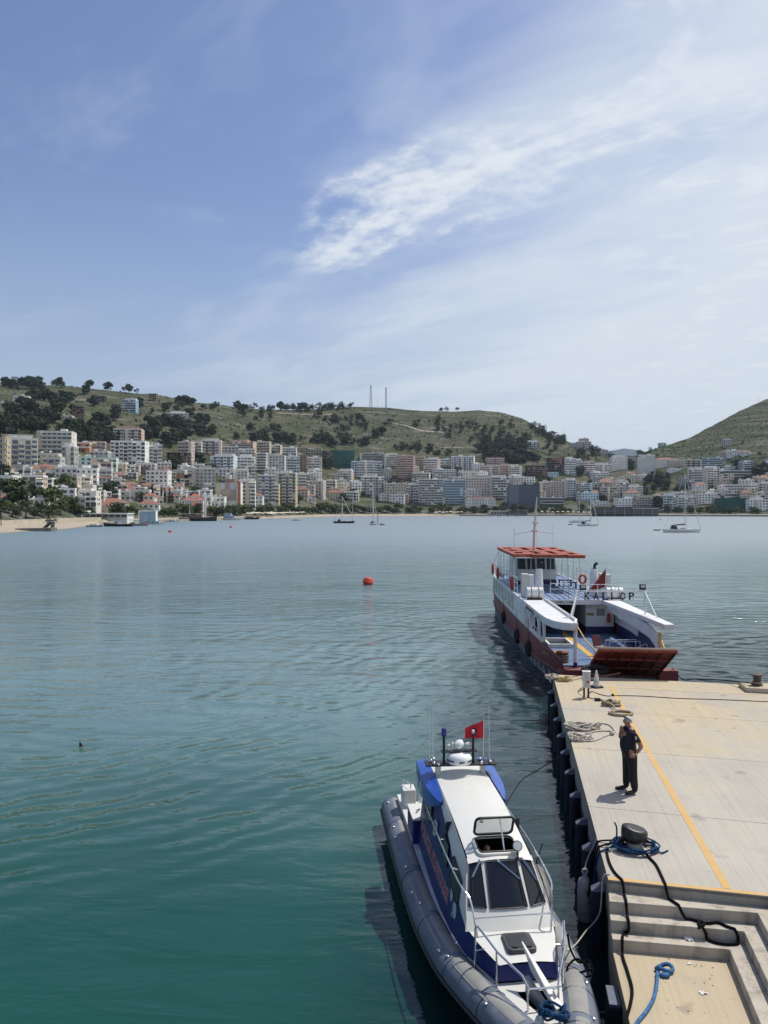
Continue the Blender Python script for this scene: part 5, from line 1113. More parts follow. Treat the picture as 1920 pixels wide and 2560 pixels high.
# right wing and pillars
m = MB(); m.prism([(2.2, -.3), (2.66, -.3), (2.66, 8.6), (1.7, 8.6), (2.0, 4)], 2.83, 3.05); fp('wing_deck', m, M_FW, bevel=.03)
m = MB(); R_ = []
for y, zb in ((8.6, 2.85), (8.0, 2.55), (6, 2.45), (3, 2.35), (1.4, 2.2), (.6, 1.95), (.35, 1.5)):
    x = lerp(2.1, 1.9, min(1, y / 8)); R_.append([(x, y, zb), (x + .16, y, zb), (x + .16, y if y > .5 else .2, min(2.825, zb + .5)), (x, y if y > .5 else .2, min(2.825, zb + .5))])
m.loft(R_); fp('wing_beam', m, M_FW)
for a, b in ((6.9, 6.7), (5.6, 5.0), (2.6, 1.9)):
    m = MB(); m.hexa([(2.38, b, 2.19), (2.52, b, 2.19), (2.52, b + .22, 2.19), (2.38, b + .22, 2.19), (2.2, a, 2.82), (2.34, a, 2.82), (2.34, a + .26, 2.82), (2.2, a + .26, 2.82)]); fp('pillar', m, M_FW)
m = MB(); m.tube([(2.2, .25, 1.0), (2.2, .25, 2.6)], .085, 10); fp('bow_post', m, mat('cream_worn_paint', (.55, .45, .24), .6, dirt=(.3, .2, .1), dscale=5, damt=.5))
m = MB(); m.tube([(2.6, 7, 2.42), (2.6, .8, 2.42)], .02, 6); [m.bar((2.6, y, 2.2), (2.6, y, 2.42), .018, 5) for y in (1, 2.2, 3.4, 4.6, 5.8)]; fp('guard_rail', m, M_FW, kind='stuff')
# ramp: ribbed plate, raised, underside towards the quay
A, B2, C2, D2 = Vector((-1.15, .12, .80)), Vector((1.95, .02, .72)), Vector((1.46, -4.15, 2.64)), Vector((-1.52, -4.1, 2.68))
def rp(u, v, d=0.0):
    p = A.lerp(B2, u).lerp(D2.lerp(C2, u), v); n = (B2 - A).cross(D2 - A).normalized(); return p + n * d
m = MB(); m.hexa([rp(0, 0, -.04), rp(1, 0, -.04), rp(1, 1, -.04), rp(0, 1, -.04), rp(0, 0, .03), rp(1, 0, .03), rp(1, 1, .03), rp(0, 1, .03)]); rmp = fp('ramp', m, M_RAMP)
for i in range(7):
    u = i / 6; m = MB(); e = .012; m.hexa([rp(u - e, .02, .032), rp(u + e, .02, .032), rp(u + e, .99, .032), rp(u - e, .99, .032), rp(u - e * .5, .02, .11), rp(u + e * .5, .02, .11), rp(u + e * .5, .99, .11), rp(u - e * .5, .99, .11)]); fp('rib', m, M_RAMP, rmp)
for v in (.03, .34, .66, .97):
    m = MB(); e = .014; m.hexa([rp(0, v - e, .032), rp(1, v - e, .032), rp(1, v + e, .032), rp(0, v + e, .032), rp(0, v - e * .5, .10), rp(1, v - e * .5, .10), rp(1, v + e * .5, .10), rp(0, v + e * .5, .10)]); fp('cross_rib', m, M_RAMP, rmp)
m = MB(); m.tube([rp(0, 1.0, 0), rp(1, 1.0, 0)], .05, 6); fp('ramp_lip', m, mat('worn_steel_edge', (.30, .22, .18), .6, .3), rmp)
for x0, y1_, z1_, u in ((-1.46, .3, 2.9, .02), (2.2, .3, 2.5, .97)):
    e = rp(u, .82, .0); m = MB(); m.tube([(x0, y1_, z1_), ((x0 + e.x) / 2, (y1_ + e.y) / 2 + .1, (z1_ + e.z) / 2 - .15), e], .03, 6); fp('ramp_chain', m, M_YEP)
# upper deck and car-deck interior
m = MB(); m.prism([(-2.66, 8.62), (2.66, 8.62), (2.66, 24.5), (-2.66, 24.5)], 2.88, 3.0); fp('upper_deck', m, M_FW)
m = MB(); m.quad((-2.5, 8.8, 3.004), (2.5, 8.8, 3.004), (2.5, 24.4, 3.004), (-2.5, 24.4, 3.004)); fp('deck_paint', m, mat('upper_deck_blue', (.17, .25, .40), .55, var=.1, vscale=1.2))
for i in range(9): m = MB(); x = -1.2 + i * .36; m.box(x, x + .025, 9.2, 17.5, 3.006, 3.03); fp('deck_seam', m, M_FN)
m = MB(); m.box(-1.45, 2.66, 8.56, 8.61, 2.80, 3.06); fp('fascia', m, M_FW)
m = MB(); put_text(m, 'WELCOME', .17, lambda x, y: (-.85 + x, 8.553, 2.87 + y), .003, 1.1); fp('lettering', m, M_LET)
m = MB(); m.box(.95, 2.5, 9.2, 15, 1.104, 2.87); cab = fp('deck_house', m, M_FW)
m = MB(); m.box(.94, 2.51, 9.19, 15, 1.105, 1.5); fp('skirting', m, M_FN, cab)
m = MB(); m.box(1.55, 2.0, 9.17, 9.195, 2.1, 2.5); fp('panel', m, mat('grey_panel', (.25, .26, .27), .6), cab); m = MB(); m.box(1.05, 1.35, 9.17, 9.195, 2.5, 2.78); fp('notice', m, mat('pale_notice', (.6, .6, .58), .7), cab); m = MB(); m.box(1.0, 1.4, 9.17, 9.195, 2.12, 2.26); fp('name_plate', m, mat('olive_plate', (.22, .22, .06), .7), cab)
m = MB(); m.box(-2.5, -1.95, 8.7, 15, 1.104, 2.87); cab2 = fp('deck_house', m, M_FW); m = MB(); m.box(-2.51, -1.94, 8.69, 15, 1.105, 1.55); fp('skirting', m, M_FN, cab2)
m = MB(); m.box(-2.4, -2.1, 8.66, 8.695, 2.15, 2.5); fp('notice', m, mat('pale_notice', (.6, .6, .58)), cab2)
m = MB(); m.box(-2.5, 2.5, 16, 16.1, 1.104, 2.87); fp('bulkhead', m, mat('dark_bulkhead', (.03, .03, .035), .8))
m = MB()
for k in range(7): m.box(-1.35, -.45, 9.0 + k * .28, 9.28 + k * .28, 1.3 + k * .25, 1.34 + k * .25)
for sg in (-1.37, -.45): m.hexa([(sg, 8.9, 1.11), (sg + .03, 8.9, 1.11), (sg + .03, 9.1, 1.11), (sg, 9.1, 1.11), (sg, 10.8, 2.85), (sg + .03, 10.8, 2.85), (sg + .03, 11, 2.85), (sg, 11, 2.85)])
fp('stair', m, M_FN, kind='stuff')
m = MB(); m.tube([(2.2, 9.1, 1.75), (2.2, 9.1, 2.2), (2.2, 9.1, 2.26)], [.09, .09, .03], 10); fp('fire_extinguisher', m, mat('extinguisher_red', (.42, .02, .02), .4))
# upper side walls with windows (both sides)
for sg in (-1, 1):
    m = MB(); yy = [8.5, 11, 15, 19, 22, 24, 25.2, 25.8]
    for a, b in zip(yy, yy[1:]):
        xa, xb = sg * (hb(a, 2.2) + .015), sg * (hb(b, 2.2) + .015); za, zb = sheerz(a) + .02, sheerz(b) + .02; t = -sg * .08; up = lambda y: 3.05 + .05 * max(0, (y - 20) / 6)
        m.hexa([(xa, a, za), (xb, b, zb), (xb + t, b, zb), (xa + t, a, za), (xa, a, up(a)), (xb, b, up(b)), (xb + t, b, up(b)), (xa + t, a, up(a))])
    sw_ = fp('side_wall', m, M_FW)
    for k in range(7):
        y = 12.4 + k * 1.75; x = sg * (hb(y, 2.2) + .016); z0, z1 = sheerz(y) + .30, 2.92; m = MB(); m.box(min(x, x + sg * .02), max(x, x + sg * .02), y, y + 1.2, z0, z1); w_ = fp('window', m, M_GLS, sw_)
    for k in range(3): m = MB(); x = sg * 2.68; m.tube([(x, 9.0, 2.35 + k * .22), (x, 11.3, 2.35 + k * .22)], .03, 5); fp('moulding', m, M_FW, sw_)
m = MB(); yb = 25.8; m.box(-hb(yb, 2.2), hb(yb, 2.2), yb - .08, yb, sheerz(yb), 3.1); fp('stern_wall', m, M_FW)
# wheelhouse
m = MB(); x0, x1 = -1.75, 1.0; R_ = [[(x0, 18.2, 3.006), (x1, 18.2, 3.006), (x1, 22, 3.006), (x0, 22, 3.006)], [(x0, 18.15, 4.15), (x1, 18.15, 4.15), (x1, 22, 4.15), (x0, 22, 4.15)], [(x0 + .12, 18.45, 5.05), (x1 - .12, 18.45, 5.05), (x1 - .12, 22, 5.05), (x0 + .12, 22, 5.05)]]; m.loft(R_); wh = fp('wheelhouse', m, M_FW)
for k in range(4):
    a = x0 + .14 + k * .655; b = a + .52; f1 = lambda x, z: (x, 18.15 + (z - 4.15) / 3.0 - .012, z); m = MB(); m.poly([f1(a, 4.02), f1(b, 4.02), f1(b - .03, 4.96), f1(a + .03, 4.96)]); wn_ = fp('window', m, M_GLS, wh)
    m = MB(); m.tube([f1(a, 4.02), f1(b, 4.02), f1(b - .03, 4.96), f1(a + .03, 4.96)], .022, 5, closed=True); fp('frame', m, M_CANV, wn_)
m = MB(); m.box(x0 - .01, x1 + .01, 18.13, 22.02, 3.007, 3.22); fp('skirting', m, M_FN, wh)
for sg in (x0 + .05, x1 - .05): m = MB(); m.box(sg - .06, sg + .06, 18.9, 20.2, 4.25, 4.85); fp('window', m, M_GLS, wh)
# canopy of hollow floats
cn = [(-2.52, -1.42, 13.6, 3), (-1.38, -.36, 13.2, 2), (-.32, .66, 13.2, 2), (.70, 1.70, 12.6, 3)]
for x0, x1, yf, nh in cn:
    m = MB(); yr_ = 22.4; z0, z1 = 5.10, 5.30; L_ = (yr_ - yf) / nh; bw_ = .26
    m.box(x0, x0 + bw_, yf, yr_, z0, z1); m.box(x1 - bw_, x1, yf, yr_, z0, z1)
    for k in range(nh + 1): c = yf + L_ * k; m.box(x0 + bw_ + .001, x1 - bw_ - .001, max(yf, c - (.5 if 0 < k < nh else .7)), min(yr_, c + (.5 if 0 < k < nh else .7)), z0, z1)
    cnp = fp('canopy_float', m, M_CAN, bevel=.03)
    m = MB(); m.quad((x0 + bw_, yf + .3, z0 + .04), (x1 - bw_, yf + .3, z0 + .04), (x1 - bw_, yr_ - .3, z0 + .04), (x0 + bw_, yr_ - .3, z0 + .04)); fp('canopy_sheet', m, mat('canopy_sheet_red', (.22, .035, .02), .7), cnp)
m = MB(); m.box(-2.4, 1.6, 13.4, 22.3, 5.05, 5.095); fp('canopy_frame', m, M_FW)
ps = MB()
for y in (13.8, 15.6, 17.4, 19.2, 21, 22.2): ps.bar((-2.42, y, 3.0), (-2.42, y, 5.06), .022, 5); ps.bar((1.62, y, 3.0), (1.62, y, 5.06), .022, 5)
for x in (-1.4, -.2, .8): ps.bar((x, 13.7, 3.0), (x, 13.7, 5.06), .016, 5)
ps.bar((1.66, 13, 5.06), (2.5, 11.6, 4.05), .025, 5); ps.bar((-2.42, 22.3, 5.0), (-2.6, 24, 4.0), .025, 5); fp('canopy_post', ps, M_FW, kind='stuff')
# rails on the upper deck
def rail(pts, h, nm='deck_rail', bars=3, r=.022, step=1.3, z=3.0):
    m = MB(); P = [Vector(p) for p in pts]
    for k in range(bars): m.tube([p + Vector((0, 0, h * (k + 1) / bars)) for p in P], r if k == bars - 1 else r * .7, 5)
    for a, b in zip(P, P[1:]):
        n = max(1, round((b - a).length / step))
        for i in range(n + 1): q = a.lerp(b, i / n); m.bar(q, q + Vector((0, 0, h)), r, 5)
    return fp(nm, m, M_FW, kind='stuff')
rail([(-2.55, 11.5, 3.0), (-2.55, 24.4, 3.05), (2.55, 24.4, 3.05)], 1.0); rail([(2.55, 24.4, 3.05), (2.55, 11, 3.0)], 1.0); rail([(-1.1, 8.75, 3.0), (-.1, 8.75, 3.0), (-.1, 10, 3.0)], .95); rail([(.5, 8.75, 3.0), (2.5, 8.75, 3.0)], .9)
m = MB(); put_text(m, 'KALIOPI', .4, lambda x, y: (-2.58, 20.5 - x, 3.35 + y), .02, 2.6); fp('lettering', m, M_LET)
for y, z in ((24.2, 3.55), (20.9, 3.5), (13.2, 3.5)):
    m = MB(); m.tube([(-2.66, y + math.cos(a) * .3, z + math.sin(a) * .36) for a in [k * .5236 for k in range(12)]], .075, 8, closed=True); fp('lifebuoy', m, mat('lifebuoy_red', (.45, .05, .03), .5), smooth=True)
m = MB(); m.tube([(1.75 + math.cos(a) * .2, 13.6, 3.75 + math.sin(a) * .25) for a in [k * .5236 for k in range(12)]], .07, 8, closed=True); fp('lifebuoy', m, mat('lifebuoy_red', (.45, .05, .03)), smooth=True)
# benches on the upper deck
for x, y in ((-.9, 16.5), (.2, 16.5), (1.3, 15.0), (1.3, 16.5)):
    m = MB(); m.box(x - .45, x + .45, y, y + .42, 3.38, 3.44); [m.box(x + q - .03, x + q + .03, y + .1, y + .38, 3.006, 3.378) for q in (-.38, .38)]; fp('bench', m, M_FN, kind='stuff')
# funnels
for x, lean in ((-1.35, .06), (1.85, .10)):
    m = MB(); m.tube([(x, 11.2, 3.0), (x + lean * .6, 11.3, 3.8), (x + lean, 11.4, 4.55)], [.29, .24, .19], 14); fn = fp('funnel', m, M_FW, smooth=True, angle=50)
    m = MB(); m.tube([(x + lean, 11.4, 4.552), (x + lean * 1.1, 11.4, 4.75), (x + lean + .06, 11.35, 4.86), (x + lean + .16, 11.3, 4.9)], .085, 8); fp('exhaust_pipe', m, M_RUB, fn, smooth=True)
for x, y, w_ in ((-2.15, 10.1, .34), (2.35, 10.4, .30)):
    m = MB(); m.box(x - w_, x + w_ * .2, y, y + .45, 3.006, 4.35); fp('locker', m, mat('locker_cream', (.60, .58, .50), .6), bevel=.02); m = MB(); m.box(x + w_ * .25, x + w_ * 1.1, y + .05, y + .5, 3.006, 4.3); fp('locker', m, M_FW, bevel=.02)
for x, y in ((-1.95, 8.9), (2.45, 8.9)):
    m = MB(); m.tube([(x - .48, y, 3.42), (x - .44, y, 3.42), (x + .44, y, 3.42), (x + .48, y, 3.42)], [.24, .31, .31, .24], 14); lr = fp('life_raft_canister', m, M_GRP, smooth=True, angle=40); m = MB(); [m.tube([(x + q, y + math.cos(a) * .32, 3.42 + math.sin(a) * .32) for a in [k * .5236 for k in range(12)]], .02, 5, closed=True) for q in (-.2, .2)]; fp('strap', m, M_CANV, lr, kind='stuff'); m = MB(); m.box(x - .4, x + .4, y - .2, y + .2, 3.01, 3.12); fp('cradle', m, M_RUST, lr)
# bow gantry with the name
g0, g1 = Vector((-1.05, 2.5, 4.18)), Vector((2.32, 2.9, 4.15)); dn = Vector((0, 0, -.41)); m = MB(); m.bar(g0, g1, .03, 6); m.bar(g0 + dn, g1 + dn, .03, 6)
for k in range(7): q = g0.lerp(g1, k / 6); m.bar(q, q + dn, .02, 5)
m.bar(g1, (2.36, 2.9, 3.05), .035, 6); m.bar(g1, (2.5, 1.6, 3.05), .028, 6); m.bar(g0 + Vector((.1, 0, .02)), (-1.5, 1.4, 3.1), .045, 6); m.bar(g0 + Vector((.1, 0, 0)), (-1.25, 2.2, 3.06), .05, 6); m.bar((-1.5, 1.4, 3.1), (-1.8, 1.5, 3.06), .03, 5)
m.bar(g0, (-1.0, 3.9, 2.2), .02, 5); gt = fp('bow_gantry', m, M_FW, kind='stuff')
for k, ch in enumerate('KALIOP'):
    q = g0.lerp(g1, .17 + k * .128) + dn * .96; m = MB(); put_text(m, ch, .5, lambda x, y: (q.x - .14 + x, q.y - .045, q.z + y), .012, .27 if ch != 'I' else .07); fp('name_letter', m, M_LET, gt)
for q in (g0 + Vector((.35, 0, .18)), g1 + Vector((-.1, 0, .2))):
    m = MB(); m.box(q.x - .14, q.x + .14, q.y - .08, q.y + .04, q.z - .12, q.z + .14); fl_ = fp('floodlight', m, M_RUB); m = MB(); m.box(q.x - .1, q.x + .1, q.y - .09, q.y - .081, q.z - .02, q.z + .11); fp('lens', m, mat('lamp_lens', (.55, .58, .6), .15), fl_)
# ensign and masts
m = MB(); m.bar((1.98, 9, 3.0), (2.02, 9, 4.85), .02, 6); fl2 = fp('flag_pole', m, M_FW); m = MB(); P_ = []
for i in range(7):
    u = i / 6; P_.append([(2.0 - 1.05 * u, 8.98 + .05 * math.sin(u * 7), lerp(4.78, 3.45, u ** 1.0) - .05), (2.0 - 1.05 * u + .02, 8.98 + .05 * math.sin(u * 7 + .5), lerp(3.75, 3.40, u))])
m.loft(P_, False, False); fp('flag', m, mat('maroon_flag', (.20, .03, .025), .9, var=.2, vscale=5), fl2)
m = MB(); m.tube([(-.72, 17, 5.1), (-.68, 17, 6.6), (-.58, 17, 8.0), (-.5, 17, 8.9)], [.09, .08, .06, .03], 8); ms = fp('mast', m, mat('mast_white_pink', (.66, .56, .52), .6))
m = MB(); m.tube([(-2.0, 17, 6.42), (-.7, 17, 6.62), (.6, 17, 6.45)], .03, 6); m.box(-.85, -.5, 16.9, 17.1, 6.6, 6.72); m.box(-.8, -.45, 16.85, 17.15, 7.1, 7.22); m.ball((-.6, 17, 7.9), .09, 8, 6); fp('yard', m, M_FW, ms, kind='stuff')
m = MB(); m.bar((-2.0, 17, 5.1), (-2.0, 17, 6.9), .02, 5); m.bar((.55, 17, 5.3), (.5, 17, 7.1), .008, 4); m.bar((-.55, 17, 8.4), (1.4, 14, 5.3), .006, 4); m.bar((-.55, 17, 8.4), (.3, 22, 5.3), .006, 4); fp('aerial', m, M_FW, ms, kind='stuff')
# tyres and lines on the hull
for y, z in ((6.3, .75), (10.6, .70), (17, .9)):
    m = MB(); x = -hb(y, .6) - .12; m.tube([(x - .02 * math.cos(a), y + math.cos(a) * .26, z + math.sin(a) * .33) for a in [k * .5236 for k in range(12)]], .12, 8, closed=True); ty = fp('tyre_fender', m, M_RUB, smooth=True)
    m = MB(); m.bar((x, y, z + .3), (-2.66, y + .3, 2.3), .018, 5); fp('rope', m, M_RUB, ty)
# clutter on the car deck
def ferry_thing(name, loc, rz, label, cat):
    o = empty(name, fe.matrix_basis @ Vector(loc) if False else Matrix.Translation(Vector((10.05, 34, 0))) @ Matrix.Rotation(-.035, 4, 'Z') @ Vector(loc), rz - .035, label, cat); return o
o = ferry_thing('plastic_chair', (.15, 2.5, 1.1), .5, 'worn grey chair standing behind the ferry ramp', 'chair')
m = MB(); m.box(-.24, .24, -.24, .24, .42, .46); m.build('seat', mat('chair_grey', (.20, .19, .18), .7), o); m = MB(); m.hexa([(-.24, .2, .46), (.24, .2, .46), (.24, .25, .46), (-.24, .25, .46), (-.26, .34, .95), (.26, .34, .95), (.26, .38, .95), (-.26, .38, .95)]); m.build('backrest', mat('chair_maroon', (.12, .03, .03), .8), o)
for x in (-.21, .21):
    for y in (-.2, .2): m = MB(); m.bar((x, y, 0), (x, y, .43), .02, 5); m.build('leg', M_ALU, o)
o = ferry_thing('steel_trestle', (1.2, 2.2, 1.1), .12, 'grey steel pipe frame lying on the ferry car deck', 'frame')
m = MB(); [m.bar((-.75, y, z), (.75, y, z), .022, 5) for y, z in ((0, .75), (0, .45), (.5, .75))]; [m.bar((x, y, 0), (x, y, .75), .022, 5) for x in (-.74, 0, .74) for y in (0, .5)]; m.build('pipe_frame', M_ALU, o, kind='stuff'); m = MB(); m.bar((-.3, -.6, .3), (.9, -.3, .7), .02, 5); m.bar((.9, -.3, .7), (1.1, -.6, .05), .02, 5); m.build('loose_pipe', M_ALU, o)
o = ferry_thing('wooden_board', (-1.95, 2.5, 1.25), .5, 'round-ended brown wooden board at the ferry bow', 'board'); m = MB(); m.prism([(-.6, -.3), (.4, -.35), (.65, -.1), (.65, .15), (.4, .35), (-.6, .3)], 0, .05); m.build('board', mat('plywood_brown', (.38, .20, .09), .6, var=.2, vscale=3), o)
o = ferry_thing('rope_drum', (-1.95, 1.05, 1.02), 0, 'weathered drum of rope on the ferry bow', 'rope drum')
for k in range(4): m = MB(); m.tube([(math.cos(a) * .26, math.sin(a) * .26, .07 + k * .11) for a in [q * .4488 for q in range(14)]], .055, 6, closed=True); m.build('coil', mat('old_manila', (.20, .16, .11), .9, var=.3, vscale=12), o)
m = MB(); m.lathe([(.2, 0), (.2, .5), (.3, .5), (.3, .55), (.01, .55)], n=14); m.build('drum', M_RUST, o)
# ================================================================= PATROL BOAT
M_TUBE = mat('grey_hypalon_tube', (.115, .135, .175), .55, var=.10, vscale=1.2, dirt=(.24, .25, .27), dscale=1.6, damt=.5, bump=.15, bscale=8)
M_PATCH = mat('worn_tube_patch', (.245, .24, .225), .75, var=.10, vscale=2.5)
M_PW = mat('patrol_white_gelcoat', (.64, .63, .58), .35, coat=.2, dirt=(.46, .43, .37), dscale=1.8, damt=.35)
M_PB = mat('patrol_navy_paint', (.008, .018, .115), .45, spec=.3, var=.08, vscale=2)
M_PB2 = mat('patrol_bright_blue', (.020, .075, .36), .32, coat=.3, var=.06, vscale=2)
M_SDK = mat('silver_side_deck', (.36, .38, .41), .5, var=.12, vscale=1.5, dirt=(.25, .25, .25), dscale=2, damt=.4)
M_SMK = mat('smoked_glass', (.010, .012, .016), .05, spec=.6)
M_SWN = mat('dark_side_glass', (.006, .007, .009), .2, spec=.2)
M_BLKP = mat('black_powder_coat', (.012, .012, .015), .5)
M_CHR = mat('polished_stainless', (.66, .66, .66), .18, 1.0)
PBF = math.atan2(-.9939, .110)
pb = empty('patrol_boat', (1.27, 19.5, 0), PBF, 'blue and white rigid inflatable patrol boat moored at the quay', 'boat')
def V(s, t, z): return Vector((s, -t, z))
def pp(name, mb, m, parent=None, **k): return mb.build(name, m, parent or pb, **k)
half = crv([(-.45, 1.01, .46), (0, 1.04, .46), (2, 1.06, .46), (4, 1.06, .49), (5.5, 1.03, .56), (6.8, .93, .66), (7.8, .76, .78), (8.7, .53, .88), (9.5, .24, .95), (9.85, 0, .97)], 8)
path = [V(p.x, p.y, p.z) for p in half] + [V(p.x, -p.y, p.z) for p in reversed(half[:-1])]
nP = len(path); TR_ = .275
def trad(i):
    k = min(i, nP - 1 - i); return TR_ * (.42 + .58 * min(1, k / 5) ** .6)
m = MB(); m.tube(path, [trad(i) for i in range(nP)], 20); tub = pp('inflatable_tube', m, M_TUBE, smooth=True)
def tframe(i):
    t = (path[min(i + 1, nP - 1)] - path[max(i - 1, 0)]).normalized(); out_ = Vector((0, 0, 1)).cross(t).normalized()
    return path[i], out_, Vector((0, 0, 1))
def tpt(i, a, dr=0.0):
    """point on the tube, a degrees from outboard up over the top"""
    p, o_, u = tframe(i); r = trad(i) + dr; return p + o_ * math.cos(R(a)) * r + u * math.sin(R(a)) * r
def tstrip(i0, i1, a0, a1, name, m_, dr=.006):
    m = MB(); rings = [[tpt(i, lerp(a0, a1, k / 5), dr if 0 < k < 5 else .001) for k in range(6)] for i in range(i0, i1 + 1)]; m.loft(rings, False, False); return pp(name, m, m_, tub, smooth=True)
# outboard side: find which angle is outboard on the left (first half)
_p, _o, _u = tframe(10); OUT = 1 if (_o.y < 0) else -1        # local -y is image left
def ang(a, i): return a if OUT > 0 else 180 - a
for i0, i1, a0, a1 in ((6, 12, 88, 128), (13, 22, 84, 126), (23, 32, 82, 128), (33, 42, 72, 112), (43, 52, 62, 104), (53, 60, 62, 100)):
    tstrip(i0, i1, ang(a0, 0), ang(a1, 0), 'wear_patch', M_PATCH)
for i0, i1 in ((24, 40), (44, 54)): tstrip(i0, i1, ang(52, 0), ang(60, 0), 'wear_strip', M_PATCH)
for i0, i1, a0, a1 in ((74, 84, 60, 100), (85, 96, 60, 118), (97, 108, 60, 120), (110, 120, 60, 120)):
    tstrip(min(i0, nP - 8), min(i1, nP - 7), ang(a0, 0), ang(a1, 0), 'wear_patch', M_PATCH)
for i in (6, 13, 23, 33, 43, 53, 61, nP - 62, nP - 54, nP - 43, nP - 33, nP - 23, nP - 13):
    m = MB(); m.tube([tpt(i, a, .002) for a in range(0, 360, 18)], .008, 5, closed=True); pp('seam', m, M_BLKP, tub)
for i, a in ((8, 62), (14, 58), (16, 52), (22, 60), (27, 50), (30, 64), (40, 48), (42, 60), (54, 50), (nP - 40, 55), (nP - 52, 55), (nP - 60, 50)):
    m = MB(); c = tpt(i, ang(a, i), .012); m.ball(c, .035, 10, 6, (1.4, 1, .5)); pp('lifeline_pad', m, M_CHR, tub, smooth=True)
m = MB(); m.tube([tpt(i, ang(-12, 0), .012) for i in range(3, nP - 3)], .035, 6); pp('rubbing_strip', m, M_BLKP, tub)
# hull below
m = MB(); R_ = []
for s, b, z in ((-.3, .95, .5), (2, 1.0, .5), (5, .98, .55), (7, .80, .7), (8.4, .45, .9), (9.2, .08, 1.0)): R_.append([V(s, b, z), V(s, b * .8, .1), V(s, 0, -.45 + max(0, s - 5) * .12), V(s, -b * .8, .1), V(s, -b, z)])
m.loft(R_, False, False); m.poly(R_[0]); pp('hull', m, M_PB, smooth=True, angle=30)
# side deck and bow deck: sheet between tube and cabin
BS = [2.4, 3.5, 4.5, 5.5, 6.3, 6.9, 7.25, 7.6, 8.0]
BH = [.82, .84, .86, .86, .84, .80, .74, .62, .47]
def ti(s): return interp([(p.x, p.y) for p in half], s) - .13
def dz(s): return interp([(-.4, .70), (2, .76), (5, .80), (6.8, .91), (7.8, .98), (8.6, 1.05), (9.3, 1.1), (9.8, 1.12)], s)
for sg in (1, -1):
    m = MB(); ss = [2.2 + .25 * k for k in range(22)]
    m.loft([[V(s, sg * ti(s), dz(s)), V(s, sg * (interp(list(zip(BS, BH)), s) - .02), dz(s) + .015)] for s in ss if s <= 7.2], False, False); pp('side_deck', m, M_SDK)
ss = [7.2, 7.5, 7.8, 8.0]; m = MB()
for sg in (1, -1): m.loft([[V(s, sg * ti(s), dz(s) + .004), V(s, sg * (interp(list(zip(BS, BH)), s) - .03), dz(s) + .02)] for s in ss], False, False)
pp('foredeck_margin', m, M_PW)
# bow deck with open anchor locker
m = MB(); zz_ = lambda s: dz(s) + .004
for sg in (1, -1): m.loft([[V(s, sg * ti(s), zz_(s)), V(s, sg * w_, zz_(s) + .01)] for s, w_ in ((8.0, .0), (8.28, .0), (8.281, .24), (8.6, .18), (8.95, .06), (8.951, .0), (9.2, 0), (9.7, 0))], False, False)
pp('bow_deck', m, M_PW)
m = MB(); m.loft([[V(s, .25 * k, zz_(s) - .22) for k in (-1, 1)] for s in (8.2, 9.0)], False, False); pp('anchor_well', m, M_BLKP)
m = MB(); m.hexa([V(8.25, -.06, 1.30), V(8.25, .02, 1.30), V(8.98, -.12, 1.14), V(8.98, -.26, 1.14), V(8.0, .07, 1.62), V(8.0, .10, 1.62), V(8.98, -.13, 1.17), V(8.98, -.27, 1.17)]); pp('locker_lid', m, M_PW, bevel=.012)
m = MB(); m.hexa([V(8.3, .05, 1.0), V(8.3, .12, 1.0), V(8.75, -.02, .98), V(8.75, -.1, .98), V(8.3, .06, 1.28), V(8.3, .12, 1.28), V(8.75, -.02, 1.1), V(8.75, -.1, 1.1)]); pp('anchor', m, mat('galvanised_grey', (.30, .31, .32), .5, .4))
# cabin: blue sides
CS = [2.5, 3.5, 4.5, 5.5, 6.3, 6.75, 7.15, 7.6, 8.02]
base = [(.82, .82), (.84, .82), (.86, .82), (.86, .84), (.84, .90), (.81, .95), (.76, .98), (.62, 1.02), (.475, 1.04)]
tb = [(.61, 2.38), (.62, 2.35), (.635, 2.25), (.68, 2.03), (.735, 1.68), (.75, 1.45), (.715, 1.34), (.575, 1.30), (.43, 1.27)]
te = [(.54, 2.50), (.545, 2.47), (.55, 2.40), (.57, 2.29), (.575, 2.16)]      # roof edge back to the windscreen head
def side(s, z):
    """half width of the blue side at station s and height z"""
    b = [interp(list(zip(CS, [q[k] for q in base])), s) for k in (0, 1)]; t = [interp(list(zip(CS, [q[k] for q in tb])), s) for k in (0, 1)]
    return lerp(b[0], t[0], max(0, min(1, (z - b[1]) / max(.01, t[1] - b[1]))))
for sg in (1, -1):
    m = MB(); m.loft([[V(s, sg * lerp(b[0], t[0], k / 4), lerp(b[1], t[1], k / 4)) for k in range(5)] for s, b, t in zip(CS, base, tb)], False, False); pp('cabin_side', m, M_PB, smooth=True, angle=30)
m = MB(); b, t = base[-1], tb[-1]; m.quad(V(8.02, b[0], b[1]), V(8.02, -b[0], b[1]), V(8.0, -t[0], t[1]), V(8.0, t[0], t[1])); pp('foredeck_front', m, M_PB)
# white shell: shoulders, roof with hatch hole, trunk front, foredeck
m = MB()
for sg in (1, -1):
    m.loft([[V(s, sg * lerp(a[0], c[0], k / 3), lerp(a[1], c[1], k / 3) + .02 * math.sin(math.pi * k / 3)) for k in range(4)] for s, a, c in zip(CS[:5], tb[:5], te)], False, False)
    # corner panel beside the windscreen
    m.loft([[V(6.3, sg * .735, 1.68), V(6.3, sg * .66, 1.92), V(6.3, sg * .575, 2.16)], [V(6.75, sg * .75, 1.45), V(6.62, sg * .70, 1.74), V(6.38, sg * .575, 2.12)], [V(7.15, sg * .74, 1.34), V(7.02, sg * .71, 1.47), V(6.90, sg * .695, 1.57)]], False, False)
def roofz(s, t): return interp([(2.5, 2.53), (3.5, 2.505), (4.5, 2.435), (5.5, 2.325), (6.3, 2.19), (6.5, 2.13)], s) - .05 * (t / .54) ** 2 + .02
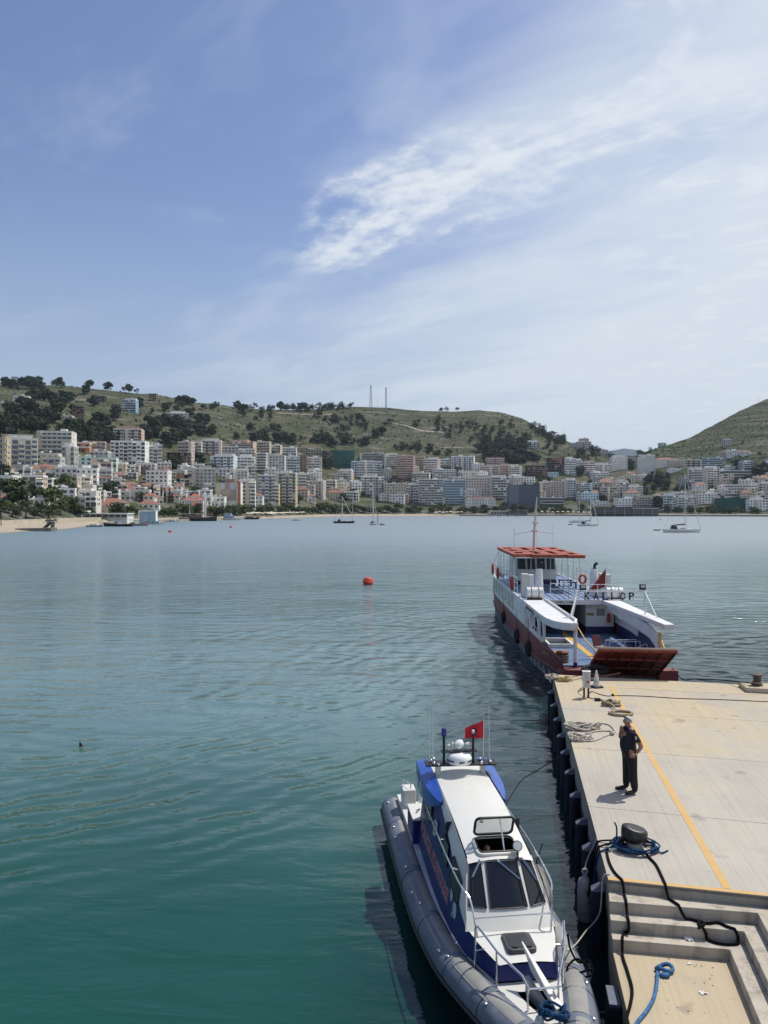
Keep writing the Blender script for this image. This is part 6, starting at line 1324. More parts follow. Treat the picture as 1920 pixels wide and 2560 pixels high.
def rs(s, t): return V(s, t, roofz(s, t))
def roof_patch(s0, s1, t0, t1, n=6, k=6):
    m.loft([[rs(lerp(s0, s1, i / n), lerp(t0, t1, j / k)) for j in range(k + 1)] for i in range(n + 1)], False, False)
roof_patch(2.5, 5.90, -.55, .55, 10, 10); roof_patch(5.90, 6.36, .34, .55, 4, 3); roof_patch(5.90, 6.36, -.55, -.34, 4, 3); roof_patch(6.36, 6.48, -.565, .565, 2, 10)
# windscreen surround and trunk front
hd = [(.575, 6.38), (.30, 6.46), (0, 6.48), (-.30, 6.46), (-.575, 6.38)]; ft = [(.695, 6.90), (.33, 7.02), (0, 7.04), (-.33, 7.02), (-.695, 6.90)]
zh = lambda t: 2.135 - .03 * (t / .54) ** 2
wsA = [V(s, t, zh(t)) for t, s in hd]; wsB = [V(s, t, 1.56) for t, s in ft]
m.loft([wsA, wsB], False, False)
m.loft([wsB, [V(s + .24, t * 1.09, 1.33) for t, s in ft]], False, False)
# foredeck top
m.loft([[V(s, t * k / 4, z + .03 * (1 - (k / 4) ** 2)) for k in range(-4, 5)] for s, t, z in ((7.12, .70, 1.335), (7.4, .64, 1.32), (7.6, .575, 1.305), (8.0, .43, 1.27))], False, False)
sh = pp('cabin_shell', m, M_PW, smooth=True, angle=28)
m = MB(); m.quad(V(2.5, .61, 2.38), V(2.5, -.61, 2.38), V(2.5, -.82, .8), V(2.5, .82, .8)); m.quad(V(2.5, .61, 2.38), V(2.5, .54, 2.5), V(2.5, -.54, 2.5), V(2.5, -.61, 2.38)); pp('aft_bulkhead', m, M_BLKP)
m = MB(); m.quad(V(2.6, .7, .9), V(7, .7, .9), V(7, -.7, .9), V(2.6, -.7, .9)); m.quad(V(5.2, .7, .9), V(5.2, -.7, .9), V(5.2, -.7, 2.3), V(5.2, .7, 2.3)); pp('cabin_floor', m, M_BLKP)
def onws(t, v):  # t at the head line -1..1 across, v 0 head to 1 foot
    x = (t + 1) / 2 * 4; i = min(3, int(x)); f_ = x - i; a = wsA[4 - i].lerp(wsA[3 - i], f_); b = wsB[4 - i].lerp(wsB[3 - i], f_); return a.lerp(b, v)
nrm = Vector((.62, 0, .78))
for a, b in ((-.94, -.56), (-.47, .47), (.56, .94)):
    m = MB(); n = 5; e = .016
    top = [onws(lerp(a + .03, b - .03, k / n), .035) + nrm * e for k in range(n + 1)]; bot = [onws(lerp(a, b, k / n), .955) + nrm * e for k in range(n + 1)]
    m.loft([top, bot], False, False); pn = pp('windscreen_pane', m, M_SMK, smooth=True)
    m = MB(); m.tube(top + list(reversed(bot)), .010, 5, closed=True); pp('gasket', m, M_BLKP, pn)
for t0, v0, t1, v1 in ((.62, .02, .86, .36), (.10, .04, -.40, .42), (-.62, .02, -.88, .5)):
    m = MB(); a, b = onws(t0, v0) + nrm * .04, onws(t1, v1) + nrm * .035; d_ = Vector((0, .022, 0)); m.tube([a, b], .009, 5); m.tube([a + d_, b + d_], .009, 5); m.ball(a, .03, 8, 5); wi = pp('wiper', m, M_CHR, kind='stuff'); m = MB(); e = (onws(t1, min(1, v1 + .42)) + nrm * .03); m.tube([b.lerp(e, -.35), e], .008, 4); pp('blade', m, M_BLKP, wi)
# roof hatch: coaming, raised lid, strut
def rrect(c0, c1, d0, d1, r, fn, n=4):
    pts = []
    for cx, cy, a0 in ((c1 - r, d1 - r, 0), (c0 + r, d1 - r, 90), (c0 + r, d0 + r, 180), (c1 - r, d0 + r, 270)):
        for k in range(n + 1): a = R(a0 + 90 * k / n); pts.append(fn(cx + r * math.cos(a), cy + r * math.sin(a)))
    return pts
m = MB(); m.tube(rrect(5.90, 6.38, -.36, .36, .09, lambda s, t: rs(s, t) + Vector((0, 0, .02))), .03, 6, closed=True); ch = pp('roof_hatch', m, M_PW, smooth=True)
m = MB(); m.tube(rrect(5.93, 6.35, -.33, .33, .08, lambda s, t: rs(s, t) + Vector((0, 0, .045))), .014, 5, closed=True); pp('gasket', m, M_BLKP, ch)
la = R(62)
def lid(u, t): return V(5.92 + u * math.cos(la) * .9, t, roofz(5.92, 0) + .06 + u * math.sin(la))
lo_ = rrect(.02, .42, -.34, .34, .08, lid); m = MB(); m.tube(lo_, .024, 6, closed=True); ld = pp('hatch_lid', m, M_BLKP, ch, smooth=True)
def clear_glass():
    g = bpy.data.materials.new('tinted_clear_glass'); g.use_nodes = True; t = NT(g.node_tree); b = t.n['Principled BSDF']; b.inputs['Base Color'].default_value = (.50, .55, .56, 1); b.inputs['Roughness'].default_value = .05; b.inputs['Alpha'].default_value = .55; return g
m = MB(); m.poly(lo_); pp('lid_glass', m, clear_glass(), ch)
m = MB(); m.bar(lid(.40, -.09), rs(6.34, -.10) + Vector((0, 0, .03)), .014, 6); m.box(5.99, 6.05, -.26, -.20, roofz(6, 0) + .34, roofz(6, 0) + .42); pp('strut', m, M_CHR, ch, kind='stuff')
m = MB(); c = V(6.42, -.30, roofz(6.4, .2) + .16); Mx = Matrix.Rotation(R(62), 3, 'Y'); m.lathe([(.02, -.07), (.06, -.06), (.085, -.01), (.088, .03), (.08, .034)], c, 16, Mx); sp = pp('searchlight', m, M_BLKP, smooth=True, angle=40)
m = MB(); m.lathe([(.074, .035), (.01, .036)], c, 16, Mx); pp('lens', m, mat('searchlight_lens', (.55, .56, .56), .1, .8), sp); m = MB(); m.bar(V(6.49, -.30, roofz(6.5, .3)), c + Vector((0, 0, -.06)), .018, 6); m.lathe([(.05, 0), (.05, .02), (.01, .025)], V(6.49, -.30, roofz(6.5, .3)), 10); pp('stand', m, M_BLKP, sp, kind='stuff')
# side windows
def side_win(s0, s1, z0, z1, sl, sg=1, mt=M_SMK, frame=None):
    """slanted pane on the cabin side"""
    def q(s, z): return V(s, sg * (shw(s, z) + .028), z)
    def shw(s, z):
        zb = interp(list(zip(CS, [a[1] for a in tb])), s); 
        if z <= zb: return side(s, z)
        t0_ = interp(list(zip(CS, [a[0] for a in tb])), s); return lerp(t0_, interp(list(zip(CS[:5], [a[0] for a in te])), s), (z - zb) / max(.05, interp(list(zip(CS[:5], [a[1] for a in te])), s) - zb))
    pts = [q(s0 + .06, z0), q(s1 - .10, z0 - sl), q(s1, z0 - sl + .08), q(s1 - .05, z1 - sl), q(s0 + .05, z1), q(s0, z1 - .06)]
    m = MB(); m.poly(pts); w_ = pp('side_window', m, mt)
    m = MB(); m.tube(pts, .010 if not frame else .022, 5, closed=True); pp('frame', m, frame or M_BLKP, w_)
for sg in (1, -1):
    side_win(5.85, 6.60, 1.60, 1.98, .14, sg, M_SWN); side_win(5.0, 5.6, 1.66, 2.02, .05, sg, M_SWN); side_win(3.05, 3.75, 1.66, 2.0, .0, sg, mat('olive_tinted_glass', (.03, .04, .02), .2, spec=.2)); side_win(4.15, 4.42, 1.68, 1.92, .0, sg, M_SWN, M_PW)
# lettering
m = MB(); 
def on_side(s0, z0): return lambda x, y: V(s0 + x, side(s0 + x, z0 + y) + .006, z0 + y - .01 * x)
put_text(m, 'POLICIA KUFITARE', .30, on_side(2.75, 1.17), .022, 3.15); pp('lettering_outline', m, mat('pale_red_outline', (.48, .38, .42), .5))
m = MB(); put_text(m, 'POLICIA KUFITARE', .30, lambda x, y: V(2.75 + x, side(2.75 + x, 1.17 + y) + .010, 1.17 + y - .01 * x), .004, 3.15); pp('lettering', m, mat('red_lettering', (.42, .02, .035), .5))
for s, z, a, b in ((6.12, 1.42, .10, .12), (6.42, 1.30, .12, .14), (6.28, 1.16, .03, .04)):
    m = MB(); m.poly([V(s + math.cos(q) * a, side(s + math.cos(q) * a, z + math.sin(q) * b) + .008, z + math.sin(q) * b) for q in [k * .5236 for k in range(12)]]); pp('emblem', m, mat('pale_emblem', (.42, .46, .46), .5))
# blue wings beside the roof
for sg in (1, -1):
    m = MB(); R_ = []
    for s, ti_, to_, zi, zo, zb in ((2.2, .56, .80, 2.50, 2.46, 1.98), (2.9, .56, .83, 2.52, 2.46, 1.96), (3.6, .57, .82, 2.49, 2.40, 2.02), (4.1, .58, .74, 2.44, 2.36, 2.15), (4.4, .60, .64, 2.38, 2.34, 2.28)): R_.append([V(s, sg * ti_, zi), V(s, sg * to_, zo), V(s, sg * (to_ - .01), zb), V(s, sg * (ti_ + .10), zb + .05)])
    m.loft(R_); pp('roof_wing', m, M_PB2, smooth=True, angle=40, bevel=.02)
m = MB(); put_text(m, 'BP 01', .30, lambda x, y: V(2.32 + x, .835 - .0 * x + (.004 if x < .6 else -.006), 2.08 + y), .012, .95); pp('lettering', m, mat('white_lettering', (.75, .75, .75), .5))
# radar platform
m = MB(); m.prism([xy(V(s, t, 0)) for s, t in ((3.0, .74), (3.32, .76), (3.38, -.74), (3.06, -.76))], 2.69, 2.72); pf = pp('radar_platform', m, M_BLKP)
m = MB(); [m.box(*(sorted((V(3.12, t, 0).x, V(3.25, t, 0).x))), *(sorted((V(0, t - .05, 0).y, V(0, t + .05, 0).y))), 2.49, 2.689) for t in (.48, -.48)]; pp('foot', m, M_PW, pf, kind='stuff')
for t, top in ((.36, 3.30), (-.27, 3.34)): m = MB(); m.bar(V(3.22, t, 2.722), V(3.22, t, top), .028, 8); pp('mast', m, M_BLKP, pf)
m = MB(); m.box(3.12, 3.32, -.38, .45, 2.965, 2.985) if False else m.box(3.14, 3.30, min(V(0, .42, 0).y, V(0, -.34, 0).y), max(V(0, .42, 0).y, V(0, -.34, 0).y), 2.965, 2.985); pp('shelf', m, M_BLKP, pf)
m = MB(); m.lathe([(.05, 3.30), (.062, 3.32), (.052, 3.345), (.052, 3.44), (.045, 3.465), (.01, 3.47)], V(3.22, .36, 0), 14); pp('beacon', m, mat('blue_beacon', (.01, .015, .20), .2), pf, smooth=True, angle=40)
m = MB(); m.lathe([(.03, 3.34), (.03, 3.40), (.01, 3.41)], V(3.22, -.27, 0), 10); pp('stern_light', m, M_PW, pf)
rc = V(3.26, .035, 0); m = MB(); m.lathe([(.20, 2.735), (.25, 2.745), (.268, 2.79), (.262, 2.86), (.22, 2.925), (.12, 2.955), (.01, 2.96)], rc, 28); rd = pp('radar_dome', m, mat('radome_white', (.80, .80, .80), .22), pf, smooth=True)
def ring(x0, zb, rr=.2675): return lambda x, y: rc + Vector((math.cos((x + x0) / rr) * rr, -math.sin((x + x0) / rr) * -rr * -1, 0)) + Vector((0, 0, zb + y))
def radtext(txt, a0, zb, size, fit, mt):
    m = MB(); put_text(m, txt, size, lambda x, y: rc + Vector((math.cos(a0 + x / .27) * .27, math.sin(a0 + x / .27) * .27, zb + y)), .004, fit); pp('lettering', m, mt, pf)
radtext('NXT', -.22, 2.795, .055, .12, M_BLKP); radtext('FURUNO', .52, 2.80, .06, .22, mat('radar_blue_letters', (.02, .04, .15), .5)); radtext('FURUNO', -1.42, 2.80, .06, .22, mat('radar_blue_letters', (.02, .04, .15)))
m = MB(); m.lathe([(.09, -.04), (.105, -.02), (.11, .03), (.08, .06), (.02, .07)], V(3.2, .03, 3.10), 18, Matrix.Rotation(R(35), 3, 'X') @ Matrix.Rotation(R(18), 3, 'Y')); pp('satellite_dome', m, mat('radome_white', (.8, .8, .8)), pf, smooth=True)
for t, h_, r_ in ((.26, .10, .035), (.18, .14, .03), (-.16, .12, .06)): m = MB(); m.bar(V(3.22, t, 2.985), V(3.22, t, 2.985 + h_), .012, 6); m.lathe([(r_, 2.985 + h_), (r_ * 1.05, 3.005 + h_), (r_ * .3, 3.03 + h_)], V(3.22, t, 0), 12); pp('gps_aerial', m, M_PW, pf)
for t, s in ((.62, 3.1), (.58, 3.28), (.50, 3.34), (-.44, 3.1), (-.42, 3.34), (-.62, 3.3), (.55, 3.0)): m = MB(); m.ball(V(s, t, 2.745), .04, 10, 6); m.lathe([(.03, 2.72), (.03, 2.74)], V(s, t, 0), 8); pp('deck_light', m, M_CHR, pf, smooth=True)
for t, s, top, r_ in ((.66, 3.12, 4.0, .010), (.60, 3.2, 4.02, .011), (-.62, 3.2, 3.9, .009)): m = MB(); m.tube([V(s, t, 2.72), V(s, t, 2.95), V(s, t, top)], [r_ * 1.6, r_, r_ * .6], 5); pp('whip_aerial', m, mat('pale_whip', (.6, .6, .6), .5), pf)
# ensign
m = MB(); m.bar(V(3.1, -.52, 2.72), V(3.1, -.52, 3.62), .012, 6); fpole = pp('flag_pole', m, M_CHR, pf)
def flagpt(u, v): return V(3.1 + .03 * math.sin(u * 6), -.52 + .40 * u, lerp(3.58, 3.20, v) - .10 * u * (1 - v) * 1.6 - .02 * u)
m = MB(); m.loft([[flagpt(i / 8, k / 5) for k in range(6)] for i in range(9)], False, False); pp('flag', m, mat('red_flag', (.55, .012, .03), .8), pf, smooth=True)
m = MB(); ea = [(.5, .12), (.42, .28), (.26, .22), (.30, .45), (.22, .55), (.36, .62), (.40, .85), (.5, .95), (.60, .85), (.64, .62), (.78, .55), (.70, .45), (.74, .22), (.58, .28)]
m.poly([flagpt(.28 + u * .42, .12 + v * .7) + Vector((.012, 0, 0)) for u, v in ea]); pp('flag_emblem', m, M_BLKP, pf)
# hand rails
for sg in (1, -1):
    m = MB(); m.tube(crv([V(3.6, sg * .80, 2.0), V(5.2, sg * .82, 1.98), V(6.7, sg * .78, 1.92), V(7.08, sg * .68, 1.84), V(7.22, sg * .64, 1.62), V(7.30, sg * .60, 1.33)], 5), .016, 6); [m.bar(V(s, sg * (side(s, 1.9) - .02), 1.95), V(s, sg * .80, 1.98), .012, 5) for s in (3.8, 5.2, 6.35)]; pp('hand_rail', m, M_CHR, kind='stuff')
    b0 = [V(7.58, sg * .70, 1.0), V(7.60, sg * .70, 1.62), V(7.68, sg * .68, 1.70), V(8.2, sg * .50, 1.58), V(8.66, sg * .27, 1.50), V(8.76, sg * .22, 1.40), V(8.76, sg * .22, 1.08)]
    m = MB(); m.tube(b0, .017, 6); m.bar(V(8.17, sg * .51, 1.02), V(8.15, sg * .51, 1.585), .015, 6); m.bar(V(7.6, sg * .70, 1.28), V(7.6, sg * .55, 1.30), .013, 5); pp('bow_rail', m, M_CHR, kind='stuff')
m = MB(); m.bar(V(7.25, .62, 1.58), V(7.25, -.62, 1.60), .014, 6); m.bar(V(8.74, .22, 1.36), V(8.74, -.22, 1.36), .016, 6); pp('cross_rail', m, M_CHR, kind='stuff')
# foredeck hatch
m = MB(); pts = rrect(7.34, 7.82, -.22, .24, .07, lambda s, t: xy(V(s, t + .0, 0))); m.prism(pts, 1.30, 1.385); fh_ = pp('foredeck_hatch', m, mat('charcoal_hatch', (.035, .037, .042), .5), bevel=.012)
m = MB(); pts = rrect(7.40, 7.76, -.16, .18, .04, lambda s, t: xy(V(s, t, 0))); m.prism(pts, 1.386, 1.392); pp('hatch_pane', m, mat('dark_acrylic', (.045, .048, .055), .25), fh_); m = MB(); [m.box(7.74, 7.78, min(V(0, t, 0).y, V(0, t + .07, 0).y), max(V(0, t, 0).y, V(0, t + .07, 0).y), 1.393, 1.405) for t in (-.14, .08)]; pp('latch', m, M_BLKP, fh_, kind='stuff')
# cockpit
m = MB(); m.loft([[V(s, t, .62) for t in (-.9, .9)] for s in (-.2, 2.5)], False, False); pp('cockpit_floor', m, M_PW)
m = MB(); [m.hexa([V(-.1, sg * .80, .6), V(2.5, sg * .80, .6), V(2.5, sg * .93, .6), V(-.1, sg * .93, .6), V(-.1, sg * .80, .86), V(2.5, sg * .80, .86), V(2.5, sg * .93, .86), V(-.1, sg * .93, .86)]) for sg in (1, -1)]; pp('coaming', m, M_PW, kind='stuff')
def bxs(s0, s1, t0, t1, z0, z1, nm, mt, par=None, bv=.03): m = MB(); m.box(s0, s1, -t1, -t0, z0, z1); return pp(nm, m, mt, par, bevel=bv)
b_ = bxs(.35, .78, .58, .90, .62, 1.28, 'console_box', M_PW); b_ = bxs(1.75, 2.62, .58, .93, .62, 1.28, 'engine_box', M_PB); bxs(1.74, 2.63, .57, .94, 1.281, 1.33, 'box_lid', M_PW, b_, .015)
bxs(-.05, .5, -.4, .4, .62, 1.0, 'stern_seat', M_PW); bxs(1.2, 1.9, -.3, .3, .62, .95, 'engine_cover', M_PW); bxs(1.75, 2.62, -.93, -.58, .62, 1.28, 'engine_box', M_PB)
m = MB(); m.tube([V(.4, .85, 1.28), V(.4, .85, 1.4), V(.7, .7, 1.4), V(.7, .7, 1.28)], .014, 6); m.bar(V(2.1, .7, 1.33), V(2.3, .8, 1.38), .02, 6); pp('grab_rail', m, M_CHR, kind='stuff')
# blue line heap at the stem
M_BROPE = mat('blue_rope', (.010, .045, .11), .85, spec=.15, var=.4, vscale=30, bump=.6, bscale=80)
M_KROPE = mat('black_rope', (.006, .006, .007), .9, spec=.12, var=.3, vscale=30, bump=.6, bscale=80)
M_WROPE = mat('pale_rope', (.45, .41, .35), .9, var=.25, vscale=18, bump=.7, bscale=70)
M_MROPE = mat('old_manila_rope', (.30, .24, .16), .9, var=.3, vscale=18, bump=.7, bscale=70)
WB = Matrix.Translation(Vector((1.27, 19.5, 0))) @ Matrix.Rotation(PBF, 4, 'Z')
def tangle(c, rx, ry, n, r, seed, hz=.12, turns=5):
    rr = random.Random(seed); pts = []
    for k in range(n):
        a = 2 * math.pi * turns * k / n + rr.uniform(-.4, .4); q = rr.uniform(.45, 1.0); pts.append(Vector(c) + Vector((math.cos(a) * rx * q, math.sin(a) * ry * q, r + hz * rr.random() ** 2)))
    return crv(pts, 4)
m = MB(); m.tube(tangle(WB @ V(9.0, -.08, 1.12), .22, .18, 34, .018, 3, .14), .018, 6); tag(m.build('rope_heap', M_BROPE), 'blue rope heap on the very bow of the patrol boat', 'rope')
m = MB(); c = WB @ V(7.75, -.72, 1.28); m.tube(crv([c + Vector((.0, 0, .25)), c + Vector((.05, .05, .0)), c + Vector((.15, -.05, -.15)), c + Vector((.3, -.1, -.1)), c + Vector((.32, -.2, -.25)), c + Vector((.1, -.2, -.28)), c + Vector((-.05, -.15, -.2)), c + Vector((.12, -.05, -.1)), c + Vector((.28, -.15, -.18)), c + Vector((.05, -.2, -.26))], 5), .018, 6); tag(m.build('rope_hank', M_KROPE), 'black rope hank tied to the patrol boat bow rail', 'rope')
fo = empty('boat_fender', WB @ V(5.75, -.96, 1.35), PBF, 'long grey fender hanging on the quay side of the patrol boat', 'fender'); m = MB(); m.tube([(-.40, 0, .12), (-.34, 0, .10), (-.25, 0, .08), (.25, 0, -.16), (.34, 0, -.2), (.42, 0, -.24)], [.03, .09, .12, .12, .09, .03], 12); m.build('body', mat('weathered_fender', (.13, .13, .12), .6, var=.3, vscale=5), fo, smooth=True); m = MB(); m.bar((-.4, 0, .12), (-.45, .15, .5), .01, 5); m.build('lanyard', M_KROPE, fo)
# ================================================================= PEOPLE
def skin_body(name, joints, edges, mats, pick, sub=2, parent=None):
    """one continuous surface grown round a skeleton; joints: name -> (x, y, z, rx, ry)"""
    nm = list(joints); ix = {k: i for i, k in enumerate(nm)}
    me = bpy.data.meshes.new(name); me.from_pydata([joints[k][:3] for k in nm], [(ix[a], ix[b]) for a, b in edges], [])
    o = bpy.data.objects.new(name, me); COL.objects.link(o)
    sk = o.modifiers.new('skin', 'SKIN'); sk.use_smooth_shade = True
    if not me.skin_vertices: bpy.context.view_layer.objects.active = o
    lay = me.skin_vertices[0].data
    for k in nm: lay[ix[k]].radius = joints[k][3:5]; lay[ix[k]].use_root = (k == nm[0])
    ss = o.modifiers.new('sub', 'SUBSURF'); ss.levels = sub; ss.render_levels = sub
    dg = bpy.context.evaluated_depsgraph_get(); m2 = bpy.data.meshes.new_from_object(o.evaluated_get(dg)); bpy.data.objects.remove(o)
    m2.materials.clear()
    for q in mats: m2.materials.append(q)
    for p in m2.polygons: p.material_index = pick(p.center); p.use_smooth = True
    o = bpy.data.objects.new(name, m2); COL.objects.link(o)
    if parent: o.parent = parent
    return o
M_SKIN = mat('tanned_skin', (.34, .17, .11), .55, var=.08, vscale=10); M_SHIRT = mat('navy_shirt', (.008, .009, .018), .85, var=.2, vscale=6, bump=.3, bscale=14); M_TROU = mat('black_trousers', (.007, .007, .010), .85, var=.2, vscale=5, bump=.4, bscale=10); M_SHOE = mat('black_leather', (.008, .008, .009), .4); M_HAIR = mat('grey_hair', (.48, .48, .46), .9, var=.2, vscale=40)
mx = gp(1573, 1979, PD); man = empty('person', (mx.x, mx.y, PD), 0, 'man in dark shirt and trousers, hand at mouth, standing on the quay', 'person')
J = {'pelvis': (0, 0, .94, .17, .19), 'spine': (-.045, 0, 1.10, .195, .20), 'chest': (-.01, 0, 1.30, .17, .20), 'upper': (.01, 0, 1.43, .11, .15), 'neck': (-.01, .0, 1.53, .062, .062), 'jaw': (-.05, .0, 1.585, .075, .07), 'head': (-.05, 0, 1.655, .095, .082), 'crown': (-.04, 0, 1.72, .07, .065), 'nose': (-.155, 0, 1.635, .016, .016),
 'shN': (.03, -.20, 1.43, .075, .075), 'elN': (.20, -.27, 1.13, .056, .056), 'wrN': (.08, -.25, .955, .033, .03), 'paN': (.01, -.235, .925, .04, .022),
 'shF': (-.02, .19, 1.43, .07, .07), 'elF': (-.16, .17, 1.20, .048, .048), 'wrF': (-.185, .06, 1.41, .032, .03), 'paF': (-.18, .02, 1.48, .022, .04),
 'hiN': (.03, -.10, .87, .135, .135), 'knN': (.045, -.12, .48, .108, .105), 'anN': (.08, -.15, .12, .088, .085), 'heN': (.07, -.16, .055, .055, .05), 'toN': (-.12, -.21, .04, .045, .035), 'tpN': (-.18, -.225, .035, .03, .025),
 'hiF': (-.01, .10, .87, .13, .135), 'knF': (-.02, .11, .48, .105, .105), 'anF': (-.03, .13, .12, .085, .083), 'heF': (-.04, .15, .055, .055, .05), 'toF': (-.24, .13, .04, .045, .035), 'tpF': (-.30, .125, .035, .03, .025)}
Eg = [('pelvis', 'spine'), ('spine', 'chest'), ('chest', 'upper'), ('upper', 'neck'), ('neck', 'jaw'), ('jaw', 'head'), ('head', 'crown'), ('head', 'nose'), ('upper', 'shN'), ('shN', 'elN'), ('elN', 'wrN'), ('wrN', 'paN'), ('upper', 'shF'), ('shF', 'elF'), ('elF', 'wrF'), ('wrF', 'paF'), ('pelvis', 'hiN'), ('hiN', 'knN'), ('knN', 'anN'), ('anN', 'heN'), ('heN', 'toN'), ('toN', 'tpN'), ('pelvis', 'hiF'), ('hiF', 'knF'), ('knF', 'anF'), ('anF', 'heF'), ('heF', 'toF'), ('toF', 'tpF')]
for k, (dx, dy, dz_) in enumerate(((-.03, -.012, .03), (-.045, -.014, .008), (-.045, -.012, -.016), (-.035, -.008, -.038))):
    p = J['paN']; J[f'fa{k}'] = (p[0] + dx * .9, p[1] + dy, p[2] + dz_ * .8, .0095, .0095); J[f'fb{k}'] = (p[0] + dx * 2.0, p[1] + dy * 1.2, p[2] + dz_ * 1.3 - .006, .008, .008); Eg += [('paN', f'fa{k}'), (f'fa{k}', f'fb{k}')]
J['th0'] = (.035, -.265, .905, .011, .011); J['th1'] = (.02, -.275, .868, .009, .009); Eg += [('wrN', 'th0'), ('th0', 'th1')]
for k, (dx, dy, dz_) in enumerate(((-.012, -.03, .03), (-.018, -.01, .038), (-.018, .012, .036), (-.012, .03, .028))):
    p = J['paF']; J[f'ga{k}'] = (p[0] + dx, p[1] + dy * .8, p[2] + dz_ * .9, .0095, .0095); J[f'gb{k}'] = (p[0] + dx * .2 + .025, p[1] + dy * .8, p[2] + dz_ * 1.7, .008, .008); Eg += [('paF', f'ga{k}'), (f'ga{k}', f'gb{k}')]
J['tg0'] = (-.155, -.01, 1.475, .011, .011); J['tg1'] = (-.145, -.015, 1.515, .009, .009); Eg += [('wrF', 'tg0'), ('tg0', 'tg1')]
def pick_man(c):
    if c.z < .085: return 3
    if c.z > 1.50: return 0
    armN = c.y < -.185 and c.z > .84 and c.z < 1.24; armF = (c.x < -.10 and c.y > -.08 and c.z > 1.26 and c.x < -.125 and c.z > 1.24) or (c.x < -.12 and c.z > 1.34)
    if armN and (c.x > .10 or c.y < -.205): return 0
    if armF: return 0
    if c.z < .90: return 2
    return 1
skin_body('body', J, Eg, [M_SKIN, M_SHIRT, M_TROU, M_SHOE], pick_man, 2, man)
m = MB(); prof = []
R_ = []
for i in range(7):
    a = math.pi * .5 * i / 6; r_ = math.cos(a) + 1e-3; R_.append([(-.028 + .103 * r_ * math.cos(q) * (1 if math.cos(q) > 0 else .80), .092 * r_ * math.sin(q), 1.655 + .112 * math.sin(a) - (.035 if math.cos(q) > .2 and i == 0 else 0)) for q in [k * .3927 for k in range(16)]])
m.loft(R_, True, False); m.build('hair', M_HAIR, man, smooth=True)
for sg in (-1, 1): m = MB(); m.ball((-.03, sg * .09, 1.63), .022, 8, 6, (.7, .35, 1.3)); m.build('ear', M_SKIN, man, smooth=True)
m = MB(); m.tube([(.03, -.098, 1.665), (-.07, -.094, 1.73), (-.11, -.05, 1.742), (-.11, .05, 1.742), (-.07, .094, 1.73), (.03, .098, 1.665)], .008, 6); m.box(-.118, -.10, -.075, -.01, 1.72, 1.76); m.box(-.118, -.10, .01, .075, 1.72, 1.76); m.build('sunglasses', M_SHOE, man, kind='stuff')
m = MB(); m.box(.045, .085, -.292, -.284, 1.30, 1.37); m.build('shoulder_badge', mat('badge_pale', (.55, .42, .36), .8), man)
m = MB(); m.tube([(-.175, -.02, 1.548), (-.225, -.035, 1.553)], .0045, 5); m.build('cigarette', mat('cigarette_white', (.75, .73, .68), .8), man)
m = MB(); m.tube([(.075 + .0, -.25 + .036 * math.cos(q), .958 + .036 * math.sin(q)) for q in [k * .6283 for k in range(10)]], .008, 5, closed=True); m.build('watch', M_CHR, man)
m = MB(); m.loft([[(x, y, z) for x, y, z in ((-.12, -.06, 1.515), (-.09, -.07, 1.53), (-.08, .07, 1.53), (-.12, .06, 1.515))], [(-.14, -.05, 1.46), (-.11, -.055, 1.475), (-.11, .055, 1.475), (-.14, .05, 1.46)]]); m.build('collar', M_SHIRT, man)
# helmsman inside the patrol boat
hp = WB @ V(5.86, .10, .9); hm = empty('person', hp, PBF, 'man inside the patrol boat cabin, seen through the roof hatch', 'person')
J2 = {'pelvis': (-.1, 0, .55, .15, .17), 'spine': (-.08, 0, .75, .14, .17), 'chest': (-.02, 0, .98, .14, .18), 'neck': (.04, 0, 1.10, .06, .06), 'head': (.07, 0, 1.20, .092, .08), 'crown': (.07, 0, 1.27, .07, .065), 'nose': (.17, 0, 1.19, .016, .016), 'sh1': (0, -.19, 1.0, .07, .07), 'el1': (.15, -.24, .76, .05, .05), 'wr1': (.36, -.14, .80, .034, .03), 'pa1': (.43, -.11, .81, .03, .03), 'sh2': (0, .19, 1.0, .07, .07), 'el2': (.15, .24, .76, .05, .05), 'wr2': (.36, .14, .80, .034, .03), 'pa2': (.43, .11, .81, .03, .03), 'hi1': (0, -.1, .50, .1, .1), 'kn1': (.38, -.13, .50, .08, .08), 'an1': (.36, -.13, .08, .06, .06), 'to1': (.52, -.14, .05, .045, .04), 'hi2': (0, .1, .50, .1, .1), 'kn2': (.38, .13, .50, .08, .08), 'an2': (.36, .13, .08, .06, .06), 'to2': (.52, .14, .05, .045, .04)}
E2 = [('pelvis', 'spine'), ('spine', 'chest'), ('chest', 'neck'), ('neck', 'head'), ('head', 'crown'), ('head', 'nose'), ('chest', 'sh1'), ('sh1', 'el1'), ('el1', 'wr1'), ('wr1', 'pa1'), ('chest', 'sh2'), ('sh2', 'el2'), ('el2', 'wr2'), ('wr2', 'pa2'), ('pelvis', 'hi1'), ('hi1', 'kn1'), ('kn1', 'an1'), ('an1', 'to1'), ('pelvis', 'hi2'), ('hi2', 'kn2'), ('kn2', 'an2'), ('an2', 'to2')]
skin_body('body', J2, E2, [M_SKIN, M_SHIRT, M_TROU], lambda c: 0 if c.z > 1.07 or (c.x > .2 and c.z > .7) else 1 if c.z > .6 else 2, 2, hm)
m = MB(); m.box(-.35, .1, -.25, .25, 0, .42); bxx = m.build('helm_seat', M_BLKP); bxx.parent = pb; bxx.location = pb.matrix_basis.inverted() @ hp if False else V(5.86, .10, .9)
# ================================================================= THINGS ON THE QUAY
def rope(name, pts, r, mt, label, n=6, z0=None, group=None, seg=6):
    m = MB(); m.tube(crv(pts, seg), r, n); return tag(m.build(name, mt, smooth=True), label, 'rope', group)
def gq(px, py, z=PD, up=.0): p = gp(px, py, z); p.z += up; return p
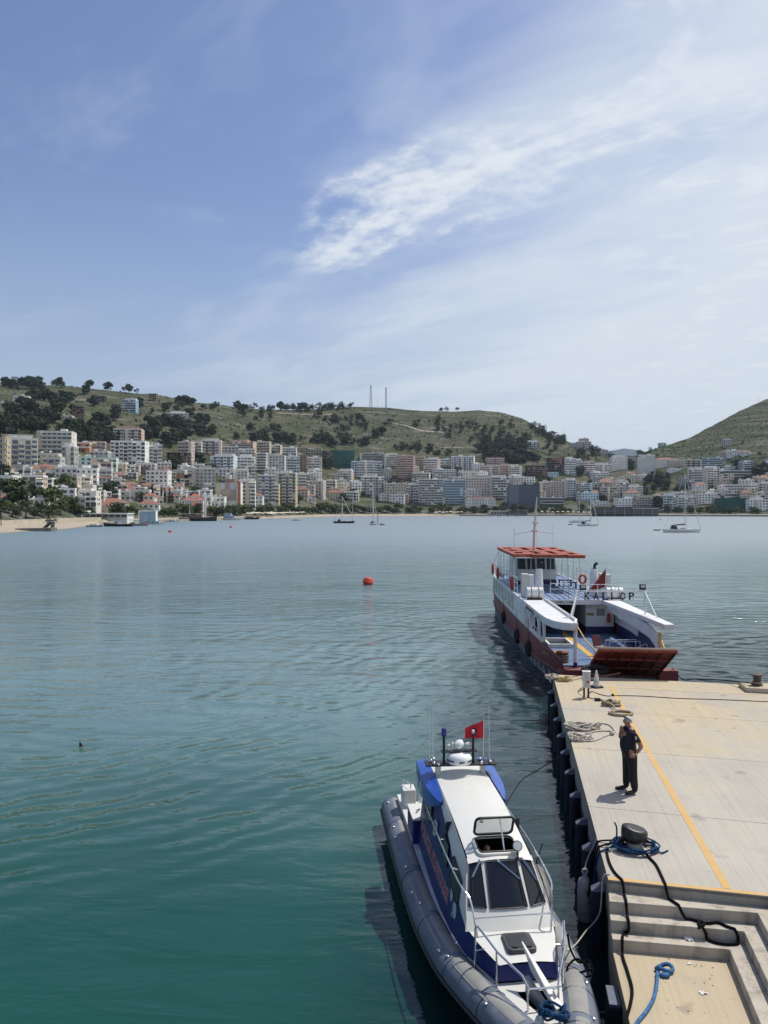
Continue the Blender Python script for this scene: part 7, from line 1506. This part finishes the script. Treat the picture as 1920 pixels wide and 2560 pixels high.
# quay fenders
M_QF = mat('navy_rubber_fender', (.008, .011, .026), .7, var=.3, vscale=2); M_QT = mat('grey_fender_cap', (.11, .13, .17), .7, var=.2, vscale=4)
for i, (px, py) in enumerate(((1378, 1702), (1388, 1732), (1396, 1765), (1407, 1803), (1418, 1842), (1428, 1888), (1440, 1942), (1453, 2005), (1472, 2075), (1512, 2172))):
    e = gp(px, py, PD); s_al = (Vector((e.x, e.y, 0)) - Vector((pA.x, pA.y, 0))).dot(Vector((pv.x, pv.y, 0))); c = pA + pv * s_al; o_ = Vector((pv.y, -pv.x, 0)); o_ = o_ if o_.x < 0 else -o_
    big = i >= 8
    o = empty('quay_fender', (c.x + o_.x * .135, c.y + o_.y * .135, 0), math.atan2(o_.y, o_.x), ['fender at the far corner of the quay edge', 'second fender from the far corner of the quay', 'third fender from the far corner of the quay', 'fourth fender from the far corner of the quay', 'fender just beyond the pale rope heaps', 'fender beside the pale rope heaps', 'fender on the quay edge level with the standing man', 'fender just nearer than the standing man', 'fender below the black bollard', 'big dark fender below the top of the steps'][i] , 'fender', 'fenders along the quay wall')
    m = MB(); m.tube([(0, 0, -.5), (0, 0, 1.02 if not big else 1.12)], .13, 12); m.build('body', M_QF, o, smooth=True, angle=50); zt_ = 1.02 if not big else 1.12
    m = MB(); m.hexa([(-.12, -.10, zt_ + .001), (.12, -.10, zt_ + .001), (.12, .10, zt_ + .001), (-.12, .10, zt_ + .001), (-.12, -.05, zt_ + .13), (-.02, -.05, zt_ + .11), (-.02, .05, zt_ + .11), (-.12, .05, zt_ + .13)]); m.build('cap', M_QT, o)
for px, py, lab in ((1520, 2385, 'pale blue-topped fender at the landing edge'),):
    e = NOS[3][0] + pv * .9; o_ = Vector((pv.y, -pv.x, 0)); o_ = o_ if o_.x < 0 else -o_
    o = empty('quay_fender', (e.x + o_.x * .14, e.y + o_.y * .14, 0), math.atan2(o_.y, o_.x), lab, 'fender', 'fenders along the quay wall'); m = MB(); m.box(-.13, .06, -.26, .26, -.5, .50); m.build('body', M_QF, o, bevel=.03); m = MB(); m.box(-.12, .05, -.24, .24, .501, .55); m.build('cap', M_QT, o)
# hanging white fender
wf = gp(1447, 2255, .35); wf = Vector((wf.x, wf.y, 0)); o = empty('hanging_fender', (wf.x + .12, wf.y, .45), 0, 'dirty white fender hanging from the quay by the patrol boat bow', 'fender'); m = MB(); m.lathe([(.03, -.55), (.12, -.48), (.15, -.38), (.15, .22), (.12, .34), (.05, .40), (.04, .46)], n=16); m.build('body', mat('dirty_white_fender', (.42, .41, .39), .6, var=.2, vscale=4, dirt=(.10, .09, .08), dscale=4, damt=.8), o, smooth=True, angle=50); m = MB(); m.tube([(.05 * math.cos(q), 0, .50 + .05 * math.sin(q)) for q in [k * .785 for k in range(8)]], .025, 6, closed=True); m.build('eye', MATS['dirty_white_fender'], o)
edge = gp(1492, 2100, PD); m = MB(); m.tube(crv([edge + Vector((0, 0, .02)), edge + Vector((-.06, 0, -.1)), Vector((wf.x + .2, wf.y + .15, 1.1)), Vector((wf.x + .12, wf.y, .95))], 5), .014, 5); m.build('lanyard', M_WROPE); l_ = bpy.data.objects[-1] if False else None
for ob in list(COL.objects):
    if ob.name.startswith('lanyard') and ob.parent is None: ob.parent = o; ob.matrix_parent_inverse = Matrix.Translation(o.location).inverted()
# black mushroom bollard with its lines
bo = gp(1585, 2122, PD); o = empty('mooring_bollard', bo, R(-18), 'black rounded mooring bollard with blue rope round its foot', 'bollard')
M_BOL = mat('black_painted_iron', (.016, .016, .017), .42, var=.2, vscale=6, dirt=(.10, .10, .10), dscale=7, damt=.6, bump=.5, bscale=14)
m = MB(); R_ = []
for z, rx, ry, ox in ((.13, .15, .13, 0), (.145, .20, .17, 0), (.18, .235, .195, .0), (.26, .25, .205, .005), (.335, .245, .20, .01), (.365, .225, .185, .0), (.378, .18, .15, -.01), (.382, .08, .07, -.02)): R_.append([(ox + rx * math.cos(q), ry * math.sin(q), (z * 1.12) + (.032 * -math.cos(q) if z > .3 else 0)) for q in [k * .2618 for k in range(24)]])
m.loft(R_); m.build('head', M_BOL, o, smooth=True, angle=60)
m = MB(); m.lathe([(.26, .004), (.26, .03), (.17, .045), (.145, .14)], n=20); m.build('stem', mat('worn_iron_stem', (.30, .28, .25), .6, var=.3, vscale=8), o, smooth=True, angle=40)
rb_ = random.Random(4); pts = []
for k in range(92):
    a = k * .42; q = .27 + .07 * rb_.random() + .0007 * k; pts.append(bo + Vector((math.cos(a) * q * 1.15 + .02, math.sin(a) * q * 1.0, .03 + .08 * (.5 + .5 * math.sin(k * .31)) + .015 * rb_.random())))
rope('blue_rope', [at(1536, 2056, bo.y), at(1541, 2066, bo.y), at(1542, 2082, bo.y), at(1541, 2098, bo.y), at(1543, 2108, bo.y - .05)] + pts + [bo + Vector((.42, -.22, .03)), bo + Vector((.55, -.16, .015)), bo + Vector((.62, -.1, .012))], .016, M_BROPE, 'blue rope wound many times round the black bollard foot', 6, seg=3)
pts = [bo + Vector((math.cos(k * .45) * .235, math.sin(k * .45) * .21, .06 + .008 * k)) for k in range(9)]
def stair_z(p):
    k = 0
    for (l_, c_) in NOS:
        d1 = (c_ - l_).to_2d().normalized(); n1 = Vector((d1.y, -d1.x)); n1 = n1 if n1.y < 0 else -n1; n2 = Vector((fv.y, -fv.x)); n2 = n2 if n2.x < 0 else -n2
        if (p.to_2d() - l_.to_2d()).dot(n1) > 0 and (p.to_2d() - c_.to_2d()).dot(n2) > 0: k += 1
    return PD - SW * k
def draped(pts, r):
    q = []
    P = crv(pts, 14)
    for p in P: q.append(stair_z(p))
    z = q[:]
    for i in range(len(P)):                      # the rope is held up by the nosings it crosses
        for j in range(max(0, i - 10), min(len(P), i + 11)):
            z[i] = max(z[i], q[j] - (P[i].to_2d() - P[j].to_2d()).length * 1.5)
    return [Vector((p.x, p.y, z[i] + r)) for i, p in enumerate(P)]
def S_(px, py, k=0): return gp(px, py, PD - SW * k)
def rope2(pre, pts, r, mt, label): m = MB(); m.tube(pre + draped(pts, r), r, 8); return tag(m.build('black_rope', mt, smooth=True), label, 'rope')
rope2(crv(pts + [gq(1543, 2106, PD, .10), gq(1532, 2110, PD, .07)], 4), [S_(1520, 2116), S_(1517, 2130), S_(1523, 2158), S_(1536, 2183), S_(1555, 2203), S_(1561, 2240, 1), S_(1566, 2286, 2), S_(1572, 2338, 3), S_(1560, 2362, 4), S_(1556, 2390, 4), S_(1568, 2430, 4), S_(1580, 2475, 4), S_(1577, 2510, 4), S_(1565, 2555, 4), S_(1560, 2600, 4)], .024, M_KROPE, 'black rope from the bollard down the left side of the steps')
rope2([bo + Vector((.08, -.22, .08)), bo + Vector((.11, -.27, .06))], [S_(1622, 2146), S_(1640, 2165), S_(1655, 2195), S_(1665, 2216), S_(1676, 2252, 1), S_(1705, 2270, 1), S_(1730, 2302, 2), S_(1765, 2311, 2), S_(1795, 2338, 3), S_(1818, 2348, 3), S_(1840, 2356, 3), S_(1844, 2362, 3), S_(1820, 2364, 3), S_(1790, 2360, 3), S_(1765, 2351, 3), S_(1752, 2346, 3), S_(1746, 2339, 3), S_(1755, 2336, 3), S_(1760, 2343, 3), S_(1746, 2348, 3)], .024, M_KROPE, 'black rope snaking from the bollard across the steps to a knotted end')
for k, (a, b) in enumerate((((1544, 2110), (1484, 2170)), ((1540, 2116), (1490, 2180)), ((1538, 2122), (1478, 2200)))):
    e = gp(1499 + k * 3, 2106 + k * 12, PD); rope('mooring_line', [bo + Vector((-.22, .02, .12 - .03 * k)), gq(a[0], a[1], PD, .07), e + Vector((.02, 0, .03)), e + Vector((-.07, 0, -.06)), e + Vector((-.18, -.1, -.5)), e + Vector((-.3, -.25 - .1 * k, -.95))], .018, (M_KROPE, M_KROPE, M_BROPE)[k], ('upper black line leading from the bollard over the quay edge', 'second black line leading from the bollard over the quay edge', 'dark blue line leading from the bollard over the quay edge')[k])
rope('bow_line', [E_(2188) + Vector((.05, 0, .02)), E_(2188) + Vector((-.08, 0, -.06)), E_(2195) + Vector((-.16, -.05, -.6)), gp(1463, 2330, .55), gp(1440, 2360, .7), WB @ V(7.7, -.72, 1.25)], .012, M_WROPE, 'thin pale line from the quay wall to the patrol boat bow')
rope('stern_line', [gp(1375, 1895, 1.3) + Vector((.25, 0, .05)), gp(1345, 1925, 1.15), gp(1300, 1955, 1.25), WB @ V(3.4, -.80, 1.62)], .012, M_KROPE, 'thin black stern line from patrol boat cabin to the quay')
m = MB(); m.tube(tangle(gq(1532, 2125), .13, .10, 22, .014, 8, .06, 4), .014, 6); tag(m.build('small_rope', mat('white_rope', (.62, .60, .55), .9, bump=.6, bscale=70)), 'little heap of white rope beside the black bollard', 'rope')
# rope heaps further along
def heap(px, py, rx, ry, n, r, seed, mt, label, turns=6): m = MB(); m.tube(tangle(gq(px, py), rx, ry, n, r, seed, .16, turns), r, 6); tag(m.build('rope_heap', mt, smooth=True), label, 'rope', 'rope heaps on the quay')
heap(1447, 1822, .50, .36, 60, .022, 11, M_WROPE, 'larger pale rope heap near the quay edge, the farther of two', 8); heap(1450, 1850, .40, .25, 44, .022, 12, M_WROPE, 'pale rope heap near the quay edge, the nearer of two', 7); heap(1482, 1819, .32, .22, 26, .02, 13, M_WROPE, 'thin loose pale rope beside the larger rope heap', 4)
rope('pale_rope', [gq(1465, 1836, PD, .03), gq(1490, 1830, PD, .022), gq(1520, 1829, PD, .022), gq(1538, 1832, PD, .022), gq(1530, 1820, PD, .022), gq(1520, 1813, PD, .022), gq(1500, 1810, PD, .022), gq(1460, 1811, PD, .022)], .022, M_WROPE, 'pale rope loop lying to the right of the rope heaps')
rope('pale_rope', [gq(1455, 1852, PD, .03), gq(1475, 1855, PD, .022), gq(1495, 1850, PD, .022), gq(1512, 1842, PD, .022), gq(1530, 1837, PD, .022), gq(1536, 1832, PD, .03)], .022, M_WROPE, 'pale rope curving from the nearer heap to a shackle')
m = MB(); c = gq(1530, 1838); m.ball(c + Vector((0, 0, .05)), .07, 10, 6, (1.2, .8, .7)); tag(m.build('shackle', mat('worn_shackle', (.32, .30, .27), .6), smooth=True), 'pale knotted shackle at the end of the curved rope', 'shackle')
heap(1528, 1764, .33, .25, 26, .035, 21, M_MROPE, 'thick brown hawser coil lying by the yellow line', 4)
m = MB(); c = gq(1552, 1786); m.tube([c + Vector((math.cos(q) * .36, math.sin(q) * .27, .045)) for q in [k * .3927 for k in range(16)]], .045, 8, closed=True); tag(m.build('rope_eye', M_MROPE, smooth=True), 'thick brown rope eye on the yellow line behind the man', 'rope')
rope('brown_rope', [gq(1505, 1752, PD, .03), gq(1518, 1760, PD, .06), gq(1530, 1770, PD, .10), gq(1538, 1776, PD, .05), gq(1534, 1785, PD, .04), gq(1545, 1790, PD, .04)], .034, M_MROPE, 'short thick brown rope joining coil and eye')
heap(1385, 1698, .35, .22, 30, .018, 31, M_WROPE, 'white rope heap at the far quay corner', 6); heap(1410, 1703, .40, .18, 26, .02, 32, mat('yellow_rope', (.40, .30, .12), .9, var=.3, vscale=18), 'yellowish rope heap near the far quay corner', 5)
rope('thin_line', [gq(1398, 1698, PD, .02), gq(1430, 1696, PD, .05), gq(1462, 1692, PD, .10)], .012, M_KROPE, 'thin dark line from far corner to the power pedestal')
rope('thin_line', [gq(1412, 1704, PD, .02), gq(1440, 1700, PD, .03), gq(1475, 1690, PD, .02), gq(1500, 1688, PD, .02)], .014, M_MROPE, 'tan line lying behind the power pedestal')
# power pedestal
pz = gp(1466, 1744, PD); o = empty('power_pedestal', pz, R(-14), 'white electric pedestal on brown posts near the ferry', 'pedestal'); o.scale = (.66, .66, .64)
for x in (-.12, .10): m = MB(); m.box(x - .05, x + .05, -.05, .05, 0, .55); m.build('post', mat('brown_post', (.055, .025, .02), .7), o)
m = MB(); m.box(-.20, .20, -.13, .13, .551, 1.42); m.build('cabinet', mat('pedestal_white', (.66, .65, .62), .5, dirt=(.45, .4, .33), dscale=3, damt=.4), o, bevel=.015); m = MB(); m.box(.02, .13, -.145, -.131, .82, .95); m.build('label_plate', mat('red_label', (.30, .03, .03), .5), o); m = MB(); m.box(-.10, .14, -.137, -.131, .6, 1.36); m.build('door', mat('pedestal_grey', (.50, .50, .48), .5), o); m = MB(); m.box(-.22, .22, -.15, .15, 1.421, 1.45); m.build('top', mat('pedestal_white', (.66, .65, .62)), o)
# traffic cone
pz = gp(1491, 1718, PD); o = empty('traffic_cone', pz, .3, 'white traffic cone with black base beside the pedestal', 'cone'); o.scale = (.85, .85, .80); m = MB(); pts = rrect(-.25, .25, -.25, .25, .1, lambda a, b: (a, b), 2); m.prism(pts, 0, .06); m.build('base', M_RUB, o, bevel=.015); m = MB(); m.lathe([(.155, .061), (.06, .62), (.035, .78), (.01, .785)], n=18); m.build('body', mat('dirty_white_plastic', (.62, .60, .56), .5, dirt=(.35, .3, .25), dscale=5, damt=.5), o, smooth=True, angle=50)
m = MB(); m.lathe([(.131, .2), (.107, .36)], n=18); m.build('band', mat('grey_reflective', (.45, .45, .46), .3), o)
# cables
rope('power_cable', [gq(1470, 1742, PD, .12), gq(1480, 1730, PD, .016), gq(1500, 1737, PD, .014), gq(1520, 1741, PD, .014), gq(1535, 1740, PD, .014), gq(1600, 1741, PD, .014), gq(1700, 1747, PD, .014), gq(1800, 1750, PD, .014), gq(1960, 1757, PD, .014), gq(2300, 1772, PD, .014), gq(2700, 1790, PD, .014)], .013, M_KROPE, 'thin black power cable running right across the quay')
rope('power_cable', [gq(1472, 1742, PD, .4), gq(1452, 1735, PD, .12), gq(1446, 1729, PD, .02), gq(1453, 1722, PD, .02), gq(1462, 1718, PD, .02)], .014, M_KROPE, 'black cable loop left of the power pedestal')
rope('power_cable', [gq(1468, 1741, PD, .02), gq(1478, 1747, PD, .014), gq(1490, 1748, PD, .014), gq(1498, 1751, PD, .014), gq(1508, 1753, PD, .02)], .012, M_KROPE, 'short cable from pedestal to a small dark box')
heap(1480, 1700, .5, .25, 16, .012, 41, M_KROPE, 'thin black cable loops behind the traffic cone', 2)
pz = gp(1494, 1752, PD); m = MB(); m.box(-.1, .1, -.07, .07, 0, .09); ob = m.build('junction_box', M_RUB, bevel=.01); ob.location = pz; ob.rotation_euler.z = -.2; tag(ob, 'small dark junction box lying below the pedestal', 'box')
pz = gp(1532, 1740, PD); m = MB(); m.lathe([(.04, 0), (.045, .05), (.02, .09)], n=8); ob = m.build('cable_plug', M_RUB); ob.location = pz; tag(ob, 'tiny black plug on the power cable at the yellow line', 'plug')
# tyre and plank between ferry and quay
m = MB(); c = gp(1490, 1683, PD + .05) + Vector((0, .15, 0)); m.tube([c + Vector((math.cos(q) * .45, math.sin(q) * .12, .10 + .1 * math.sin(q))) for q in [k * .3927 for k in range(16)]], .12, 8, closed=True); tag(m.build('tyre', M_RUB, smooth=True), 'black tyre lying under the ferry ramp at the quay edge', 'tyre')
rope('red_brown_hose', [gq(1475, 1688, PD, .05), gq(1500, 1693, PD, .04), gq(1520, 1691, PD, .04), gq(1550, 1686, PD, .05)], .045, mat('hose_red_brown', (.22, .09, .06), .8), 'thick red-brown hose along the quay edge below the ramp')
# far bollard on its plinth
pz = gp(1893, 1713, PD + .17); o = empty('mooring_bollard', pz, 0, 'dark iron bollard on a concrete plinth at the far quay edge', 'bollard'); o.scale = (.85, .85, .80); m = MB(); m.lathe([(.24, .004), (.24, .03), (.17, .06), (.155, .12), (.155, .36), (.19, .42), (.225, .45), (.225, .50), (.15, .52), (.01, .52)], n=20); m.build('post', mat('rust_brown_iron', (.075, .055, .045), .7, var=.3, vscale=8), o, smooth=True, angle=40); m = MB(); [m.tube([(math.cos(q) * .18, math.sin(q) * .18, .1 + k * .05) for q in [j * .4488 for j in range(14)]], .026, 6, closed=True) for k in range(2)]; m.build('rope_turn', M_MROPE, o, kind='stuff')
rope('ferry_line', [gp(1880, 1708, PD + .3), gq(1800, 1703, PD, .05), gq(1740, 1700, PD, .04), gp(1712, 1698, PD) + Vector((0, .25, -.05)), gp(1693, 1682, 1.0) + Vector((0, .6, .1))], .022, M_KROPE, 'dark mooring line from ferry bow to the far bollard')
rope('ferry_line', [gp(1384, 1690, PD) + Vector((-.05, .2, -.3)), gp(1340, 1655, .35), gp(1310, 1620, .3), gp(1300, 1600, .55)], .022, M_MROPE, 'sagging brown line along the ferry hull to the quay corner')
# blue rope with spliced eye on the landing
def gl(px, py, up=.028): return gq(px, py, zl, up)
rope('blue_rope', [gl(1580, 2585), gl(1594, 2560), gl(1618, 2530), gl(1634, 2500), gl(1641, 2470), gl(1643, 2445), gl(1645, 2432)], .028, mat('bright_blue_rope', (.03, .12, .27), .8, var=.45, vscale=26, bump=.8, bscale=60), 'bright blue rope lying on the landing', 8)
c = gl(1663, 2429, .06); m = MB(); m.tube([c + Vector((math.cos(q) * .115, math.sin(q) * .085, .02 * math.sin(q * 2))) for q in [k * .3927 for k in range(16)]], .032, 8, closed=True); m.ball(gl(1644, 2428, .04), .05, 10, 6, (1, 1, .8)); m.ball(gl(1663, 2443, .035), .055, 10, 6, (1.5, 1, .7)); ob = m.build('rope_eye', MATS['bright_blue_rope'], smooth=True, kind=None); tag(ob, 'blue spliced rope eye on the landing', 'rope')
# litter
def litter(px, py, z, s, seed, label):
    rr = random.Random(seed); m = MB(); p = gp(px, py, z); n = 5; g = [[Vector((s * (i / n - .5) + rr.uniform(-.02, .02), s * .6 * (j / n - .5) + rr.uniform(-.02, .02), .008 + s * .16 * rr.random())) for j in range(n + 1)] for i in range(n + 1)]; m.loft(g, False, False); ob = m.build('crumpled_paper', mat('white_paper', (.68, .67, .64), .8)); ob.location = p; ob.rotation_euler.z = rr.uniform(0, 3); tag(ob, label, 'litter')
litter(1718, 2345, PD - 3 * SW, .20, 1, 'crumpled white paper on the lowest step'); litter(1759, 2484, zl, .12, 2, 'crumpled white paper scrap on the landing'); litter(1724, 2410, zl, .06, 3, 'tiny pale scrap near the top of the landing')
rs_ = random.Random(9); m = MB()
for i in range(40):
    p = gp(rs_.uniform(1620, 1820), rs_.uniform(2390, 2540), zl); m.ball(p + Vector((0, 0, .004)), rs_.uniform(.004, .014), 6, 4, (1, 1, .5))
tag(m.build('grit', mat('brown_grit', (.08, .05, .03), .9)), 'brown grit scattered on the landing', 'grit', kind='stuff')
# ================================================================= HAZE
hz = bpy.data.materials.new('thin_sea_haze'); hz.use_nodes = True; t = NT(hz.node_tree); t.n.clear()
pv_ = t.node('ShaderNodeVolumePrincipled'); pv_.inputs['Color'].default_value = (.66, .82, 1, 1); pv_.inputs['Density'].default_value = 5.0e-5; pv_.inputs['Anisotropy'].default_value = .2
oo = t.node('ShaderNodeOutputMaterial'); t.l.new(pv_.outputs[0], oo.inputs['Volume'])
m = MB(); m.box(-24000, 24000, -500, 12600, -60, 830); tag(m.build('haze', hz), 'thin pale haze over the bay', 'haze', kind='stuff')
name_all()
